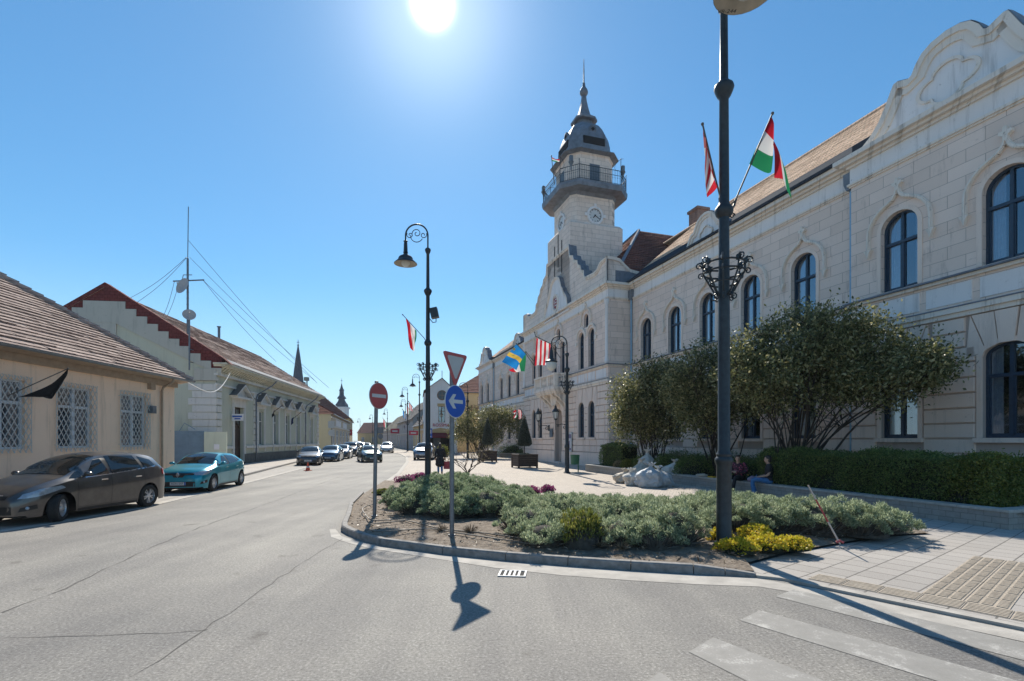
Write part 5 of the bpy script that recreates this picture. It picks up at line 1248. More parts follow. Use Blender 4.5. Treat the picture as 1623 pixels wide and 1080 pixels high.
L3 = lamp('shorter plaza lamp with white glass bowl beside the green bin', (3.15, 28.9, .03), R(180), globe=True, zb=4.75)
far = [((664.3 - 811) / 800 * 66.5, 66.5, 'far street lamp standing beside the white gabled shop'), ((645.5 - 811) / 800 * 83, 83, 'far street lamp with flags next to the ochre house'), ((642 - 811) / 800 * 108, 108, 'far street lamp in front of the grey two-storey house'),
       (-34.8, 141, 'far street lamp right of the no-entry sign pole base'), (-47.8, 173, 'distant street lamp left of the no-entry sign pole'), (-62, 206, 'most distant street lamp at the bend before the pink roofs')]
LF = lamp(far[0][2], (far[0][0], far[0][1], .03), R(180), near=False)
for x, y, lb in far[1:]: clone(LF, lb, (x, y, .03))
LG = lamp('slim plaza lamp among the bushes behind the blue arrow sign', (-4.62, 52.6, .03), R(180), near=False, globe=True, zb=4.75)
# ================================================================ TRAFFIC SIGNS
M['sred'] = plain('faded_sign_red', (.50, .10, .10), .45, var=.12, scale=4); M['swhite'] = plain('sign_white', (.62, .62, .61), .5, var=.05)
M['sgrey'] = plain('sign_grey_white', (.50, .50, .49), .5, var=.06); M['ssblue'] = plain('sign_bright_blue', (.02, .10, .45), .4, var=.08, scale=3)
def disc(mb, r, y0, y1, n=40, cx=0, cz=0):
    mb.prism([(cx + r * math.cos(2 * math.pi * k / n), cz + r * math.sin(2 * math.pi * k / n)) for k in range(n)], lambda a, b_, d: (a, d, b_), y0, y1)
def sign_post(label, loc, rz, H, lean=0.0):
    o = thing('traffic_sign', label, 'traffic sign', loc, rz, None)
    p = MB(); p.tube([(0, 0, -.1), (lean, 0, H)], .045, 14); p.lathe([(.075, -.02), (.075, .02), (.05, .03)], 12, (0, 0, 0)); p.build('post', M['steel'], o, 40)
    c_ = MB(); c_.lathe([(.047, H - .01), (.047, H + .01), (.03, H + .02)], 12, (lean, 0, 0)); c_.build('post_cap', M['iron'], o)
    return o
# plane of each sign runs away to the right; local x = along the sign, local -y faces the viewer
s1 = sign_post('leaning post with round red no-entry sign at the tip of the flower bed', (-3.27, 12.0, .13), R(62), 3.2, .07)
b = MB(); disc(b, .315, -.075, -.06); pl1 = b.build('sign_plate', M['sgrey'], s1); pl1.location = (.07, 0, 2.86)
b = MB(); disc(b, .302, -.08, -.075); b.build('red_disc', M['sred'], pl1)
b = MB(); b.cbox(-.235, .235, -.079, -.085, -.042, .042, .001); b.build('white_bar', M['swhite'], pl1)
b = MB(); b.box(-.06, .06, -.06, .06, -.19, -.15); b.box(-.06, .06, -.06, .06, .15, .19); b.build('clamp', M['steel'], pl1)
s2 = sign_post('post with yield triangle above a round blue left-arrow sign', (-1.14, 9.57, .13), R(58), 3.45)
b = MB(); disc(b, .312, -.075, -.06); p2 = b.build('arrow_plate', M['swhite'], s2); p2.location = (.02, 0, 2.54)
b = MB(); disc(b, .298, -.08, -.075); b.build('blue_disc', M['ssblue'], p2)
b = MB(); b.prism([(.21, -.035), (.21, .035), (-.07, .035), (.005, .135), (-.085, .135), (-.215, 0), (-.085, -.135), (.005, -.135), (-.07, -.035)], lambda a, z, d: (a, d, z), -.0795, -.085); b.build('white_arrow', M['swhite'], p2)
b = MB(); b.box(-.06, .06, -.06, .06, -.19, -.15); b.box(-.06, .06, -.06, .06, .15, .19); b.build('clamp', M['steel'], p2)
def tri(r, y0, y1, mb): 
    pts = []
    for k in range(3):
        a = R(-90 + 120 * k)
        for q in np.linspace(-.95, .95, 7): pts.append(((r - .035) * math.cos(a) + .035 * math.cos(a + q), (r - .035) * math.sin(a) + .035 * math.sin(a + q)))
    mb.prism(pts, lambda a, z, d: (a, d, z), y0, y1)
b = MB(); tri(.395, -.075, -.06, b); p3 = b.build('yield_plate', M['sred'], s2); p3.location = (.02, 0, 3.24)
b = MB(); tri(.27, -.08, -.075, b); b.build('white_triangle', M['sgrey'], p3)
b = MB(); b.box(-.06, .06, -.06, .06, .1, .14); b.build('clamp', M['steel'], p3)
def small_sign(label, x, y, shapes, H, rz=0.0, z0=0.0):
    o = thing('traffic_sign', label, 'traffic sign', (x, y, z0), rz)
    p = MB(); p.tube([(0, .04, 0), (0, .04, H)], .04, 7); p.build('post', M['steel'], o)
    for kind, z, sz, mt in shapes:
        b = MB()
        if kind == 'disc': disc(b, sz, -.02, 0, 16, 0, z)
        else: b.box(-sz[0], sz[0], -.02, 0, z - sz[1], z + sz[1])
        b.build('sign_plate', M[mt], o)
    return o
small_sign('back of a grey round and square sign pair standing by the green house corner', -20.4, 57.0, [('disc', 2.6, .36, 'swhite'), ('box', 3.55, (.36, .40), 'swhite')], 3.9, 0, .1)
small_sign('grey-backed sign pair on a post between the parked cars', -16.4, 63.0, [('box', 3.0, (.36, .38), 'steel'), ('disc', 2.25, .33, 'steel')], 3.4, 0, .1)
ps_ = small_sign('blue pedestrian crossing sign plate near the white gabled shop', -9.55, 58.0, [('box', 2.65, (.38, .55), 'ssblue')], 3.2, 0, .03)
b = MB(); b.box(-.27, .27, -.03, -.02, 2.62, 3.05); b.box(-.27, .27, -.03, -.02, 2.2, 2.32); b.build('white_panel', M['swhite'], ps_)
b = MB(); b.prism([(-.04, 2.95), (.04, 2.95), (.06, 2.8), (.14, 2.66), (.1, 2.66), (0, 2.76), (-.1, 2.66), (-.14, 2.66), (-.06, 2.8)], lambda a, z, d: (a, d, z), -.035, -.03); b.build('walking_figure', M['ssblue'], ps_)
def red_board(label, u, v, Y, w, h):
    x = (u - 811) / 800 * Y; z = CAM_H + (697 - v) / 800 * Y; o = thing('shop_sign', label, 'sign', (x, Y, z))
    b = MB(); b.box(-w, w, -.06, .06, -h, h); b.build('board', M['signred'], o); b = MB(); b.box(-w * .6, w * .6, -.08, -.06, -h * .3, h * .25); b.build('lettering', M['swhite'], o)
    b = MB(); b.tube([(0, 0, h), (0, 0, h + .3), (.5, 0, h + .3)], .03, 5); b.build('bracket', M['iron'], o)
red_board('small red shop sign hanging at the tan shop corner', 552, 685.5, 104, .75, .6)
red_board('red sign board on the grey two-storey house front', 625.5, 683.5, 104, .9, .5); red_board('red sign board over the ochre house pavement', 655, 686.5, 78, .7, .35)
# ================================================================ FLAGS
M['hun'] = cloth('red_white_green_cloth', [(.50, .02, .035), (.68, .67, .66), (.02, .20, .085)])
M['arpad'] = cloth('red_white_striped_cloth', [(.52, .025, .04), (.68, .66, .66)] * 2 + [(.52, .025, .04)])
M['arpad8'] = cloth('red_white_vertical_cloth', [(.52, .025, .04), (.68, .66, .66), (.52, .025, .04), (.68, .66, .66), (.52, .025, .04), (.68, .66, .66), (.52, .025, .04)])
M['szekely'] = cloth('blue_gold_cloth', [((.015, .20, .52), 0.0), ((.62, .42, .08), .40), ((.015, .20, .52), .60)])
M['black'] = plain('black_cloth', (.008, .008, .01), .85, var=.2)
M['pole'] = plain('flag_pole', (.10, .085, .07), .6)
def catmull(P, n):
    P = np.array(P, float); k = len(P)
    if k < 3: return np.array([P[0] + (P[-1] - P[0]) * i / n for i in range(n + 1)])
    out = []
    for i in range(k - 1):
        p0, p1, p2, p3 = P[max(i - 1, 0)], P[i], P[i + 1], P[min(i + 2, k - 1)]
        for j in range(n):
            t = j / n; out.append(.5 * (2 * p1 + (p2 - p0) * t + (2 * p0 - 5 * p1 + 4 * p2 - p3) * t * t + (3 * p1 - p0 - 3 * p2 + p3) * t ** 3))
    return np.array(out + [P[-1]])
def flag(name, label, origin, rows, mat, pole=None, group=None, sub=6, cat='flag', pr=.014):
    """rows: stations from hoist to fly, each a list of local (x, y, z) across the stripes"""
    o = thing(name, label, cat, origin, 0, group)
    A = [catmull(r, sub) for r in rows]; m = len(A[0])
    cols = [catmull([a[j] for a in A], sub) for j in range(m)]
    n = len(cols[0]); mb = MB(); mb.grid([[tuple(cols[j][i]) for j in range(m)] for i in range(n)])
    mb.uv = [((j + .001) / (m - 1) * .998, i / (n - 1)) for i in range(n) for j in range(m)]
    mb.build('flag_cloth', mat, o, 60)
    if pole:
        p = MB(); p.tube(pole, pr, 7); p.ball(pole[-1], pr * 2, 6, 5); p.build('flag_pole', M['pole'], o, 50)
    return o
def px(Y, u0, v0):               # scale of a photo pixel at distance Y, for shapes measured off the photo
    k = Y / 800; return lambda u, v, d=0.0: ((u - u0) * k, d, (v0 - v) * k)
q = px(8.62, 1147, 334); O1 = (3.62, 8.62, CAM_H + (697 - 334) / 800 * 8.62)
flag('flag', 'red white and green tricolour flag on the right side of the near lamp', O1,
     [[q(1222, 184), q(1211, 209, -.02), q(1199, 234, .02), q(1187, 260)],
      [q(1222, 203, -.09), q(1221, 228, -.1), q(1220, 252, -.09), q(1218, 277, -.06)],
      [q(1222, 201, .06), q(1225, 206, .12), q(1228, 213, .16), q(1231, 222, .18)],
      [q(1219, 248, -.16), q(1229, 246, -.10), q(1238, 252, .0), q(1246, 262, .06)],
      [q(1218, 291, -.18), q(1235, 291, -.12), q(1246, 300, .0), q(1257, 314, .05)]], M['hun'], [q(1152, 330), q(1165, 318), q(1224, 180)])
flag('flag', 'red and white striped flag hanging narrow on the left side of the near lamp', O1,
     [[q(1114, 199), q(1120, 226), q(1126, 252), q(1133, 280)], [q(1117, 212, .08), q(1121, 240, .12), q(1126, 265, .1), q(1132, 286, .05)],
      [q(1116, 225, -.06), q(1119, 255, -.1), q(1124, 280, -.1), q(1134, 300, -.05)], [q(1120, 262, .1), q(1121, 285, .1), q(1121, 300, .06), q(1122, 311, .05)]], M['arpad'], [q(1143, 320), q(1132, 278), q(1113, 197)])
b = MB(); b.tube([q(1147, 334), q(1156, 338), q(1163, 326), q(1166, 316)], .02, 6); b.tube([q(1147, 334), q(1141, 326), q(1140, 314)], .02, 6); b.tube(spiral((0, 0), .05, .015, 0, 1.2, lambda x, z: (q(1160, 342)[0] + x, 0, q(1160, 342)[2] + z), 10), .012, 5)
bk = b.build('flag_bracket', M['iron'], L1, 50); bk.matrix_parent_inverse = L1.matrix_basis.inverted(); bk.location = O1
q = px(20.4, 678, 545); O2 = (-3.4, 20.4, CAM_H + (697 - 545) / 800 * 20.4)
flag('flag', 'red white and green flag with crest drooping from the middle lamp', O2,
     [[q(643, 505), q(648, 511), q(654, 518), q(660, 525)], [q(645, 520, .1), q(650, 524, -.1), q(655, 530, .05), q(660, 534)], [q(648, 540, -.08), q(651, 538, .1), q(655, 541, -.05), q(659, 540)], [q(650, 552), q(653, 555, .1), q(656, 556, .1), q(657, 546)]], cloth('wide_red_white_green_cloth', [((.50, .02, .035), 0.0), ((.68, .67, .66), .42), ((.02, .20, .085), .82)]), [q(677, 545), q(672, 536), q(638, 499)])
q = px(34, 878, 566); O3 = (2.1, 36.6, CAM_H + (697 - 548) / 800 * 36.6)
def hallflag(name, label, s, z, rows, mat, pole):
    p = HALL.matrix_basis @ Vector((s, 1.8, z)); return flag(name, label, tuple(p), rows, mat, pole)
k = 37 / 800
def rel(u0, v0, Yd): return lambda u, v, d=0.0: ((u - u0) * Yd / 800, d, (v0 - v) * Yd / 800)
# red and white flag over the balcony: pole leans out from the wall towards the viewer's left
q = rel(878, 562, 38.5); Oa = ((878 - 811) / 800 * 38.5, 38.5, CAM_H + (697 - 562) / 800 * 38.5)
flag('flag', 'large red and white striped flag hanging over the town hall balcony', Oa,
     [[q(850, 536), q(857, 539, .1), q(864, 542, -.05), q(872, 545)], [q(849, 550, .1), q(856, 552, -.1), q(864, 554, .12), q(872, 556)], [q(848, 566, -.05), q(856, 567, .12), q(863, 567, -.1), q(871, 567)], [q(847, 580, .05), q(855, 579, -.05), q(862, 579, .1), q(870, 578)]], M['arpad8'], [q(892, 560, 2.2), q(872, 545), q(848, 533), q(847, 527)], pr=.03)
q = rel(835, 560, 41); Ob = ((835 - 811) / 800 * 41, 41, CAM_H + (697 - 560) / 800 * 41)
sz = flag('flag', 'blue flag with gold stripe, sun and moon, hanging on the town hall front', Ob,
     [[q(795, 574), q(801, 565, .15), q(809, 556), q(818, 546)], [q(803, 578, -.1), q(809, 569, .1), q(816, 560, -.05), q(823, 551)], [q(812, 583, .1), q(817, 573, -.1), q(823, 563, .1), q(828, 556)], [q(818, 587), q(822, 578, .1), q(828, 568), q(833, 561)]], M['szekely'], [q(850, 576, 2.2), q(833, 561), q(818, 545)], pr=.03)
M['gold'] = plain('gold_cloth', (.62, .42, .08), .7)
b = MB(); cx_, cz_ = q(814, 554)[0], q(814, 554)[2]
b.add([(cx_ + rr * math.cos(math.pi * i / 8), -.14, cz_ + rr * math.sin(math.pi * i / 8)) for i in range(16) for rr in [(.16 if i % 2 else .09)]], [tuple(range(16))])
b.add([(cx_ - .05 + rr * math.cos(a), -.12, cz_ - .42 + rr * math.sin(a) + sh) for a, rr, sh in [(math.pi + math.pi * i / 8, .15, 0) for i in range(9)] + [(2 * math.pi - math.pi * i / 8, .15, .07) for i in range(1, 8)]], [tuple(range(16))])
b.build('sun_and_moon', M['gold'], sz)
q = rel(835, 570, 42.5); Oc = ((835 - 811) / 800 * 42.5, 42.5, CAM_H + (697 - 570) / 800 * 42.5)
flag('flag', 'red white and green flag half hidden below the blue and gold flag', Oc,
     [[q(806, 586), q(813, 583), q(821, 570), q(833, 558)], [q(808, 588, .1), q(815, 587), q(823, 580, .1), q(833, 572)], [q(812, 590), q(818, 590, .1), q(825, 589), q(831, 589)]], M['hun'], [q(850, 572, 1.5), q(833, 558)], pr=.03)
q = rel(832, 662, 40); Od = ((832 - 811) / 800 * 41.5, 41.5, CAM_H + (697 - 662) / 800 * 41.5)
flag('flag', 'small red white and green flag in a bracket low on the hall wall', Od, [[q(812, 652), q(814, 656, .1), q(817, 659)], [q(817, 650, .1), q(818, 655), q(820, 659, .1)], [q(812, 663), q(815, 663), q(819, 661)]], M['hun'], [q(834, 662, 1), q(812, 651)], pr=.025)
flag('flag', 'small red and white flag in a bracket low on the hall wall', Od, [[q(820, 649), q(822, 649), q(825, 650)], [q(821, 656, .1), q(823, 656), q(826, 657, .1)], [q(821, 664), q(823, 665), q(825, 664)]], M['arpad'], [q(834, 662, 1), q(824, 648)], pr=.025)
pt = HALL.matrix_basis @ Vector((TC[0] - .8, TC[1] + 3.0, 24.0)); q = rel(0, 0, 40)
flag('flag', 'little red white and green flag flying at the clock tower gallery', tuple(pt), [[q(-4, -16), q(-4.5, -13), q(-5, -10)], [q(2, -14, .1), q(2, -11), q(1, -8.5)], [q(8, -13), q(8, -10, .1), q(4, -8)]], M['hun'], [(0, 0, -1.4), q(-5, -18)], pr=.03)
# black flags
pt = HC.matrix_basis @ Vector((7.42, .05, 3.15)); q = rel(18, 628, 14.4)
flag('flag', 'black mourning flag slanting from the cream house wall', tuple(pt), [[q(84, 580, .35), q(55, 604, .4), q(30, 622, .15), q(20, 628)], [q(80, 590, .4), q(60, 608, .5), q(40, 622, .3), q(26, 627, .1)], [q(68, 603, .45), q(58, 612, .55), q(44, 625, .4), q(34, 626, .2)], [q(54, 615, .5), q(50, 628, .5), q(38, 625, .4), q(36, 624, .2)]], M['black'], [q(18, 629, -.3), q(84, 580, .35)])
for u, v, lb, YY in ((436, 655, 'black mourning flag above the second window of the green house', 44.5), (465, 668, 'dark flag by the fourth window of the green house', 52)):
    s_ = gs(u); pt = Vector(gA) + gd * s_; q = rel(u, v, YY)
    flag('flag', lb, (pt.x, pt.y, CAM_H + (697 - v) / 800 * YY), [[q(u - 12, v + 12, -1.0), q(u - 3, v + 2, -.8), q(u + 4, v - 6, -.6)], [q(u - 3, v + 6, -1.0), q(u + 2, v + 2, -.9), q(u + 4, v - 1, -.7)], [q(u + 1, v + 9, -1.0), q(u + 3, v + 6, -.9), q(u + 5, v + 4, -.8)]], M['black'] if u == 436 else plain('dark_blue_cloth', (.01, .015, .06), .8), [q(u + 12, v - 14, 0), q(u - 14, v + 15, -1.2)], pr=.03)
for u, v, Y, mt, lb in ((649, 650, 83, 'hun', 'tricolour flag on the second far lamp'), (643, 657, 82.6, 'szekely', 'blue and white flag spread on the second far lamp'), (653, 645, 66.5, 'arpad', 'red striped flag on the lamp by the white gabled shop'), (612, 671, 108, 'hun', 'faint tricolour flag on the third far lamp')):
    x = (u - 811) / 800 * Y; q = rel(u, v, Y)
    flag('flag', lb, (x, Y - .4, CAM_H + (697 - v) / 800 * Y), [[q(u - 4, v - 7), q(u - 2, v - 4), q(u, v - 1)], [q(u - 4, v), q(u - 1, v + 2, .1), q(u + 1, v + 3)], [q(u - 3, v + 6), q(u - 1, v + 7), q(u + 1, v + 8)]], M[mt], [q(u + 4, v + 4), q(u - 5, v - 8)], sub=3, pr=.035)
# ================================================================ ANTENNA MAST on the green house
def onroof(u, v, Y): return ((u - 811) / 800 * Y, Y, CAM_H + (697 - v) / 800 * Y)
Ym = 36.0; am = thing('antenna_mast', 'tall thin guyed antenna mast with dish standing on the green house roof', 'antenna', ((297 - 811) / 800 * Ym, Ym, 8.2))
q = lambda u, v, d=0.0: ((u - 297) / 800 * Ym, d, CAM_H + (697 - v) / 800 * Ym - 8.2)
b = MB(); b.tube([(0, 0, -.3), q(297, 410)], .07, 6); b.tube([q(297, 410), q(298, 328)], .03, 5)
for z in np.arange(.2, 5.5, .45): b.box(-.075, .075, -.05, .05, z, z + .03)
b.build('mast', M['zinc'], am); b = MB(); b.tube([q(274, 446), q(323, 444)], .05, 5); b.tube([q(288, 446), q(290, 436), q(304, 436)], .03, 5); b.build('cross_arm', M['zinc'], am)
M['dish'] = plain('dish_paint', (.42, .40, .38), .5)
def dish(mb, c, r, ax):
    z = Vector(ax).normalized(); x = z.cross(Vector((0, 0, 1))).normalized(); y = z.cross(x)
    m = MB(); m.lathe([(.02, .0), (r * .5, r * .06), (r, r * .25), (r * 1.02, r * .25), (r * .5, r * .02), (.02, -.04)], 20, cap=False); m.lathe([(.06, -.04), (.08, -.3)], 8); m.tube([(0, r * .9, r * .22), (0, r * .3, r * .8), (0, 0, r * .85)], .02, 5); m.ball((0, 0, r * .85), .06, 6, 4); m.xf(frame4(x, y, z, c)); mb.join(m)
b = MB(); dish(b, q(294, 456, -.2), .58, (-.35, -.9, .25)); b.build('dish', M['dish'], am, 50)
b = MB()
for a, c in ((q(295, 408), q(205, 473)), (q(296, 408), q(216, 480)), (q(276, 446), q(258, 502)), (q(284, 446), q(263, 504)), (q(300, 408), q(440, 592, 10)), (q(321, 444), q(375, 553, 6)), (q(321, 444), q(420, 580, 9)), (q(297, 380), q(425, 585, 9))):
    a, c = Vector(a), Vector(c); b.tube([a.lerp(c, t_) - Vector((0, 0, .25 * math.sin(math.pi * t_))) for t_ in np.linspace(0, 1, 9)], .014, 4)
b.build('guy_wire', M['zinc'], am)
Yd = 33.3; dp_ = thing('dish_pole', 'grey pole with satellite dish fixed to the stepped gable wall', 'satellite dish', ((305 - 811) / 800 * Yd, Yd - .35, 5.0))
q = lambda u, v, d=0.0: ((u - 305) / 800 * Yd, d, CAM_H + (697 - v) / 800 * Yd - 5.0)
b = MB(); b.tube([q(305, 588), q(305, 505)], .05, 6); b.tube([q(305, 575), q(305, 575, .4)], .03, 5); b.tube([q(305, 555), q(305, 555, .4)], .03, 5); b.build('pole', M['zinc'], dp_); b = MB(); dish(b, q(307, 503, -.15), .38, (.5, -.8, .3)); b.build('dish', M['dish'], dp_, 50)
fp = thing('floodlight_pole', 'grey floodlight on a short pole behind the green house roof end', 'floodlight', ((486 - 811) / 800 * 64, 64, 0))
b = MB(); b.tube([(0, 0, 0), (0, 0, 9.4)], .08, 6); b.build('pole', M['zinc'], fp); b = MB(); b.box(-.3, .2, -.25, .25, 9.4, 9.85); b.build('floodlight', M['zinc'], fp)
# ================================================================ WALL LANTERNS, BINS, POSTER, DRAIN
def lantern(label, s):
    p = HALL.matrix_basis @ Vector((s, 1.78, 3.05)); o = thing('wall_lantern', label, 'lantern', tuple(p), HALL.rotation_euler.z)
    a = MB(); fn = lambda x, z: (0, x, z); a.tube(spiral((.22, -.12), .2, .04, 1.2, 1.5, fn), .025, 6); a.tube([fn(0, -.1), fn(.2, .1), fn(.5, .12), fn(.8, .05), fn(1.0, .1), fn(1.0, .45)], .028, 6); a.tube(spiral((.78, -.02), .12, .03, 1.6, -1.3, fn), .02, 6); a.tube([fn(1.0, .1), fn(1.0, -.35)], .02, 5); a.box(-.12, .12, 0, .05, -.35, .15); a.build('scroll_bracket', M['iron'], o, 50)
    h = MB(); h.lathe([(.06, .42), (.14, .5), (.15, .55)], 6, (0, 1.0, 0)); h.lathe([(.27, 1.05), (.28, 1.1), (.2, 1.25), (.08, 1.4), (.1, 1.45), (.04, 1.55), (.01, 1.65)], 6, (0, 1.0, 0))
    for k_ in range(6): a_ = math.pi / 3 * k_; h.tube([(.15 * math.cos(a_), 1 + .15 * math.sin(a_), .55), (.25 * math.cos(a_), 1 + .25 * math.sin(a_), 1.06)], .016, 5)
    h.build('lantern_frame', M['iron'], o); g = MB(); g.lathe([(.14, .56), (.24, 1.05)], 6, (0, 1.0, 0)); g.build('lantern_glass', M['glass'], o)
lantern('wrought iron scroll lantern on the near side of the hall door', mid_c - 1.95); lantern('wrought iron scroll lantern on the far side of the hall door', mid_c + 1.9)
b = MB(); 
M['green'] = plain('green_bin_plastic', (.02, .14, .075), .4)
bn_ = thing('litter_bin', 'green litter bin on a thin post behind the plaza lamp', 'litter bin', (3.72, 29.8, .03))
b = MB(); b.lathe([(.24, .45), (.27, 1.0), (.28, 1.02), (.25, 1.02), (.22, .5)], 14); b.build('bin', M['green'], bn_, 40); b = MB(); b.tube([(.2, .1, 0), (.2, .1, .9)], .035, 6); b.build('post', M['green'], bn_)
p = HALL.matrix_basis @ Vector((41.9, 1.86, 1.75)); ps = thing('poster', 'white event poster pinned beside the town hall door', 'poster', tuple(p), HALL.rotation_euler.z)
b = MB(); b.box(-.42, .42, 0, .03, -.75, .75); b.build('poster_sheet', M['swhite'], ps); b = MB(); b.box(-.34, .2, .03, .034, .3, .62); b.box(-.1, .34, .03, .034, -.3, .1); b.box(-.34, .1, .03, .034, -.62, -.45); b.build('poster_print', plain('poster_print', (.18, .15, .25), .6), ps)
p = HALL.matrix_basis @ Vector((mid_c + 1.2, 1.86, 2.5)); ps = thing('plaque', 'dark bronze plaque on the far door jamb of the hall', 'plaque', tuple(p), HALL.rotation_euler.z)
b = MB(); b.box(-.3, .3, 0, .05, -.35, .35); b.box(-.24, .24, .05, .06, -.28, .28); b.build('plaque_plate', M['greyblue'], ps)
gx_, gy_ = at(812, 910); dg = thing('drain_grate', 'pale square drain grate with dark slots at the gutter edge', 'drain grate', (gx_, gy_, .004), R(-6))
b = MB(); b.box(-.2, .2, -.17, -.14, 0, .012); b.box(-.2, .2, .14, .17, 0, .012); b.box(-.2, -.17, -.14, .14, 0, .012); b.box(.17, .2, -.14, .14, 0, .012)
for i in range(4): b.box(-.125 + i * .068, -.091 + i * .068, -.14, .14, 0, .01)
b.build('grate_frame', M['sgrey'], dg); b = MB(); b.quad((-.17, -.14, .002), (.17, -.14, .002), (.17, .14, .002), (-.17, .14, .002)); b.build('drain_pit', M['dark'], dg)
# traffic cone
M['orange_p'] = plain('cone_orange', (.52, .07, .03), .5)
cx_, cy_ = at(487.5, 746.5); tcn = thing('traffic_cone', 'orange and white traffic cone in front of the dark saloon car', 'traffic cone', (cx_, cy_, .004))
b = MB(); b.box(-.19, .19, -.19, .19, 0, .04); b.lathe([(.14, .04), (.1, .2)], 14, cap=False); b.lathe([(.085, .28), (.03, .52), (.02, .52)], 14); b.build('cone', M['orange_p'], tcn); b = MB(); b.lathe([(.101, .2), (.086, .28)], 14, cap=False); b.build('white_band', M['swhite'], tcn)
# red-white stick leaning in the bed
def stick(): 
    m, t, b = newmat('red_white_stick'); v = tcoord(t); s = t.nodes.new('ShaderNodeSeparateXYZ'); t.links.new(v, s.inputs[0])
    c = ramp(t, math_(t, 'FRACT', math_(t, 'MULTIPLY', s.outputs[2], 1.3)), [(.0, (.55, .45, .38)), (.49, (.6, .48, .4)), (.5, (.45, .06, .06)), (1, (.45, .06, .06))]); t.links.new(c, b.inputs['Base Color']); return m
x, y = at(1331, 861, .12); st_ = thing('marker_stick', 'pale stick with faded red end leaning in the flower bed', 'stick', (x, y, .1))
b = MB(); b.tube([(0, 0, 0), (-.42, .25, 1.02)], [.016, .014], 8); b.build('stick', stick(), st_); b = MB(); b.tube([(.05, -.02, .03), (0, 0, .06), (-.06, .02, .03)], .02, 6); b.build('stick_foot', M['sred'], st_)
# drip hoses on the soil
M['hose'] = plain('drip_hose', (.16, .14, .12), .6, var=.4, scale=9)
for i, pts in enumerate([[(598, 800), (575, 808), (580, 820), (592, 828), (640, 828), (700, 842), (760, 848), (830, 858)], [(640, 829), (590, 834), (580, 840), (600, 846), (680, 842), (720, 848), (780, 857), (850, 868)], [(583, 790), (620, 800), (640, 808), (652, 822)], [(1095, 866), (1150, 862), (1210, 868)]]):
    P_ = [(*at(u, v, .13), .175) for u, v in pts]; P_ = [tuple(p) for p in catmull(P_, 5)]
    b = MB(); b.tube(P_, .012, 6); tag(b.build('drip_hose', M['hose'], None, 60), ['brown drip hose looping round the no-entry post', 'brown drip hose running past the blue sign post', 'short drip hose at the left end of the bed', 'short drip hose by the near lamp base'][i], 'hose')
# planters with clipped cones
M['planterwood'] = plain('brown_planter_wood', (.055, .035, .026), .7, var=.3, scale=7)
def planter_box(label, loc, rz, w, h):
    o = thing('planter_box', label, 'planter', loc, rz); b = MB(); n = 5
    for i in range(n): z = .14 + (h - .2) * i / n; zz = (h - .2) / n - .012; b.box(-w, w, -w, -w + .05, z, z + zz); b.box(-w, w, w - .05, w, z, z + zz); b.box(-w, -w + .05, -w + .05, w - .05, z, z + zz); b.box(w - .05, w, -w + .05, w - .05, z, z + zz)
    b.build('planks', M['planterwood'], o); b = MB()
    for a in (-1, 1):
        for c in (-1, 1): b.box(*sorted((a * (w - .08), a * (w + .03))), *sorted((c * (w - .08), c * (w + .03))), 0, h)
    b.box(-w - .04, w + .04, -w - .04, -w + .08, h - .06, h + .01); b.box(-w - .04, w + .04, w - .08, w + .04, h - .06, h + .01); b.box(-w - .04, -w + .08, -w + .08, w - .08, h - .06, h + .01); b.box(w - .08, w + .04, -w + .08, w - .08, h - .06, h + .01)
    b.build('frame', M['planterwood'], o); b = MB(); b.box(-w + .05, w - .05, -w + .05, w - .05, .1, h - .1); b.build('potting_soil', M['soil'], o)
planter_box('dark wooden planter box with a clipped cone tree nearer the door', (.85, 34.5, .03), R(20), .68, .92); planter_box('dark wooden planter box with a clipped cone tree beside the far bushes', (-2.1, 43.4, .03), R(20), .62, .95)
# ================================================================ CARS
M['tyre'] = plain('tyre_rubber', (.022, .021, .02), .85, var=.25, scale=30); M['alloy'] = plain('alloy_rim', (.62, .62, .63), .3, .7, .1, 5)
def carglass():
    m, t, b = newmat('car_glass'); b.inputs['Base Color'].default_value = (.016, .02, .022, 1); b.inputs['Roughness'].default_value = .03; b.inputs['Specular IOR Level'].default_value = .7
    return m
M['carglass'] = carglass()
M['blacktrim'] = plain('black_plastic_trim', (.014, .014, .015), .5, var=.2)
M['lens'] = plain('headlight_lens', (.40, .43, .46), .08, .3, .2, 12, coat=1.0); M['tail'] = plain('tail_light_red', (.35, .01, .02), .12, var=.2, scale=14, coat=1.0); M['amber'] = plain('amber_lens', (.5, .2, .03), .2)
M['plate'] = plain('plate_white', (.62, .62, .60), .5, var=.03); M['chrome'] = plain('chrome', (.6, .6, .62), .15, 1.0, .05); M['letters'] = plain('plate_black', (.02, .02, .02), .6)
def carpaint(name, col, metal=.45, rough=.32, dust=.0):
    m, t, b = newmat(name); v = tcoord(t)
    c = mix(t, math_(t, 'MULTIPLY', ramp(t, noise(t, v, 3, 5), [(.35, (0, 0, 0)), (.75, (1, 1, 1))]), dust), col, (.30, .27, .24))
    t.links.new(c, b.inputs['Base Color']); b.inputs['Metallic'].default_value = metal; b.inputs['Roughness'].default_value = rough
    b.inputs['Coat Weight'].default_value = .8; b.inputs['Coat Roughness'].default_value = .06 + dust * .3; return m
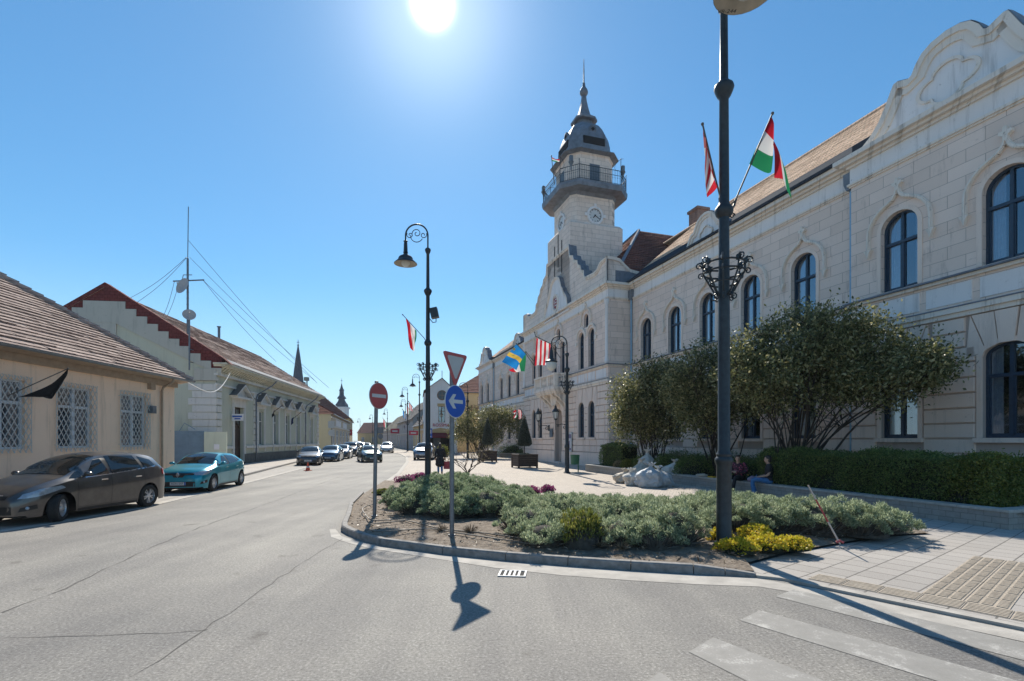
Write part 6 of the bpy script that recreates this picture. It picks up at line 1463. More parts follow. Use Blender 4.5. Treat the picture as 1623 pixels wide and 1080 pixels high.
def pch(keys):
    xs = np.array([k[0] for k in keys], float); ys = np.array([k[1] for k in keys], float); d = np.diff(ys) / np.diff(xs); m = np.zeros(len(xs)); m[0], m[-1] = d[0], d[-1]
    for i in range(1, len(xs) - 1): m[i] = 0 if d[i - 1] * d[i] <= 0 else 2 * d[i - 1] * d[i] / (d[i - 1] + d[i])
    def f(x):
        x = min(max(x, xs[0]), xs[-1]); i = min(max(int(np.searchsorted(xs, x)) - 1, 0), len(xs) - 2); h = xs[i + 1] - xs[i]; t = (x - xs[i]) / h
        return (2 * t**3 - 3 * t * t + 1) * ys[i] + (t**3 - 2 * t * t + t) * h * m[i] + (-2 * t**3 + 3 * t * t) * ys[i + 1] + (t**3 - t * t) * h * m[i + 1]
    return f
SP = {   # t = distance behind the front bumper
 'mpv': dict(L=4.40, W=.915, top=[(0, .58), (.05, .66), (.15, .74), (.45, .90), (.85, 1.02), (1.12, 1.09), (1.35, 1.2), (1.75, 1.42), (2.15, 1.565), (2.5, 1.61), (2.9, 1.62), (3.4, 1.585), (3.85, 1.50), (4.02, 1.42), (4.2, 1.18), (4.32, 1.0), (4.40, .8)],
   belt=[(0, .52), (.3, .74), (.8, .88), (1.2, .96), (2.0, 1.0), (3.0, 1.07), (3.8, 1.16), (4.15, 1.08), (4.4, .74)], wb=[(0, .50), (.06, .62), (.2, .76), (.5, .86), (1.0, .90), (3.4, .905), (3.9, .87), (4.2, .80), (4.34, .70), (4.40, .6)],
   wr=[(0, .42), (.5, .66), (1.0, .72), (1.5, .68), (2.1, .62), (3.2, .60), (3.9, .56), (4.2, .62), (4.4, .5)], ws=(1.16, 2.12, .62, .56), rg=(4.0, 4.22), axles=(.88, 3.53), r=.325, low=.19,
   side=[((1.52, 1.02), (2.22, 1.045), (2.10, 1.50), (1.98, 1.47)), ((2.30, 1.05), (3.28, 1.115), (3.16, 1.50), (2.26, 1.515)), ((3.36, 1.125), (3.78, 1.19), (3.72, 1.36), (3.30, 1.475))], tri=((1.12, 1.0), (1.46, 1.015), (1.46, 1.2)),
   head=[(.1, .62), (.42, .66), (.98, .80), (.9, .86), (.5, .82), (.2, .72)], tailp=[(4.08, .92), (4.31, .90), (4.30, 1.10), (4.16, 1.16), (4.06, 1.08)], seams=(1.3, 2.26, 3.34), handles=(2.02, 3.1), hz=.92),
 'hatch': dict(L=4.05, W=.90, top=[(0, .58), (.05, .68), (.18, .80), (.5, .90), (.9, .97), (1.15, 1.02), (1.4, 1.16), (1.75, 1.32), (2.05, 1.41), (2.4, 1.44), (2.9, 1.42), (3.35, 1.36), (3.6, 1.28), (3.8, 1.08), (3.95, .98), (4.05, .78)],
   belt=[(0, .52), (.3, .76), (.8, .85), (1.2, .90), (2.0, .93), (3.0, 1.0), (3.5, 1.05), (3.85, .98), (4.05, .70)], wb=[(0, .52), (.06, .66), (.2, .78), (.5, .85), (1.0, .875), (2.0, .87), (3.0, .885), (3.5, .87), (3.85, .80), (4.0, .70), (4.05, .6)],
   wr=[(0, .45), (.5, .66), (1.0, .70), (1.5, .64), (2.1, .57), (3.0, .54), (3.5, .52), (3.85, .60), (4.05, .5)], ws=(1.18, 2.02, .60, .53), rg=(3.56, 3.82), axles=(.82, 3.40), r=.315, low=.17,
   side=[((1.50, .955), (2.2, .975), (2.08, 1.32), (1.92, 1.29)), ((2.28, .98), (3.05, 1.04), (3.0, 1.28), (2.20, 1.335)), ((3.1, 1.06), (3.3, 1.1), (3.2, 1.2), (3.06, 1.26))], tri=((1.2, .94), (1.44, .95), (1.44, 1.08)),
   head=[(.07, .66), (.3, .66), (.72, .80), (.66, .84), (.3, .8), (.12, .74)], tailp=[(3.75, .86), (3.97, .86), (3.96, .96), (3.75, 1.0)], seams=(1.35, 2.24, 3.2), handles=(1.95, 2.85), hz=.86),
 'sedan': dict(L=4.65, W=.90, top=[(0, .56), (.05, .66), (.2, .76), (.6, .88), (1.1, .95), (1.4, 1.0), (1.7, 1.16), (2.1, 1.34), (2.45, 1.43), (2.8, 1.455), (3.2, 1.43), (3.6, 1.34), (4.0, 1.18), (4.35, 1.08), (4.58, 1.02), (4.65, .75)],
   belt=[(0, .5), (.3, .74), (.9, .84), (1.4, .90), (2.5, .94), (3.6, .98), (4.3, 1.0), (4.55, .95), (4.65, .68)], wb=[(0, .54), (.06, .68), (.25, .80), (.6, .87), (1.2, .89), (3.6, .89), (4.2, .85), (4.55, .76), (4.65, .64)],
   wr=[(0, .46), (.6, .7), (1.3, .72), (1.8, .64), (2.4, .57), (3.3, .55), (4.0, .6), (4.4, .66), (4.65, .5)], ws=(1.45, 2.35, .62, .54), rg=(3.45, 4.2), axles=(.9, 3.6), r=.32, low=.18,
   side=[((1.72, .96), (2.5, .975), (2.42, 1.33), (2.18, 1.3)), ((2.58, .98), (3.4, 1.0), (3.25, 1.29), (2.5, 1.345))], tri=((1.45, .93), (1.66, .95), (1.66, 1.06)),
   head=[(.06, .62), (.35, .62), (.75, .74), (.7, .8), (.3, .74), (.1, .70)], tailp=[(4.3, .8), (4.58, .8), (4.57, .95), (4.3, .98)], seams=(1.6, 2.54, 3.4), handles=(2.3, 3.2), hz=.85),
 'suv': dict(L=4.6, W=.93, top=[(0, .72), (.05, .86), (.15, .98), (.6, 1.08), (1.1, 1.14), (1.35, 1.2), (1.6, 1.4), (1.95, 1.58), (2.3, 1.66), (2.8, 1.68), (3.5, 1.65), (4.0, 1.58), (4.2, 1.45), (4.4, 1.15), (4.52, 1.05), (4.6, .8)],
   belt=[(0, .62), (.3, .9), (.9, 1.0), (1.4, 1.06), (2.5, 1.09), (3.6, 1.15), (4.2, 1.18), (4.5, 1.0), (4.6, .75)], wb=[(0, .66), (.06, .78), (.2, .86), (.6, .91), (1.2, .925), (3.8, .92), (4.3, .86), (4.52, .78), (4.6, .66)],
   wr=[(0, .56), (.6, .76), (1.2, .78), (1.8, .68), (2.4, .63), (3.5, .61), (4.2, .62), (4.6, .55)], ws=(1.4, 2.22, .68, .6), rg=(4.14, 4.42), axles=(.92, 3.65), r=.36, low=.24,
   side=[((1.66, 1.12), (2.45, 1.13), (2.35, 1.54), (2.1, 1.52)), ((2.53, 1.14), (3.4, 1.17), (3.3, 1.53), (2.45, 1.56)), ((3.46, 1.18), (4.05, 1.24), (3.9, 1.42), (3.4, 1.52))], tri=((1.4, 1.09), (1.6, 1.11), (1.6, 1.24)),
   head=[(.06, .82), (.35, .82), (.7, .92), (.66, 1.0), (.3, .98), (.1, .93)], tailp=[(4.3, .95), (4.53, .95), (4.52, 1.1), (4.3, 1.15)], seams=(1.5, 2.5, 3.45), handles=(2.25, 3.2), hz=1.0),
}
class Car:
    def __init__(s, kind, paint, label, loc, heading, hero=False, steer=0.0, plate=None, extra=None, group='cars along the street', grille='wide'):
        sp = SP[kind]; s.sp = sp; s.L = sp['L']; s.top, s.belt, s.wb, s.wr = (pch(sp[k]) for k in ('top', 'belt', 'wb', 'wr')); s.r = sp['r']; s.hero = hero
        # heading: direction the nose points to (plan angle); local x forward, origin at the car's middle on the ground
        s.root = thing('parked_car' if s is not None and extra != 'moving' else 'moving_car', label, 'car', loc, heading, group); root = s.root
        n = 130 if hero else 64; mb = MB(); rows = []
        ts = np.unique(np.concatenate([np.linspace(0, .3, 12), np.linspace(.3, s.L - .3, n), np.linspace(s.L - .3, s.L, 12)]))
        for t in ts: rows.append(s.ring(t))
        full = [[(s.L / 2 - t, y, z) for y, z in r] + [(s.L / 2 - t, -y, z) for y, z in r[-2::-1]] for t, r in zip(ts, rows)]
        mb.grid(full); mb.f.append(tuple(range(len(full[0])))[::-1]); o = (len(full) - 1) * len(full[0]); mb.f.append(tuple(o + i for i in range(len(full[0]))))
        mb.build('body', paint, root, 32)
        u = MB(); u.box(-s.L / 2 + .12, s.L / 2 - .12, -.62, .62, sp['low'] + .02, .62); u.box(-s.L / 2 + .3, s.L / 2 - .3, -.55, .55, sp['low'] - .03, .3); u.build('underbody', M['blacktrim'], root)
        # windscreen and rear glass
        t0, t1, y0, y1 = sp['ws']; s.top_patch('windscreen', M['carglass'], t0 + .02, t1 - .03, y0 + .04, y1 - .02)
        t0, t1 = sp['rg']; s.top_patch('rear_window', M['carglass'], t0, t1, .50, .52)
        for sg in (1, -1):
            qq = sp['side']; s.side_quad('window_pillar', M['blacktrim'], (qq[0][0], qq[-1][1], qq[-1][2], qq[0][3]), sg, 10, .003)
            for q in sp['side']: s.side_quad('side_window', M['carglass'], q, sg)
            a, b_, c = sp['tri']; s.side_quad('quarter_window', M['carglass'], (a, b_, c, (a[0] + .03, a[1] + .02)), sg)
            s.side_poly('headlight', M['lens'], sp['head'], sg, .008); s.side_poly('tail_light', M['tail'], sp['tailp'], sg, .008)
            # mirror
            t = sp['side'][0][0][0] - .02; z = sp['side'][0][0][1] + .05; y = s.ya(t, z); m = MB(); m.ball((s.L / 2 - t + .02, sg * (y + .15), z + .03), .1, 10, 7, (.75, 1.05, .62)); m.tube([(s.L / 2 - t, sg * (y - .01), z - .04), (s.L / 2 - t, sg * (y + .1), z)], .03, 5); m.build('wing_mirror', paint, root, 60)
            if hero:
                for t in sp['handles']:
                    z = sp['hz']; y = s.ya(t, z); m = MB(); m.mbox(Matrix.Translation((s.L / 2 - t, sg * (y + .022), z)), .095, .014, .017); m.build('door_handle', paint if kind == 'hatch' else M['chrome'], root)
                sm = MB()
                for t in sp['seams']:
                    zb = sp['side'][0][0][1] - .0; pts = [(t + (.05 if t > 3 else 0) * k, sp['low'] + .12 + (zb - sp['low'] - .1) * k) for k in np.linspace(0, 1, 14)]
                    rw = [[(s.L / 2 - tt, sg * (s.ya(tt, z) + .003), z) for z in [q[1] for q in pts]] for tt in (t - .005, t + .005)]; sm.grid(rw)
                pts = np.linspace(sp['seams'][0], sp['seams'][2] - .1, 20); sm.grid([[(s.L / 2 - t, sg * (s.ya(t, z) + .003), z) for t in pts] for z in (sp['low'] + .1, sp['low'] + .108)])
                sm.build('door_seam', M['blacktrim'], root)
                ch = MB(); q = sp['side']; pts = [(t, q[0][0][1] - .025 + (q[-1][1][1] - q[0][0][1]) * ((t - q[0][0][0]) / (q[-1][1][0] - q[0][0][0])) ** 1.3) for t in np.linspace(q[0][0][0], q[-1][1][0], 20)]
                if kind == 'mpv': ch.grid([[(s.L / 2 - t, sg * (s.ya(t, z + e) + .006), z + e) for t, z in pts] for e in (0, .022)]); ch.build('window_trim', M['chrome'], root)
                sk = MB(); pts = np.linspace(sp['axles'][0] + s.r + .1, sp['axles'][1] - s.r - .1, 12); sk.grid([[(s.L / 2 - t, sg * (s.ya(t, z) + .006), z) for t in pts] for z in (sp['low'] + .005, sp['low'] + .075)]); sk.build('sill_trim', M['blacktrim'], root)
        # nose: grille, lower intake, fog lamps, plate
        s.nose('grille', M['blacktrim'], *( (-.42, .42, .60, .68) if kind == 'mpv' else (-.5, .5, .66, .735) if kind in ('hatch', 'sedan') else (-.48, .48, .78, .98)))
        s.nose('lower_intake', M['blacktrim'], -.56, .56, sp['low'] + .08, sp['low'] + .26)
        if hero:
            for sg in (-1, 1):
                s.side_poly('fog_lamp', M['blacktrim'], [(.09, .33), (.38, .38), (.36, .48), (.11, .42)], sg, .006)
                m = MB(); y = s.ya(.2, .4); m.ball((s.L / 2 - .2, sg * (y + .005), .405), .04, 8, 6); m.build('fog_lens', M['lens'], root)
            if kind == 'hatch':
                m = MB(); m.prism([(0, .09), (.065, 0), (0, -.09), (-.065, 0)], lambda a, z, d: (s.L / 2 + .02 + d, a, .675 + z), 0, .025); m.prism([(0, .045), (.03, 0), (0, -.045), (-.03, 0)], lambda a, z, d: (s.L / 2 + .045 + d, a, .675 + z), 0, .003); m.build('nose_badge', M['chrome'], root)
                m = MB(); m.prism([(-.5, .7), (-.2, .66), (-.15, .58), (.15, .58), (.2, .66), (.5, .7), (.5, .715), (-.5, .715)], lambda a, z, d: (s.L / 2 - .02 - .35 * a * a + d, a, z), 0, .03); m.build('grille_shield', M['blacktrim'], root)
            else:
                m = MB(); m.mbox(Matrix.Translation((s.L / 2 - .005, 0, .71)), .02, .42, .01); m.build('grille_bar', M['chrome'], root)
        pz = sp['low'] + (.19 if kind != 'suv' else .3)
        m = MB(); m.box(s.L / 2 + .012, s.L / 2 + .03, -.26, .26, pz - .055, pz + .055); pl = m.build('number_plate', M['plate'], root)
        m = MB(); m.box(s.L / 2 + .03, s.L / 2 + .033, .215, .26, pz - .055, pz + .055); m.build('plate_strip', M['signblue'], pl)
        me = text_mesh(plate or 'RDN 547', .1, .001); o = link('plate_letters', me, M['letters'], pl); o.rotation_euler = (R(90), 0, R(90)); o.location = (s.L / 2 + .033, -.02, pz)
        # wheels
        for i, t in enumerate(sp['axles']):
            for sg in (1, -1): s.wheel(s.L / 2 - t, sg, steer if i == 0 else 0)
    def zlow(s, t):
        z = s.sp['low'] + (.05 if t < .2 or t > s.L - .2 else 0)
        for a in s.sp['axles']:
            ra = s.r + .055
            if abs(t - a) < ra: z = max(z, s.r + math.sqrt(max(0, ra * ra - (t - a) ** 2)) - .0)
        return z
    def ring(s, t):
        zl, zb, zt, wb, wr = s.zlow(t), s.belt(t), s.top(t), s.wb(t), s.wr(t); zb = min(zb, zt - .03); wr = min(wr, wb - .03); zl = min(zl, zb - .04)
        lo = s.sp['low']; out = []; m = 9
        for i in range(m):                       # side, sill to belt
            z = zl + (zb - zl) * i / (m - 1); q = (z - lo) / max(.05, zb - lo); out.append((wb * (.955 + .045 * math.sin(min(1, max(0, q * 1.25)) * math.pi / 2) - .035 * max(0, q - .72) / .28 * 1.0 + .012 * math.exp(-((q - .62) / .06) ** 2)), z))
        w0 = out[-1][0]; h = zt - zb
        for f, g in ((.25, .27), (.5, .52), (.72, .73), (.88, .86), (.96, .93)): out.append((w0 + (wr - w0) * f ** 1.15, zb + h * g * (.94 if h > .3 else .8)))
        base = out[-1]
        for f in (.9, .78, .6, .4, .2, 0): out.append((base[0] * f, base[1] + (zt - base[1]) * (1 - f ** 2.2)))
        return out
    def ya(s, t, z):
        r = s.ring(t)
        for (y0, z0), (y1, z1) in zip(r, r[1:]):
            if z0 <= z <= z1 and z1 > z0: return y0 + (y1 - y0) * (z - z0) / (z1 - z0)
        return r[0][0] if z < r[0][1] else r[-6][0]
    def za(s, t, y):
        r = s.ring(t)[::-1]
        for (y0, z0), (y1, z1) in zip(r, r[1:]):
            if y0 <= y <= y1 and y1 > y0: return z0 + (z1 - z0) * (y - y0) / (y1 - y0)
        return s.top(t)
    def top_patch(s, name, mat, t0, t1, y0, y1, n=14):
        mb = MB(); rows = []
        for i in range(n + 1):
            t = t0 + (t1 - t0) * i / n; yw = y0 + (y1 - y0) * i / n
            rows.append([(s.L / 2 - t + (.006 if i == 0 else 0) + .03 * (1 - (2 * j / n - 1) ** 2) * (1 if t0 < s.L / 2 else 0) * 0, yw * (2 * j / n - 1), s.za(t, abs(yw * (2 * j / n - 1))) + .006) for j in range(n + 1)])
        mb.grid(rows); mb.build(name, mat, s.root, 60)
    def side_quad(s, name, mat, q, sg, n=8, off=.006):
        a, b_, c, d = [np.array(p) for p in q]; mb = MB(); rows = []
        for i in range(n + 1):
            f = i / n; p0 = a + (d - a) * f; p1 = b_ + (c - b_) * f; bow = np.array([0, .012 * math.sin(math.pi * f) * 0])
            rows.append([(s.L / 2 - p[0], sg * (s.ya(p[0], p[1]) + off), p[1]) for p in (p0 + (p1 - p0) * j / n for j in range(n + 1))])
        mb.grid(rows); mb.build(name, mat, s.root, 60)
    def side_poly(s, name, mat, pts, sg, off, n=6):
        k = len(pts) // 2; lo = pts[:k] + ([pts[k]] if len(pts) % 2 else []); hi = pts[::-1][:k] + ([pts[k]] if len(pts) % 2 else [])
        lo = catmull(lo, n) if len(lo) > 1 else lo; hi = catmull(hi, n); mb = MB(); rows = []
        for i in range(5):
            f = i / 4; rows.append([(s.L / 2 - p[0] + .004, sg * (s.ya(p[0], p[1]) + off), p[1]) for p in lo + (hi - lo) * f])
        mb.grid(rows); mb.build(name, mat, s.root, 60)
    def nose(s, name, mat, y0, y1, z0, z1, n=12):
        mb = MB(); rows = []
        def tx(y, z):                            # how far back the skin is at (y, z)
            for t in np.linspace(0, .5, 60):
                if s.ya(t, z) >= abs(y) and s.top(t) >= z: return t
            return .5
        for z in (z0, (z0 + z1) / 2, z1): rows.append([(s.L / 2 - tx(y0 + (y1 - y0) * j / n, z) + .01, y0 + (y1 - y0) * j / n, z) for j in range(n + 1)])
        mb.grid(rows); mb.build(name, mat, s.root)
    def wheel(s, x, sg, steer):
        r = s.r; y = s.sp['W'] - .13; m = MB(); n = 36 if s.hero else 18
        m.lathe([(r * .64, -.1), (r * .93, -.1), (r * .985, -.075), (r, -.05), (r, .05), (r * .985, .075), (r * .93, .1), (r * .66, .105), (r * .64, .09)], n, cap=False)
        if s.hero:
            for k in range(0, 60): 
                a = 2 * math.pi * k / 60; mm = MB(); mm.box(r * .985, r * 1.004, -.008, .008, -.07, .07); mm.xf(Matrix.Rotation(a, 4, 'Z')); m.join(mm)
        T = Matrix.Translation((x, sg * y, r)) @ Matrix.Rotation(steer, 4, 'Z') @ Matrix.Rotation(-sg * R(90), 4, 'X')
        m.xf(T); w = m.build('wheel', M['tyre'], s.root, 50)
        q = MB(); q.lathe([(r * .66, .1), (r * .655, .085), (r * .62, .06), (r * .6, -.06)], n, cap=False); q.lathe([(.001, .085), (r * .14, .085), (r * .17, .07), (r * .17, 0)], 14, cap=False)
        ns = 10 if s.hero else 5
        for k in range(ns):
            a = 2 * math.pi * (k // 2 * 2 + (.32 if k % 2 else -.32) + .5) / ns if ns == 10 else 2 * math.pi * k / ns
            mm = MB(); wd = r * (.05 if ns == 10 else .1); mm.add([(r * .12, -wd, .03), (r * .12, wd, .03), (r * .62, wd, .03), (r * .62, -wd, .03), (r * .12, -wd * .8, .082), (r * .12, wd * .8, .082), (r * .62, wd * .8, .075), (r * .62, -wd * .8, .075)], [(4, 5, 6, 7), (0, 1, 5, 4), (1, 2, 6, 5), (2, 3, 7, 6), (3, 0, 4, 7)]); mm.xf(Matrix.Rotation(a, 4, 'Z')); q.join(mm)
        q.xf(T); q.build('rim', M['alloy'], w, 40)
        d = MB(); d.lathe([(.001, .0), (r * .63, .0)], 20, cap=False); d.xf(T); d.build('brake_disc', M['blacktrim'], w)
def heading(p, q): return math.atan2(q[1] - p[1], q[0] - p[0])
def place(near_front, near_rear, kind, side):
    """car from the ground points of its near-side front and rear wheels; side=+1 if the near side is the car's left"""
    sp = SP[kind]; f, r = Vector(near_front), Vector(near_rear); d = (f - r).normalized(); lat = Vector((-d.y, d.x)) * side
    wbm = (sp['axles'][0] + sp['axles'][1]) / 2; mid = (f + r) / 2 - lat * (sp['W'] - .05) + d * (wbm - sp['L'] / 2); return (mid.x, mid.y, .006), math.atan2(d.y, d.x)
P = {k: carpaint('paint_' + k, *v) for k, v in dict(taupe=((.085, .077, .073), .6, .28, .22), turquoise=((.0, .27, .35), .35, .28, .03), graphite=((.035, .04, .05), .6, .3, .1), blue=((.03, .09, .17), .6, .3, .1), black=((.012, .013, .016), .5, .25, .1), dkblue=((.03, .045, .07), .6, .3, .1),
     white=((.55, .55, .55), .1, .35, .05), green=((.015, .06, .06), .6, .3, .1), silver=((.36, .37, .385), .7, .32, .1), steelblue=((.16, .19, .24), .7, .3, .05)).items()}
wf, wr_ = (-10.68, 11.95), (-10.50, 14.6)
loc, hd = place(wf, wr_, 'mpv', 1); loc = (loc[0], loc[1], .006)
Car('mpv', P['taupe'], 'dusty taupe-grey family car with turned front wheel parked nearest at left', loc, hd, True, R(26), plate='NKC 218')
loc, hd = place((-11.22, 19.0), (-11.56, 21.55), 'hatch', 1)
Car('hatch', P['turquoise'], 'bright turquoise small hatchback parked behind the grey family car', loc, hd, True, 0, plate='RDN-547')
def simple(kind, paint, label, u, v, ang, **k):      # u, v: ground point under the middle of the front bumper
    x, y = at(u, v); d = Vector((math.cos(ang), math.sin(ang))); L = SP[kind]['L']; Car(kind, P[paint], label, (x - d.x * L / 2, y - d.y * L / 2, .006), ang, **k)
A0 = R(-79)
simple('sedan', 'graphite', 'dark graphite saloon parked behind the traffic cone', 488, 738.5, R(-72), plate='PKS 903')
simple('hatch', 'blue', 'mid-blue hatchback parked right behind the dark saloon', 519, 732.5, A0, plate='LMR 416')
simple('hatch', 'dkblue', 'dark blue-grey hatchback third in the parked row', 537.5, 728.0, A0, plate='MTZ 771')
simple('suv', 'black', 'black tall car fourth in the parked row', 551.5, 724.2, A0, plate='NBA 228')
simple('mpv', 'white', 'white car at the far end of the parked row', 566, 720.8, A0, plate='PHD 650')
simple('hatch', 'silver', 'pale silver car far down the road beyond the parked row', 580, 716.5, R(-73), extra='moving', plate='KLT 309')
simple('mpv', 'white', 'white roofed van-like car half hidden behind the white parked car', 563.5, 713, A0, plate='JRS 118')
simple('hatch', 'green', 'dark green small car driving towards the no-entry sign', 591, 733.5, R(-66), extra='moving', plate='HGV 582')
simple('mpv', 'silver', 'silver compact van driving up the road to the right of the sign', 611.5, 718.8, R(-80), extra='moving', plate='LXN 934')
simple('suv', 'steelblue', 'silver-blue SUV parked on the plaza edge near the white shop', 669, 730.5, R(-86), plate='TSA 706')
# ================================================================ PLANTS
M['bark'] = plain('shrub_bark', (.045, .035, .028), .9, var=.35, scale=20, bmp=.5)
M['viburnum'] = leafmat('viburnum_leaf', (.06, .07, .025), (.20, .205, .08), (.50, .45, .24), .42, .38)
M['hedge'] = leafmat('hedge_leaf', (.06, .10, .03), (.145, .20, .055), (.28, .33, .10), .42, .5)
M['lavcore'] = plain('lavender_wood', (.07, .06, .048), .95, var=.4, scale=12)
M['hedgecore'] = plain('hedge_inside', (.016, .02, .010), .95, var=.4, scale=8)  # near-black green, paints in the shade inside the foliage
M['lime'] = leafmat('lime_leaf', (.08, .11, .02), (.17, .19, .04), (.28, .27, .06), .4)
M['lav'] = leafmat('lavender_leaf', (.155, .195, .11), (.35, .41, .25), (.58, .62, .41), .42, .65)
M['lavgreen'] = leafmat('lavender_green_leaf', (.14, .19, .105), (.28, .35, .205), (.46, .51, .34), .42, .65)
M['lavwood'] = leafmat('lavender_stem', (.05, .04, .032), (.12, .10, .08), (.24, .22, .19), .1, .8)
M['yellow_l'] = leafmat('yellow_leaf', (.34, .32, .03), (.66, .57, .05), (.72, .46, .07), .4, .5)
M['heather'] = leafmat('heather_bloom', (.16, .02, .09), (.36, .05, .20), (.45, .16, .28), .3)
M['ygreen'] = leafmat('yellow_green_leaf', (.09, .11, .025), (.20, .225, .05), (.34, .30, .07), .35)
M['cone'] = leafmat('cone_tree_leaf', (.035, .05, .04), (.075, .095, .075), (.13, .15, .12), .2, .6)
M['hydr'] = leafmat('pale_shrub_leaf', (.15, .14, .06), (.30, .25, .13), (.42, .34, .22), .35)
def blob_pts(blobs, n, shell=.55, clump=None, rng=RNG):
    vol = np.array([b[3] * b[4] * b[5] for b in blobs]) ** .72; idx = rng.choice(len(blobs), n, p=vol / vol.sum()); B = np.array(blobs)[idx]
    d = unit(rng.normal(size=(n, 3))); r = rng.uniform(shell ** 3, 1, n) ** (1 / 3); r = np.where(rng.random(n) < .16, r * rng.uniform(1.0, 1.28, n), r)
    return B[:, :3] + d * r[:, None] * B[:, 3:6], d
def crown(root, name, blobs, n, size, mat, clumps=260, spread=.16, rng=RNG):
    c, d = blob_pts(blobs, clumps, .5, rng=rng)
    k = rng.integers(0, clumps, n); P = c[k] + rng.normal(size=(n, 3)) * spread; D = unit(d[k] * .6 + rng.normal(size=(n, 3)) + np.array([0, 0, .35]))
    V, F = diamonds(P, D, size * rng.uniform(.6, 1.4, n), size * .27 * rng.uniform(.7, 1.3, n), rng)
    return np_mesh(name, V, F, M[mat], root), c
def shrub(label, base, blobs, nleaf, size, nstem, seed, cat='shrub', group=None):
    rng = np.random.default_rng(seed); q = random.Random(seed)
    o = thing('viburnum_shrub', label, cat, (*base, .36), 0, group)
    bl = [(x - base[0], y - base[1], z - .36, a, b_, c) for x, y, z, a, b_, c in blobs]
    _, cl = crown(o, 'crown', bl, nleaf, size, 'viburnum', int(nleaf / 95), size * 2.0, rng)
    t = MB()
    pick = rng.choice(len(cl), nstem, replace=False)
    for i in pick:
        e = Vector(cl[i]); s = Vector((q.gauss(0, .24), q.gauss(0, .16), -.05)); m = s.lerp(e, .45) + Vector((0, 0, .12 * e.z)) + Vector((q.gauss(0, .1), q.gauss(0, .1), 0)); r0 = q.uniform(.022, .05)
        pts = catmull([s, s.lerp(m, .5) + Vector((q.gauss(0, .06), q.gauss(0, .06), .05)), m, m.lerp(e, .6) + Vector((q.gauss(0, .12), q.gauss(0, .12), 0)), e], 3); k = len(pts)
        t.tube([tuple(p) for p in pts], [r0 * (1 - .85 * j / k) for j in range(k)], 5)
        for _ in range(7):
            j = q.randint(k // 2, k - 2); p = Vector(pts[j]); e2 = p + Vector((q.gauss(0, .5), q.gauss(0, .5), abs(q.gauss(.45, .3)))); t.tube([p, p.lerp(e2, .5) + Vector((0, 0, .06)), e2], [.014, .009, .004], 4)
    t.build('trunk', M['bark'], o, 60); return o
# big evergreen shrubs in front of the hall
shrub('large spreading evergreen shrub with many bare stems right of the near lamp', (9.55, 17.2), [(9.6, 17.0, 5.0, 1.8, 1.3, 1.25), (10.9, 16.6, 4.9, 1.7, 1.3, 1.25), (8.5, 17.6, 4.4, 1.3, 1.0, 1.1), (11.9, 15.7, 4.3, 1.3, 1.0, .85), (11.9, 14.9, 4.05, 1.0, .8, .45), (12.2, 14.7, 4.1, .6, .5, .28), (10.0, 16.4, 4.0, 1.7, 1.1, .8), (11.4, 15.6, 3.7, 1.1, .8, .65), (8.8, 17.0, 3.7, .9, .7, .7), (10.4, 16.0, 3.7, .9, .6, .5)], 46000, .115, 30, 21)
shrub('middle evergreen shrub directly behind the near lamp', (8.9, 21.6), [(8.5, 21.6, 4.6, 1.5, 1.2, 1.2), (9.8, 21.2, 4.9, 1.3, 1.1, 1.0), (7.7, 22.2, 4.0, 1.2, 1.0, 1.1), (9.3, 21, 3.6, 1.4, 1.0, .9), (8.2, 21.8, 2.9, 1.1, .9, .8), (10.4, 20.6, 4.0, .9, .8, 1.0)], 27000, .125, 20, 22)
shrub('leftmost evergreen shrub above the white sacks and clipped hedge', (7.1, 25.8), [(6.8, 25.9, 4.6, 1.4, 1.2, 1.2), (7.9, 25.5, 5.0, 1.3, 1.1, 1.0), (6.2, 26.2, 3.7, 1.0, 1.0, 1.1), (7.0, 25.6, 3.4, 1.6, 1.1, 1.0), (8.4, 25.2, 4.0, 1.2, 1.0, 1.2), (6.3, 26.0, 2.6, .9, .8, .8), (7.6, 25.4, 2.6, 1.0, .8, .6)], 30000, .13, 22, 23)
shrub('broad evergreen bush group on the far plaza behind the blue sign', (-3.4, 52.5), [(-3.6, 52.5, 3.6, 2.0, 1.6, 1.5), (-1.8, 52.8, 3.9, 1.7, 1.6, 1.3), (-5.2, 52.5, 3.0, 1.3, 1.2, 1.2), (-.3, 53, 4.0, 1.3, 1.2, .9), (-2.6, 52.2, 2.5, 1.8, 1.4, .9), (.3, 52.7, 3.2, .9, 1.0, .8)], 16000, .18, 34, 24)
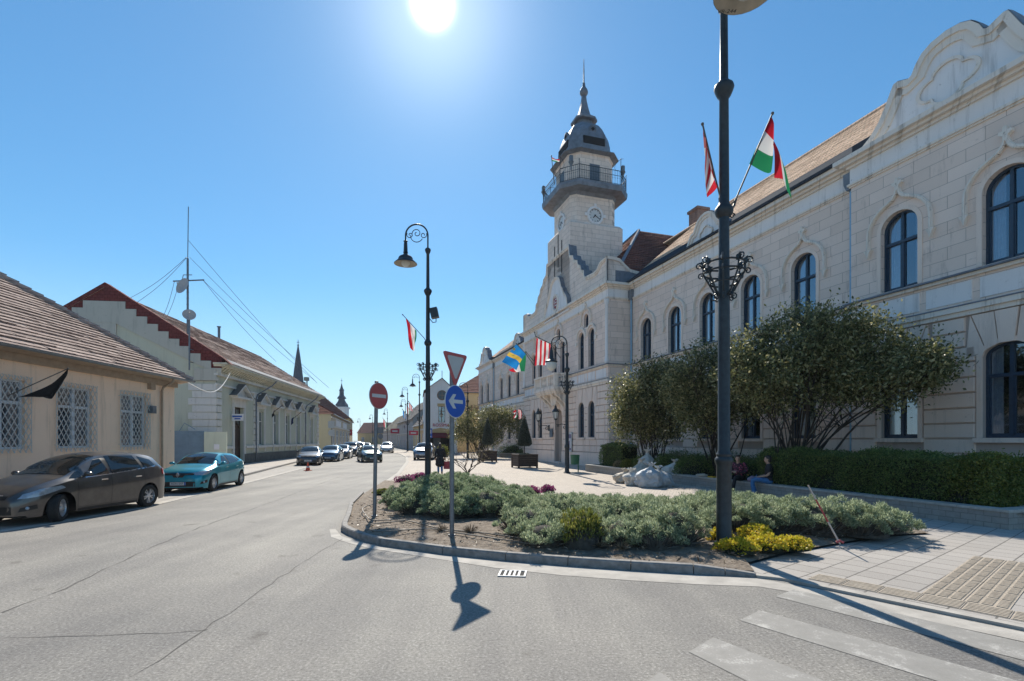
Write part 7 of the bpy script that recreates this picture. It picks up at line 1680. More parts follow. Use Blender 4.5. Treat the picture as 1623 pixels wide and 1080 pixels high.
# clipped hedges along the seat wall
def hedge(label, s0, s1, d0, d1, z0, z1, n, mat='hedge', seed=1, rough=.05, lime=None):
    rng = np.random.default_rng(seed); org = SW.matrix_basis @ Vector((s0, 0, 0)); o = thing('clipped_hedge', label, 'hedge', tuple(org), SW.rotation_euler.z)
    L = s1 - s0; faces = []
    A = [L * (z1 - z0), L * abs(d1 - d0), (z1 - z0) * abs(d1 - d0), (z1 - z0) * abs(d1 - d0)]; p = np.array(A) / sum(A); k = rng.choice(4, n, p=p); u, v = rng.random(n), rng.random(n); P = np.zeros((n, 3)); Nn = np.zeros((n, 3))
    for i in range(4):
        m = k == i
        if i == 0: P[m] = np.c_[u[m] * L, np.full(m.sum(), d1), z0 + v[m] * (z1 - z0)]; Nn[m] = (0, 1, 0)
        if i == 1: P[m] = np.c_[u[m] * L, d0 + v[m] * (d1 - d0), np.full(m.sum(), z1)]; Nn[m] = (0, 0, 1)
        if i == 2: P[m] = np.c_[np.zeros(m.sum()), d0 + u[m] * (d1 - d0), z0 + v[m] * (z1 - z0)]; Nn[m] = (-1, 0, 0)
        if i == 3: P[m] = np.c_[np.full(m.sum(), L), d0 + u[m] * (d1 - d0), z0 + v[m] * (z1 - z0)]; Nn[m] = (1, 0, 0)
    # gentle lumps of a hand-clipped surface
    w = .07 * np.sin(P[:, 0] * 1.9 + seed) + .05 * np.sin(P[:, 0] * 5.1 + P[:, 2] * 4) + .05 * np.sin(P[:, 2] * 6 + P[:, 1] * 5 + seed)
    P += Nn * (w + rng.normal(size=n) * rough)[:, None]; D = unit(Nn * .7 + rng.normal(size=(n, 3)))
    V, F = diamonds(P, D, .055 * rng.uniform(.6, 1.5, n), .014 * rng.uniform(.7, 1.4, n), rng); np_mesh('leaves', V, F, M[mat], o)
    if s0 < 1:                                   # sunlight on the near end, painted in as yellow-green leaves
        m = (P[:, 0] < .5 + .5 * rng.random(n)); V, F = diamonds(P[m] + rng.normal(size=(m.sum(), 3)) * .03, D[m], .06, .017, rng); np_mesh('sunlit_leaves', V, F, M['lime'], o)
    e = .09; b = MB(); b.box(e, L - e, min(d0, d1) + e, max(d0, d1) - e, z0 - .1, z1 - e); b.build('shade_core', M['hedgecore'], o); return o  # solid dark box: shade between the leaves put into its colour
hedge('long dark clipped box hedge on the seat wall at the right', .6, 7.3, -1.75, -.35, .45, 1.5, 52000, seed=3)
hedge('bright clipped hedge block at the far end of the seat wall', 17.3, 19.7, -1.6, -.45, .45, 1.62, 11000, 'hedge', 4)
hedge('low dark hedge line against the hall behind the shrubs', 7.6, 17.0, -3.4, -2.4, .4, 1.15, 14000, 'hedge', 5, .1)
def mound(name, label, cat, loc, r, h, n, mat, size, wid, seed, stems=True, core='hedgecore', up=.8, group=None, flat=.8, squash=1.0, rz=0.0, bare=.25, lobes=0):
    rng = np.random.default_rng(seed); o = thing(name, label, cat, loc, rz, group)
    th = rng.uniform(0, 2 * np.pi, n); zz = rng.uniform(bare, 1, n) if bare else rng.uniform(0, 1, n)
    lump = 1 + .14 * np.sin(2 * th + seed) + .10 * np.sin(5 * th + 2 * seed) + .07 * np.sin(11 * th + seed) + .07 * rng.normal(size=n)
    rr = np.sqrt(np.clip(1 - zz ** (2.2), 0, 1)) ** flat; P = np.c_[r * rr * lump * np.cos(th), r * squash * rr * lump * np.sin(th), h * zz * (1 + .09 * np.sin(3 * th + 7 * rr + seed) + .08 * np.sin(7 * th - 11 * rr + seed) + .06 * rng.normal(size=n))]
    # tufts: leaves gather round clump centres
    k = max(30, n // 38); c = P[rng.integers(0, n, k)]; i = rng.integers(0, k, n); f = rng.uniform(.3, .95, n)[:, None]; P = P * (1 - f) + c[i] * f
    nd = np.c_[P[:, 0] / r, P[:, 1] / r, P[:, 2] / h * .6]; D = unit(unit(nd + 1e-6) * .55 + np.array([0, 0, up]) + rng.normal(size=(n, 3)) * .35)
    if lobes:                                    # cushions: leaves radiate from many small lobes, dark gaps between
        lc = P[rng.integers(0, n, lobes)]; lr = rng.uniform(.085, .16, lobes); i = rng.integers(0, lobes, n); d = unit(rng.normal(size=(n, 3)) + unit(lc * [1, 1, .7])[i] * .7 + [0, 0, .55]); d[:, 2] = np.abs(d[:, 2]) * .9 + d[:, 2] * .1
        P = lc[i] - unit(lc)[i] * .06 + d * (lr[i] * rng.uniform(.45, 1.05, n))[:, None]; P[:, 2] = np.maximum(P[:, 2], .05); D = unit(d + [0, 0, .35] + rng.normal(size=(n, 3)) * .3)
    V, F = diamonds(P, D, size * rng.uniform(.6, 1.35, n), wid * rng.uniform(.7, 1.4, n), rng, .7); np_mesh('foliage', V, F, M[mat], o)
    if stems:
        ns = int(260 * r / .7); th = rng.uniform(0, 2 * np.pi, ns); e = np.c_[r * .97 * np.cos(th), r * squash * .97 * np.sin(th), h * rng.uniform(.15, .7, ns)] * rng.uniform(.75, 1.0, (ns, 1)); s = e * np.array([.5, .5, 0]); D = unit(e - s); L = np.linalg.norm(e - s, axis=1)
        V, F = diamonds((e + s) / 2, D, L * 1.15, rng.uniform(.004, .011, ns), rng); np_mesh('stems', V, F, M['lavwood'], o)
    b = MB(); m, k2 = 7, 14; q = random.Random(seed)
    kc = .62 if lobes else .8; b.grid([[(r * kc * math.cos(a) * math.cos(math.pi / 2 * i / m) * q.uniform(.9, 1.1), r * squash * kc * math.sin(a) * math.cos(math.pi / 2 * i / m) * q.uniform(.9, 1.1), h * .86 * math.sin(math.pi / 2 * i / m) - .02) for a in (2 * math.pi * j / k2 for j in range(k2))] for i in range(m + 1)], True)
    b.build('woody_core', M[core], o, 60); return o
for i, (s, d, r, h, mt, lb) in enumerate([(15.6, -.95, .75, .75, 'hedge', 'round clipped box ball behind the white sacks, left one'), (13.6, -.9, .8, .8, 'hedge', 'round clipped box ball right of the white sacks'), (11.6, -.9, .85, .85, 'hedge', 'round clipped box ball just left of the near lamp'), (8.6, -1.0, .8, .8, 'hedge', 'dark box ball behind the seated man'), (16.6, -.6, .5, .55, 'lime', 'bright lime green low shrub by the far hedge'), (17.4, -.4, .35, .45, 'hydr', 'pale dry-flowered shrub at the hedge corner')]):
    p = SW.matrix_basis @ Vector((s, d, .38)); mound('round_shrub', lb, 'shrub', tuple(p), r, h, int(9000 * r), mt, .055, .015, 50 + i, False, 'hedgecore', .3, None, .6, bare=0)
LAV = [  # u, v of the front foot, radius, height, kind, label
 (640, 806, .62, .5, 'lavgreen', 'green lavender mound at the left tip of the bed'), (668, 818, .78, .62, 'lavgreen', 'green lavender mound in front of the middle lamp foot'), (722, 826, .85, .66, 'lavgreen', 'wide green lavender mound behind the blue sign post'), (775, 824, .82, .66, 'lavgreen', 'green lavender mound right of the blue sign post'),
 (690, 794, 1.0, .62, 'lavgreen', 'green lavender mound around the middle lamp pole'), (750, 790, 1.05, .66, 'lavgreen', 'broad green lavender mound below the bare shrub'), (712, 779, 1.0, .55, 'lavgreen', 'green lavender mound at the back near the walking woman'), (805, 803, .8, .55, 'lavgreen', 'green lavender mound beside the purple heather'),
 (838, 854, .62, .6, 'lav', 'silvery lavender mound at the left of the front row'), (890, 838, .75, .58, 'lav', 'silvery lavender mound behind the yellow-green shrub'), (870, 816, .8, .44, 'lav', 'silver lavender mound in the back row left'), (950, 826, .85, .48, 'lav', 'silver lavender mound in the middle of the bed'), (1000, 848, .75, .58, 'lav', 'silver lavender mound with bare brown stems in front'),
 (862, 868, .5, .46, 'lav', 'low silver lavender tuft nearest the kerb at the left of the yellow-green shrub'), (985, 868, .5, .44, 'lav', 'low silver lavender tuft nearest the kerb in the middle'), (1035, 872, .45, .42, 'lav', 'small silver lavender tuft between the middle tuft and the pale tuft'), (945, 850, .6, .52, 'lav', 'silver lavender mound just right behind the yellow-green shrub'), (1068, 868, .58, .58, 'lav', 'pale silver lavender tuft nearest the near lamp'), (1030, 822, .9, .42, 'lav', 'silver lavender mound behind the pale tuft'), (1098, 833, .85, .5, 'lav', 'silver lavender mound left behind the near lamp'), (1168, 846, .78, .6, 'lav', 'silver lavender mound right behind the near lamp'), (1232, 848, .82, .62, 'lav', 'silver lavender mound above the yellow flowers'), (1296, 850, .78, .6, 'lav', 'silver lavender mound behind the leaning stick'),
 (1360, 853, .72, .54, 'lav', 'rounded silver lavender mound at the right end of the bed'), (1392, 846, .62, .42, 'lav', 'low silver lavender mound at the far right tip'), (1130, 818, .85, .4, 'lav', 'silver lavender mound in the back row right'), (1200, 826, .8, .48, 'lav', 'silver lavender mound in front of the seated people')]
for i, (u, v, r, h, mt, lb) in enumerate(LAV):
    x, y = at(u, v, .15); y2 = y + r * .85; x2 = x / y * y2
    mound('lavender_bush', lb, 'lavender', (x2, y2, .13), r * 1.1, h * (1.0 + .12 * math.sin(i * 2.3)), int(14500 * (r / .75) ** 2), mt, .06, .0075, 80 + i, True, 'lavcore', .85, 'lavender mounds in the bed', .62, bare=.13, lobes=int(120 * (r / .75) ** 2))
x, y = at(925, 868, .15); mound('lime_shrub', 'yellow-green upright shrub in the front of the bed', 'shrub', (x, y + .35, .13), .46, .6, 1900, 'ygreen', .085, .012, 31, True, 'lavcore', 1.1, None, .8, bare=.22)
for i, (u, v, r, h, lb) in enumerate([(1146, 858, .22, .2, 'small yellow-leaved clump just left behind the near lamp'), (1178, 878, .3, .22, 'yellow-leaved clump touching the near lamp base'), (1222, 873, .34, .22, 'middle yellow-leaved clump beside the near lamp'), (1266, 872, .32, .2, 'yellow-leaved clump farthest right from the near lamp'), (1205, 856, .33, .26, 'taller yellow-leaved clump at the back')]):
    x, y = at(u, v, .13); mound('yellow_groundcover', lb, 'groundcover', (x, y + r * .6, .13), r, h, 1900, 'yellow_l', .042, .015, 140 + i, False, 'hedgecore', .3, None, .7, bare=0)
for i, (u, v, r, h, mt, lb) in enumerate([(815, 781, .28, .3, 'heather', 'purple heather clump left of the bigger heather'), (842, 779, .38, .26, 'heather', 'bright purple heather clump at the back of the bed'), (868, 777, .3, .24, 'heather', 'purple heather clump right of the bigger heather'), (642, 761, .5, .3, 'heather', 'dark red heather clump at the back beside the middle lamp'), (664, 757, .4, .3, 'heather', 'small dark red heather touching the lamp pole'), (608, 780, .3, .18, 'ygreen', 'small yellow-green plant behind the no-entry post'), (617, 792, .22, .14, 'ygreen', 'small flat yellow-green plant on the bare soil'), (774, 766, .3, .22, 'yellow_l', 'little orange-yellow plant at the back edge')]):
    x, y = at(u, v, .2); mound('heather_clump' if mt == 'heather' else 'small_plant', lb, 'plant', (x, y, .13), r, h, 900, mt, .06, .012, 160 + i, False, 'hedgecore', .8, None, .7, bare=0)
for i, (u, v, r) in enumerate([(700, 843, .2), (745, 846, .25), (950, 868, .3), (985, 872, .2), (812, 852, .25)]):
    x, y = at(u, v, .13); rng = np.random.default_rng(i); n = 120; D = unit(np.c_[rng.normal(size=(n, 2)) * .7, rng.uniform(.2, 1, n)]); o = thing('dry_twig_tuft', ['dry brown twig tuft left of the blue sign post', 'dry brown twig tuft right of the blue sign post', 'dry twigs under the lavender in the middle', 'dry twigs spilling towards the kerb', 'dry twig tuft left of the front row'][i], 'dry plant', (x, y, .14))
    V, F = diamonds(D * r * .5 * rng.uniform(.5, 1, (n, 1)), D, r * rng.uniform(.6, 1.2, n), rng.uniform(.003, .007, n), rng); np_mesh('twigs', V, F, M['scrap'], o)
# bare magnolia-like shrub on the plaza
bs = thing('bare_shrub', 'small bare branching shrub standing on the plaza behind the blue sign', 'shrub', (*at(741, 752), .03)); q = random.Random(5); t = MB(); bud = []
def branch(p, d, l, r, k):
    e = p + d * l; m = p.lerp(e, .5) + Vector((q.gauss(0, .04), q.gauss(0, .04), .02)); t.tube([p, m, e], [r, r * .8, r * .6], 5)
    if k == 0: bud.append(tuple(e)); return
    for _ in range(q.choice((2, 2, 3))): branch(e, (d + Vector((q.gauss(0, .5), q.gauss(0, .5), q.uniform(-.1, .35)))).normalized(), l * q.uniform(.62, .85), r * .62, k - 1)
for i in range(6): a = i * 1.05; branch(Vector((0, 0, -.05)), Vector((math.cos(a) * .9, math.sin(a) * .9, 1)).normalized(), .55, .035, 4)
t.build('trunk', M['bark'], bs, 60); b_ = np.array(bud); b_ = np.repeat(b_, 2, 0) + RNG.normal(size=(2 * len(b_), 3)) * .03; V, F = diamonds(b_, unit(RNG.normal(size=b_.shape) + (0, 0, .8)), .06, .014); np_mesh('buds', V, F, M['hydr'], bs)
def cone_tree(label, loc, h, r):
    o = thing('cone_tree', label, 'tree', loc); rng = np.random.default_rng(int(h * 100)); n = 7000; z = 1 - np.sqrt(rng.random(n)); th = rng.uniform(0, 2 * np.pi, n); rad = r * (1 - z) ** .8 * (1 + .05 * np.sin(th * 5 + z * 9) + .04 * rng.normal(size=n)) * np.minimum(1, .6 + z * 5)
    P = np.c_[rad * np.cos(th), rad * np.sin(th), .75 + z * h]; V, F = diamonds(P, unit(np.c_[np.cos(th), np.sin(th), np.full(n, .7)] + rng.normal(size=(n, 3)) * .6), .07, .016, rng); np_mesh('crown', V, F, M['cone'], o)
    b = MB(); b.lathe([(r * .5, .8), (r * .85, .95), (r * .45, .75 + h * .5), (.03, .7 + h * .95)], 14); b.build('shade_core', M['hedgecore'], o); b = MB(); b.tube([(0, 0, -.1), (.01, 0, .9)], [.035, .03], 7); b.build('trunk', M['bark'], o)  # dark core inside the cone paints its inner shade
cone_tree('grey-green clipped cone tree in the nearer planter box', (.85, 34.5, .75), 2.1, .52); cone_tree('grey-green clipped cone tree in the farther planter box', (-2.1, 43.4, .75), 2.4, .5)
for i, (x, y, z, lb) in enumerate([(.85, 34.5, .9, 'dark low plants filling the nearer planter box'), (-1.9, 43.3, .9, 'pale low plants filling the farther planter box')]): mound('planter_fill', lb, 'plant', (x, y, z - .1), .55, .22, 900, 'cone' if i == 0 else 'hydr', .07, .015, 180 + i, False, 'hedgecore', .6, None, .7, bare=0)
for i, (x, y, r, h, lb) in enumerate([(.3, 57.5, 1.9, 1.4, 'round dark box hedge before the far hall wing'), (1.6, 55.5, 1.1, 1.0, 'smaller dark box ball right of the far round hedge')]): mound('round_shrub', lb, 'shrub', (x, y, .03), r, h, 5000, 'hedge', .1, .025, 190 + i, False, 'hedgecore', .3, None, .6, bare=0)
p = (.9, 56.0); fw_ = thing('far_seat_wall', 'short low stone planter wall before the far hall wing', 'wall', (-1.4, 54.6, .03), R(5)); b = MB(); b.box(0, 4.2, -.15, .15, 0, .4); b.build('wall_face', M['seat'], fw_); b = MB(); b.box(-.05, 4.25, -.2, .2, .4, .46); b.build('coping', M['gutter'], fw_)
x, y = at(702, 725); mound('lime_shrub', 'small yellow shrub beside the white shop entrance', 'shrub', (x, y, .03), .7, 1.4, 1500, 'ygreen', .14, .03, 199, False, 'hedgecore', .6, None, .6, bare=0)
# ================================================================ SACKS on the plaza
M['sack'] = plain('white_woven_sack', (.68, .64, .58), .7, var=.22, scale=3.5, bmp=.3); M['sackb'] = plain('grey_blue_sack', (.52, .55, .57), .6, var=.2, scale=3, bmp=.3); M['sackc'] = plain('tan_sack', (.62, .54, .44), .75, var=.2, scale=4, bmp=.3)
for k_ in ('sack', 'sackb', 'sackc'):
    t_ = M[k_].node_tree; bump(t_, t_.nodes['Principled BSDF'], noise(t_, tcoord(t_), 7.5, 3, .55, 2.2), 1.0, .07)
from mathutils import noise as mn
def sack(label, loc, r, h, mt, seed, lean=(0, 0), squash=1.0):
    o = thing('rubbish_sack', label, 'sack', loc, seed * 1.7, 'rubbish sacks piled by the seat wall'); b = MB(); n, m = 56, 34; rows = []
    rg = lambda v: 1 - 2 * abs(mn.noise(v))
    for i in range(m + 1):
        z = i / m; prof = max(.02, (1 - abs(2 * min(1, z * 1.02) - .78) ** 2.6 * .62) * (1 if z < .72 else max(.0, 1 - ((z - .72) / .29) ** 1.4) ** .75)); row = []
        for j in range(n):
            a = 2 * math.pi * j / n; v = Vector((math.cos(a), math.sin(a), z * 1.6)) + Vector((seed * 3.1, 0, 0))
            k = 1 + .42 * mn.noise(v * 1.1) + .16 * rg(v * 2.2) + .09 * rg(v * 5.1 + Vector((0, 0, seed))) + .05 * rg(v * 9.5)
            row.append((r * prof * k * math.cos(a) + lean[0] * z * z * h, r * squash * prof * k * math.sin(a) + lean[1] * z * z * h, h * (z + .10 * mn.noise(Vector((math.cos(a) * 1.4, math.sin(a) * 1.4, seed))) * z)))
        rows.append(row)
    b.grid(rows, True); b.f.append(tuple(range(n))[::-1]); b.f.append(tuple(m * n + i for i in range(n))); b.build('sack_bag', M[mt], o, 50)
    e = MB(); c = [sum(v[k] for v in rows[-1]) / n for k in range(3)]; A = np.linspace(0, 2 * math.pi, 41)[:-1]   # gathered mouth, frayed open above the tie
    e.grid([[(c[0] + R_(a) * math.cos(a), c[1] + R_(a) * math.sin(a), c[2] + Z_(a)) for a in A] for R_, Z_ in ((lambda a: .10 + .02 * math.sin(7 * a), lambda a: -.12), (lambda a: .045, lambda a: -.04), (lambda a: .05 + .012 * math.sin(7 * a + seed), lambda a: .0), (lambda a: .11 + .035 * math.sin(7 * a + seed), lambda a: .07 + .02 * math.cos(3 * a)), (lambda a: .15 + .05 * math.sin(7 * a + seed), lambda a: .10 + .04 * math.cos(4 * a + seed)))], True); e.build('sack_mouth', M[mt], o, 60)
for args in [('beige sack lying flat leftmost in the pile', 990, 766, .40, .55, 'sackc', 1, (-.35, 0)), ('white sack slumped in the front left of the pile', 1006, 770, .40, .62, 'sack', 2, (.2, 0)), ('tall grey-white sack at the front middle of the pile', 1029, 773, .46, .88, 'sackb', 3, (.1, .1)), ('white sack standing highest at the top of the pile', 1027, 760, .36, 1.34, 'sack', 4, (.05, .05)),
             ('pale blue-grey sack at the front right of the pile', 1052, 772, .38, .74, 'sackb', 5, (.2, .1)), ('grey sack leaning on the seat wall at the right of the pile', 1068, 764, .46, .92, 'sack', 6, (.15, .2)), ('white sack squeezed behind the front ones', 1046, 760, .42, 1.0, 'sack', 7, (-.1, .1)), ('long pale sack slanting up the left of the pile', 1014, 763, .36, .92, 'sackc', 8, (.45, 0))]:
    lb, u, v, r, h, mt, sd, tl = args; x, y = at(u, v, .03); sack(lb, (x, y + .2, .02), r, h, mt, sd, tl)
# ================================================================ PEOPLE
def skin_(n, c): return plain(n, c, .55, var=.06, scale=20)
M['skin'] = skin_('skin', (.45, .27, .19)); M['hairdark'] = plain('dark_hair', (.02, .014, .011), .5, var=.3, scale=40); M['hairbrown'] = plain('brown_hair', (.06, .035, .02), .5, var=.3, scale=40)
M['jeans'] = plain('blue_denim', (.05, .16, .34), .85, var=.25, scale=12, bmp=.3); M['blackc'] = plain('black_clothing', (.013, .013, .016), .85, var=.3, scale=8, bmp=.3); M['shoe'] = plain('dark_shoe', (.03, .028, .026), .6)
def floral():
    m, t, b = newmat('floral_jacket'); v = t.nodes.new('ShaderNodeTexVoronoi'); v.inputs['Scale'].default_value = 16; t.links.new(tcoord(t), v.inputs['Vector'])
    t.links.new(ramp(t, v.outputs['Distance'], [(.0, (.6, .25, .32)), (.22, (.42, .06, .12)), (.42, (.05, .015, .03)), (1, (.02, .012, .02))]), b.inputs['Base Color']); b.inputs['Roughness'].default_value = .85; return m
M['floral'] = floral()
def limb(mb, pts, rad, n=10): mb.tube([tuple(p) for p in catmull(pts, 4)], [float(x) for x in catmull([[r, 0, 0] for r in rad], 4)[:, 0]], n); [mb.ball(p, r * .98, 10, 8) for p, r in zip(pts, rad)]
def head_mesh(mb, c, yaw, pitch=0.0):
    M4 = Matrix.Translation(c) @ Matrix.Rotation(yaw, 4, 'Z') @ Matrix.Rotation(pitch, 4, 'Y')     # local +x is the face
    def bl(p, r, sc): mb.ball(tuple(M4 @ Vector(p)), r, 14, 10, sc, M4.to_3x3().to_4x4())
    bl((-.01, 0, .03), .098, (1.0, .8, 1.0)); bl((.025, 0, -.045), .07, (.95, .85, 1.05)); bl((.055, 0, -.09), .035, (.9, 1.0, .7)); bl((.1, 0, -.015), .016, (1.1, .8, 1.6)); bl((.085, 0, .03), .03, (.5, 1.9, .5)); bl((.088, 0, -.058), .018, (.6, 1.6, .5))
    for s in (-1, 1): bl((-.012, .08 * s, -.01), .026, (.7, .35, 1.15)); bl((.068, .03 * s, -.03), .03, (.6, .8, .7))
    return M4
def hand(mb, wrist, direc, up, sgn):
    x = Vector(direc).normalized(); z = Vector(up); z = (z - x * z.dot(x)).normalized(); y = z.cross(x) * sgn; w = Vector(wrist); pt = lambda a, b_, c: tuple(w + x * a + y * b_ + z * c)
    mb.ball(pt(.045, 0, 0), .04, 10, 8, (1.15, 1.0, .5), Matrix(((x.x, y.x, z.x, 0), (x.y, y.y, z.y, 0), (x.z, y.z, z.z, 0), (0, 0, 0, 1))))
    for k, (b_, l) in enumerate(((-.03, .075), (-.01, .085), (.011, .08), (.03, .062))): limb(mb, [pt(.07, b_, 0), pt(.07 + l * .5, b_ * 1.15, -.008), pt(.07 + l * .85, b_ * 1.2, -.035)], [.0105, .0095, .008], 6)
    limb(mb, [pt(.02, -.03, 0), pt(.045, -.058, -.01), pt(.075, -.066, -.022)], [.013, .011, .009], 6)
def person(label, loc, rz, J, top_m, leg_m, hair_m, long_hair=False, hair_up=False, yaw=0.0, pitch=0.0, coat=None, vox=.011, short=False):
    """J: joints in the local frame (x = forward)"""
    o = thing('person', label, 'person', loc, rz); V_ = {k: Vector(v) for k, v in J.items()}
    b = MB(); hc = V_['head']; M4 = head_mesh(b, hc, yaw, pitch)
    limb(b, [V_['neck'] - Vector((0, 0, .03)), V_['neck'].lerp(hc, .4), hc + Vector((-.01, 0, -.05))], [.062, .055, .05])
    tor = [V_['hip'], V_['hip'].lerp(V_['chest'], .5), V_['chest'], V_['neck']]
    def torso(mb, g):
        for p, r, sy in ((V_['hip'], .125, 1.3), (V_['hip'].lerp(V_['chest'], .35), .115, 1.25), (V_['hip'].lerp(V_['chest'], .7), .12, 1.35), (V_['chest'], .125, 1.4), (V_['chest'].lerp(V_['neck'], .55), .09, 1.7)): mb.ball(tuple(p), r + g, 14, 10, (1, sy, 1.1))
        limb(mb, [V_['hip'], V_['hip'].lerp(V_['chest'], .5), V_['chest']], [.12 + g, .115 + g, .12 + g], 12)
    torso(b, -.012)
    for s in 'lr':
        limb(b, [V_['sh' + s], V_['el' + s], V_['wr' + s]], [.048, .04, .028]); d = (V_['wr' + s] - V_['el' + s]).normalized(); hand(b, V_['wr' + s], d, (0, 0, 1) if abs(d.z) < .8 else (1, 0, 0), 1 if s == 'l' else -1)
        limb(b, [V_['hp' + s], V_['kn' + s], V_['an' + s]], [.078, .055, .04]); limb(b, [V_['an' + s], V_['to' + s]], [.042, .034])
    link('body', remesh(b, vox, 1), M['skin'], o, 180)
    t = MB(); torso(t, .012)
    for s in 'lr':
        e = V_['el' + s] if short else V_['wr' + s].lerp(V_['el' + s], .12); limb(t, [V_['chest'].lerp(V_['sh' + s], .8), V_['sh' + s], V_['sh' + s].lerp(V_['el' + s], .7) if short else V_['el' + s]] + ([] if short else [e]), [.07, .066, .06] + ([] if short else [.044]))
    if coat:
        for z_, r_ in coat: t.ball((V_['hip'].x, V_['hip'].y, V_['hip'].z + z_), r_, 14, 8, (1, 1.2, .8))
    link('top', remesh(t, vox, 1), top_m, o, 180)
    t = MB(); t.ball(tuple(V_['hip'] - Vector((0, 0, .02))), .14, 14, 10, (1, 1.3, .9))
    for s in 'lr': limb(t, [V_['hip'].lerp(V_['hp' + s], .8), V_['hp' + s], V_['kn' + s], V_['kn' + s].lerp(V_['an' + s], .9)], [.1, .095, .07, .058])
    link('trousers', remesh(t, vox, 1), leg_m, o, 180)
    t = MB()
    for s in 'lr': limb(t, [V_['an' + s] + Vector((-.03, 0, -.02)), V_['an' + s].lerp(V_['to' + s], .5), V_['to' + s]], [.052, .05, .042])
    link('shoes', remesh(t, vox, 1), M['shoe'], o, 180)
    h = MB(); R3 = M4.to_3x3().to_4x4()
    def hb(p, r, sc): h.ball(tuple(M4 @ Vector(p)), r, 14, 10, sc, R3)
    hb((-.03, 0, .045), .104, (1.0, .86, .96)); hb((-.06, 0, -.02), .085, (.75, .95, 1.2)); hb((.03, 0, .1), .05, (1.2, 1.3, .5))
    if long_hair: hb((-.07, 0, -.12), .08, (.6, 1.1, 1.5)); hb((-.09, 0, -.22), .07, (.5, 1.1, 1.4))
    if hair_up: hb((-.12, 0, .07), .045, (1, 1, 1))
    link('hair', remesh(h, vox * .8, 1), hair_m, o, 180)
    e = MB()
    for s in (-1, 1): e.ball(tuple(M4 @ Vector((.083, .032 * s, .008))), .011, 8, 6)
    e.build('eyes', M['hairdark'], o); e = MB(); e.ball(tuple(M4 @ Vector((.094, 0, -.056))), .014, 8, 6, (.5, 1.6, .45), R3); e.build('lips', M['crestred'], o)
    return o
# seated man: on the wall coping, facing the woman to his right hand (towards photo left), head turned to her
def wallpt(u, d=0.0):
    P0, dd = (W0.x - wn.x * 0, W0.y), (wd_.x, wd_.y); s_ = line_t(u, P0, dd); return SW.matrix_basis @ Vector((s_, d, 0))
seat = {'hip': (0, 0, .56), 'chest': (-.02, 0, .92), 'neck': (.0, 0, 1.12), 'head': (.03, 0, 1.28), 'shl': (-.01, .2, 1.06), 'shr': (-.01, -.2, 1.06), 'ell': (.03, .27, .78), 'elr': (.02, -.27, .78), 'wrl': (.24, .14, .70), 'wrr': (.25, -.14, .70),
        'hpl': (.06, .09, .56), 'hpr': (.06, -.09, .56), 'knl': (.48, .12, .56), 'knr': (.47, -.12, .55), 'anl': (.46, .12, .11), 'anr': (.38, -.1, .11), 'tol': (.6, .13, .08), 'tor': (.52, -.11, .08)}
face_out = math.atan2(-wn.y, -wn.x)
p = wallpt(1213, -.12); person('dark-haired person in black T-shirt and blue jeans seated on the wall', (p.x, p.y, -.0), face_out - R(38), seat, M['blackc'], M['jeans'], M['hairdark'], yaw=R(-8), short=True)
s2_ = dict(seat); s2_.update({'wrl': (.28, .02, .8), 'wrr': (.28, -.04, .78), 'chest': (.02, 0, .9), 'neck': (.06, 0, 1.09), 'head': (.10, 0, 1.25), 'anl': (.62, .1, .12), 'tol': (.76, .12, .10), 'anr': (.55, -.08, .11), 'tor': (.69, -.09, .08)})
p = wallpt(1166, -.14); person('woman in pink flowered jacket and dark trousers seated behind the lamp', (p.x, p.y, -.0), face_out + R(20), s2_, M['floral'], M['blackc'], M['hairbrown'], hair_up=True, yaw=R(35), pitch=R(8))
walk = {'hip': (0, 0, .92), 'chest': (.02, 0, 1.26), 'neck': (.04, 0, 1.45), 'head': (.06, 0, 1.60), 'shl': (.02, .19, 1.39), 'shr': (.02, -.19, 1.39), 'ell': (-.08, .25, 1.12), 'elr': (.05, -.25, 1.12), 'wrl': (.05, .25, .90), 'wrr': (.14, -.27, .92),
        'hpl': (0, .09, .88), 'hpr': (0, -.09, .88), 'knl': (.16, .09, .49), 'knr': (-.06, -.09, .47), 'anl': (.2, .09, .09), 'anr': (-.3, -.09, .16), 'tol': (.36, .1, .06), 'tor': (-.18, -.1, .06)}
x, y = at(697, 752, .03); person('woman in long black coat walking away with a red bag', (x, y, .02), R(100), walk, M['blackc'], M['jeans'], M['hairdark'], long_hair=True, coat=[(-.1, .2), (-.22, .215), (-.34, .225), (.08, .18)])
hb_ = thing('handbag', 'red shopping bag carried low by the walking woman', 'bag', (x + .38, y + .0, .32)); b = MB(); b.prism([(-.17, 0), (.17, 0), (.2, .3), (.12, .42), (-.12, .42), (-.2, .3)], lambda a, z, d: (a, d, z), -.07, .07); b.build('bag_body', plain('red_floral_bag', (.30, .04, .05), .7, var=.6, scale=18), hb_); b = MB(); b.tube([(-.1, 0, .4), (-.08, 0, .56), (0, 0, .62), (.08, 0, .56), (.1, 0, .4)], .012, 6); b.build('bag_strap', M['blackc'], hb_)
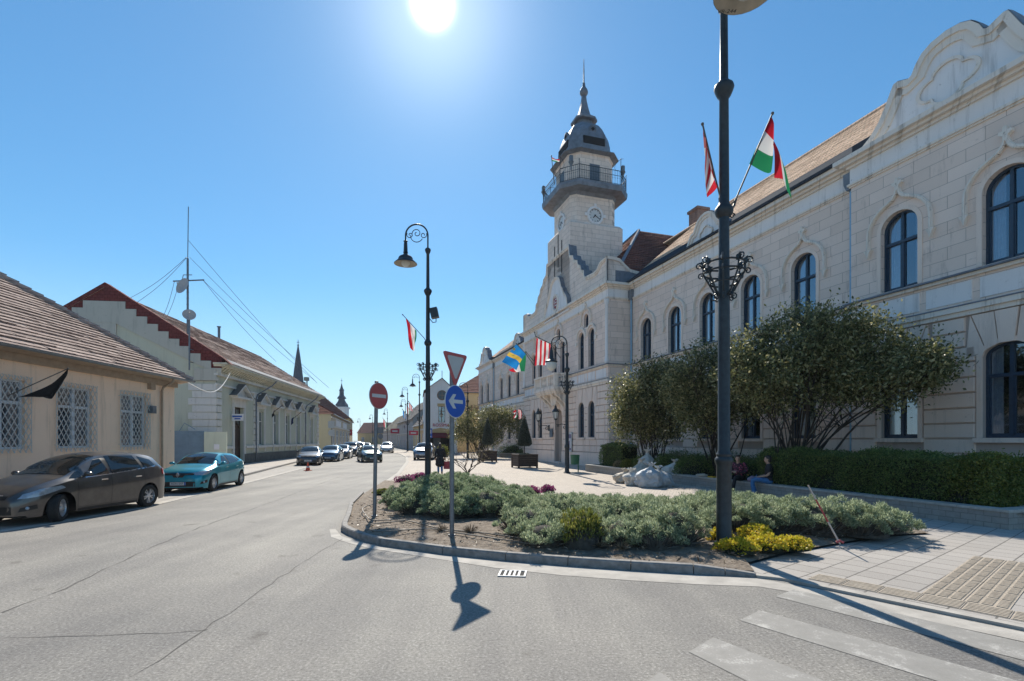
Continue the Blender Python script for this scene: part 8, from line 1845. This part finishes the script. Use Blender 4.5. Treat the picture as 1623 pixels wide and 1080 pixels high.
# things on the wall
p = wallpt(1181, -.12); bt = thing('drink_bottle', 'small dark drink bottle with yellow cap standing on the wall', 'bottle', (p.x, p.y, .455)); b = MB(); b.lathe([(.035, 0), (.037, .02), (.037, .14), (.014, .2), (.014, .22)], 12); b.build('bottle_body', plain('bottle_glass', (.03, .06, .04), .1), bt, 40); b = MB(); b.lathe([(.017, .215), (.017, .245)], 10); b.build('cap', M['ygreen'] and M['gold'], bt)
p = wallpt(1194, -.12); bt = thing('drink_bottle', 'blue-capped water bottle standing beside the seated person', 'bottle', (p.x, p.y, .455)); b = MB(); b.lathe([(.035, 0), (.038, .02), (.038, .16), (.015, .22), (.015, .24)], 12); b.build('bottle_body', plain('water_bottle', (.30, .38, .42), .1), bt, 40); b = MB(); b.lathe([(.018, .235), (.018, .265)], 10); b.build('cap', M['signblue'], bt)
p = wallpt(1189, -.1); bg_ = thing('cloth_bag', 'crumpled mauve cloth bag lying on the wall between the two', 'bag', (p.x, p.y, .45)); b = MB(); b.ball((0, 0, .1), .16, 16, 10, (1.2, .8, .75)); 
b.v = [tuple(Vector(v) * (1 + .2 * mn.noise(Vector(v) * 9))) for v in b.v]; b.build('bag_body', plain('mauve_cloth', (.25, .2, .26), .8), bg_, 60)
p = wallpt(1124, -.12); tr_ = thing('food_tray', 'yellow food tray lying on the seat wall', 'tray', (p.x, p.y, .456), SW.rotation_euler.z); b = MB(); b.box(-.14, .14, -.08, .08, 0, .012); [b.box(*q_) for q_ in ((-.15, .15, -.09, -.08, 0, .05), (-.15, .15, .08, .09, 0, .05), (-.15, -.14, -.08, .08, 0, .05), (.14, .15, -.08, .08, 0, .05))]; b.build('tray_body', plain('yellow_tray', (.55, .33, .02), .5), tr_)
p = wallpt(1108, -.12); pk = thing('paper_wrap', 'crumpled beige paper wrap lying on the seat wall', 'paper', (p.x, p.y, .455)); b = MB(); b.ball((0, 0, .05), .16, 14, 8, (1.5, .8, .4)); b.v = [tuple(Vector(v) * (1 + .35 * mn.noise(Vector(v) * 11))) for v in b.v]; b.build('wrap_paper', M['sackc'], pk)
# ================================================================ HAZE
hm = bpy.data.materials.new('haze_air'); hm.use_nodes = True; ht = hm.node_tree; ht.nodes.clear()
pv = ht.nodes.new('ShaderNodeVolumePrincipled'); pv.inputs['Density'].default_value = .0002; pv.inputs['Color'].default_value = (.82, .9, 1.0, 1); pv.inputs['Anisotropy'].default_value = .2
ho_ = ht.nodes.new('ShaderNodeOutputMaterial'); ht.links.new(pv.outputs[0], ho_.inputs['Volume'])
hz = MB(); hz.box(-520, 520, -420, 920, -1, 40); struct('haze', hz, hm, 'stuff')
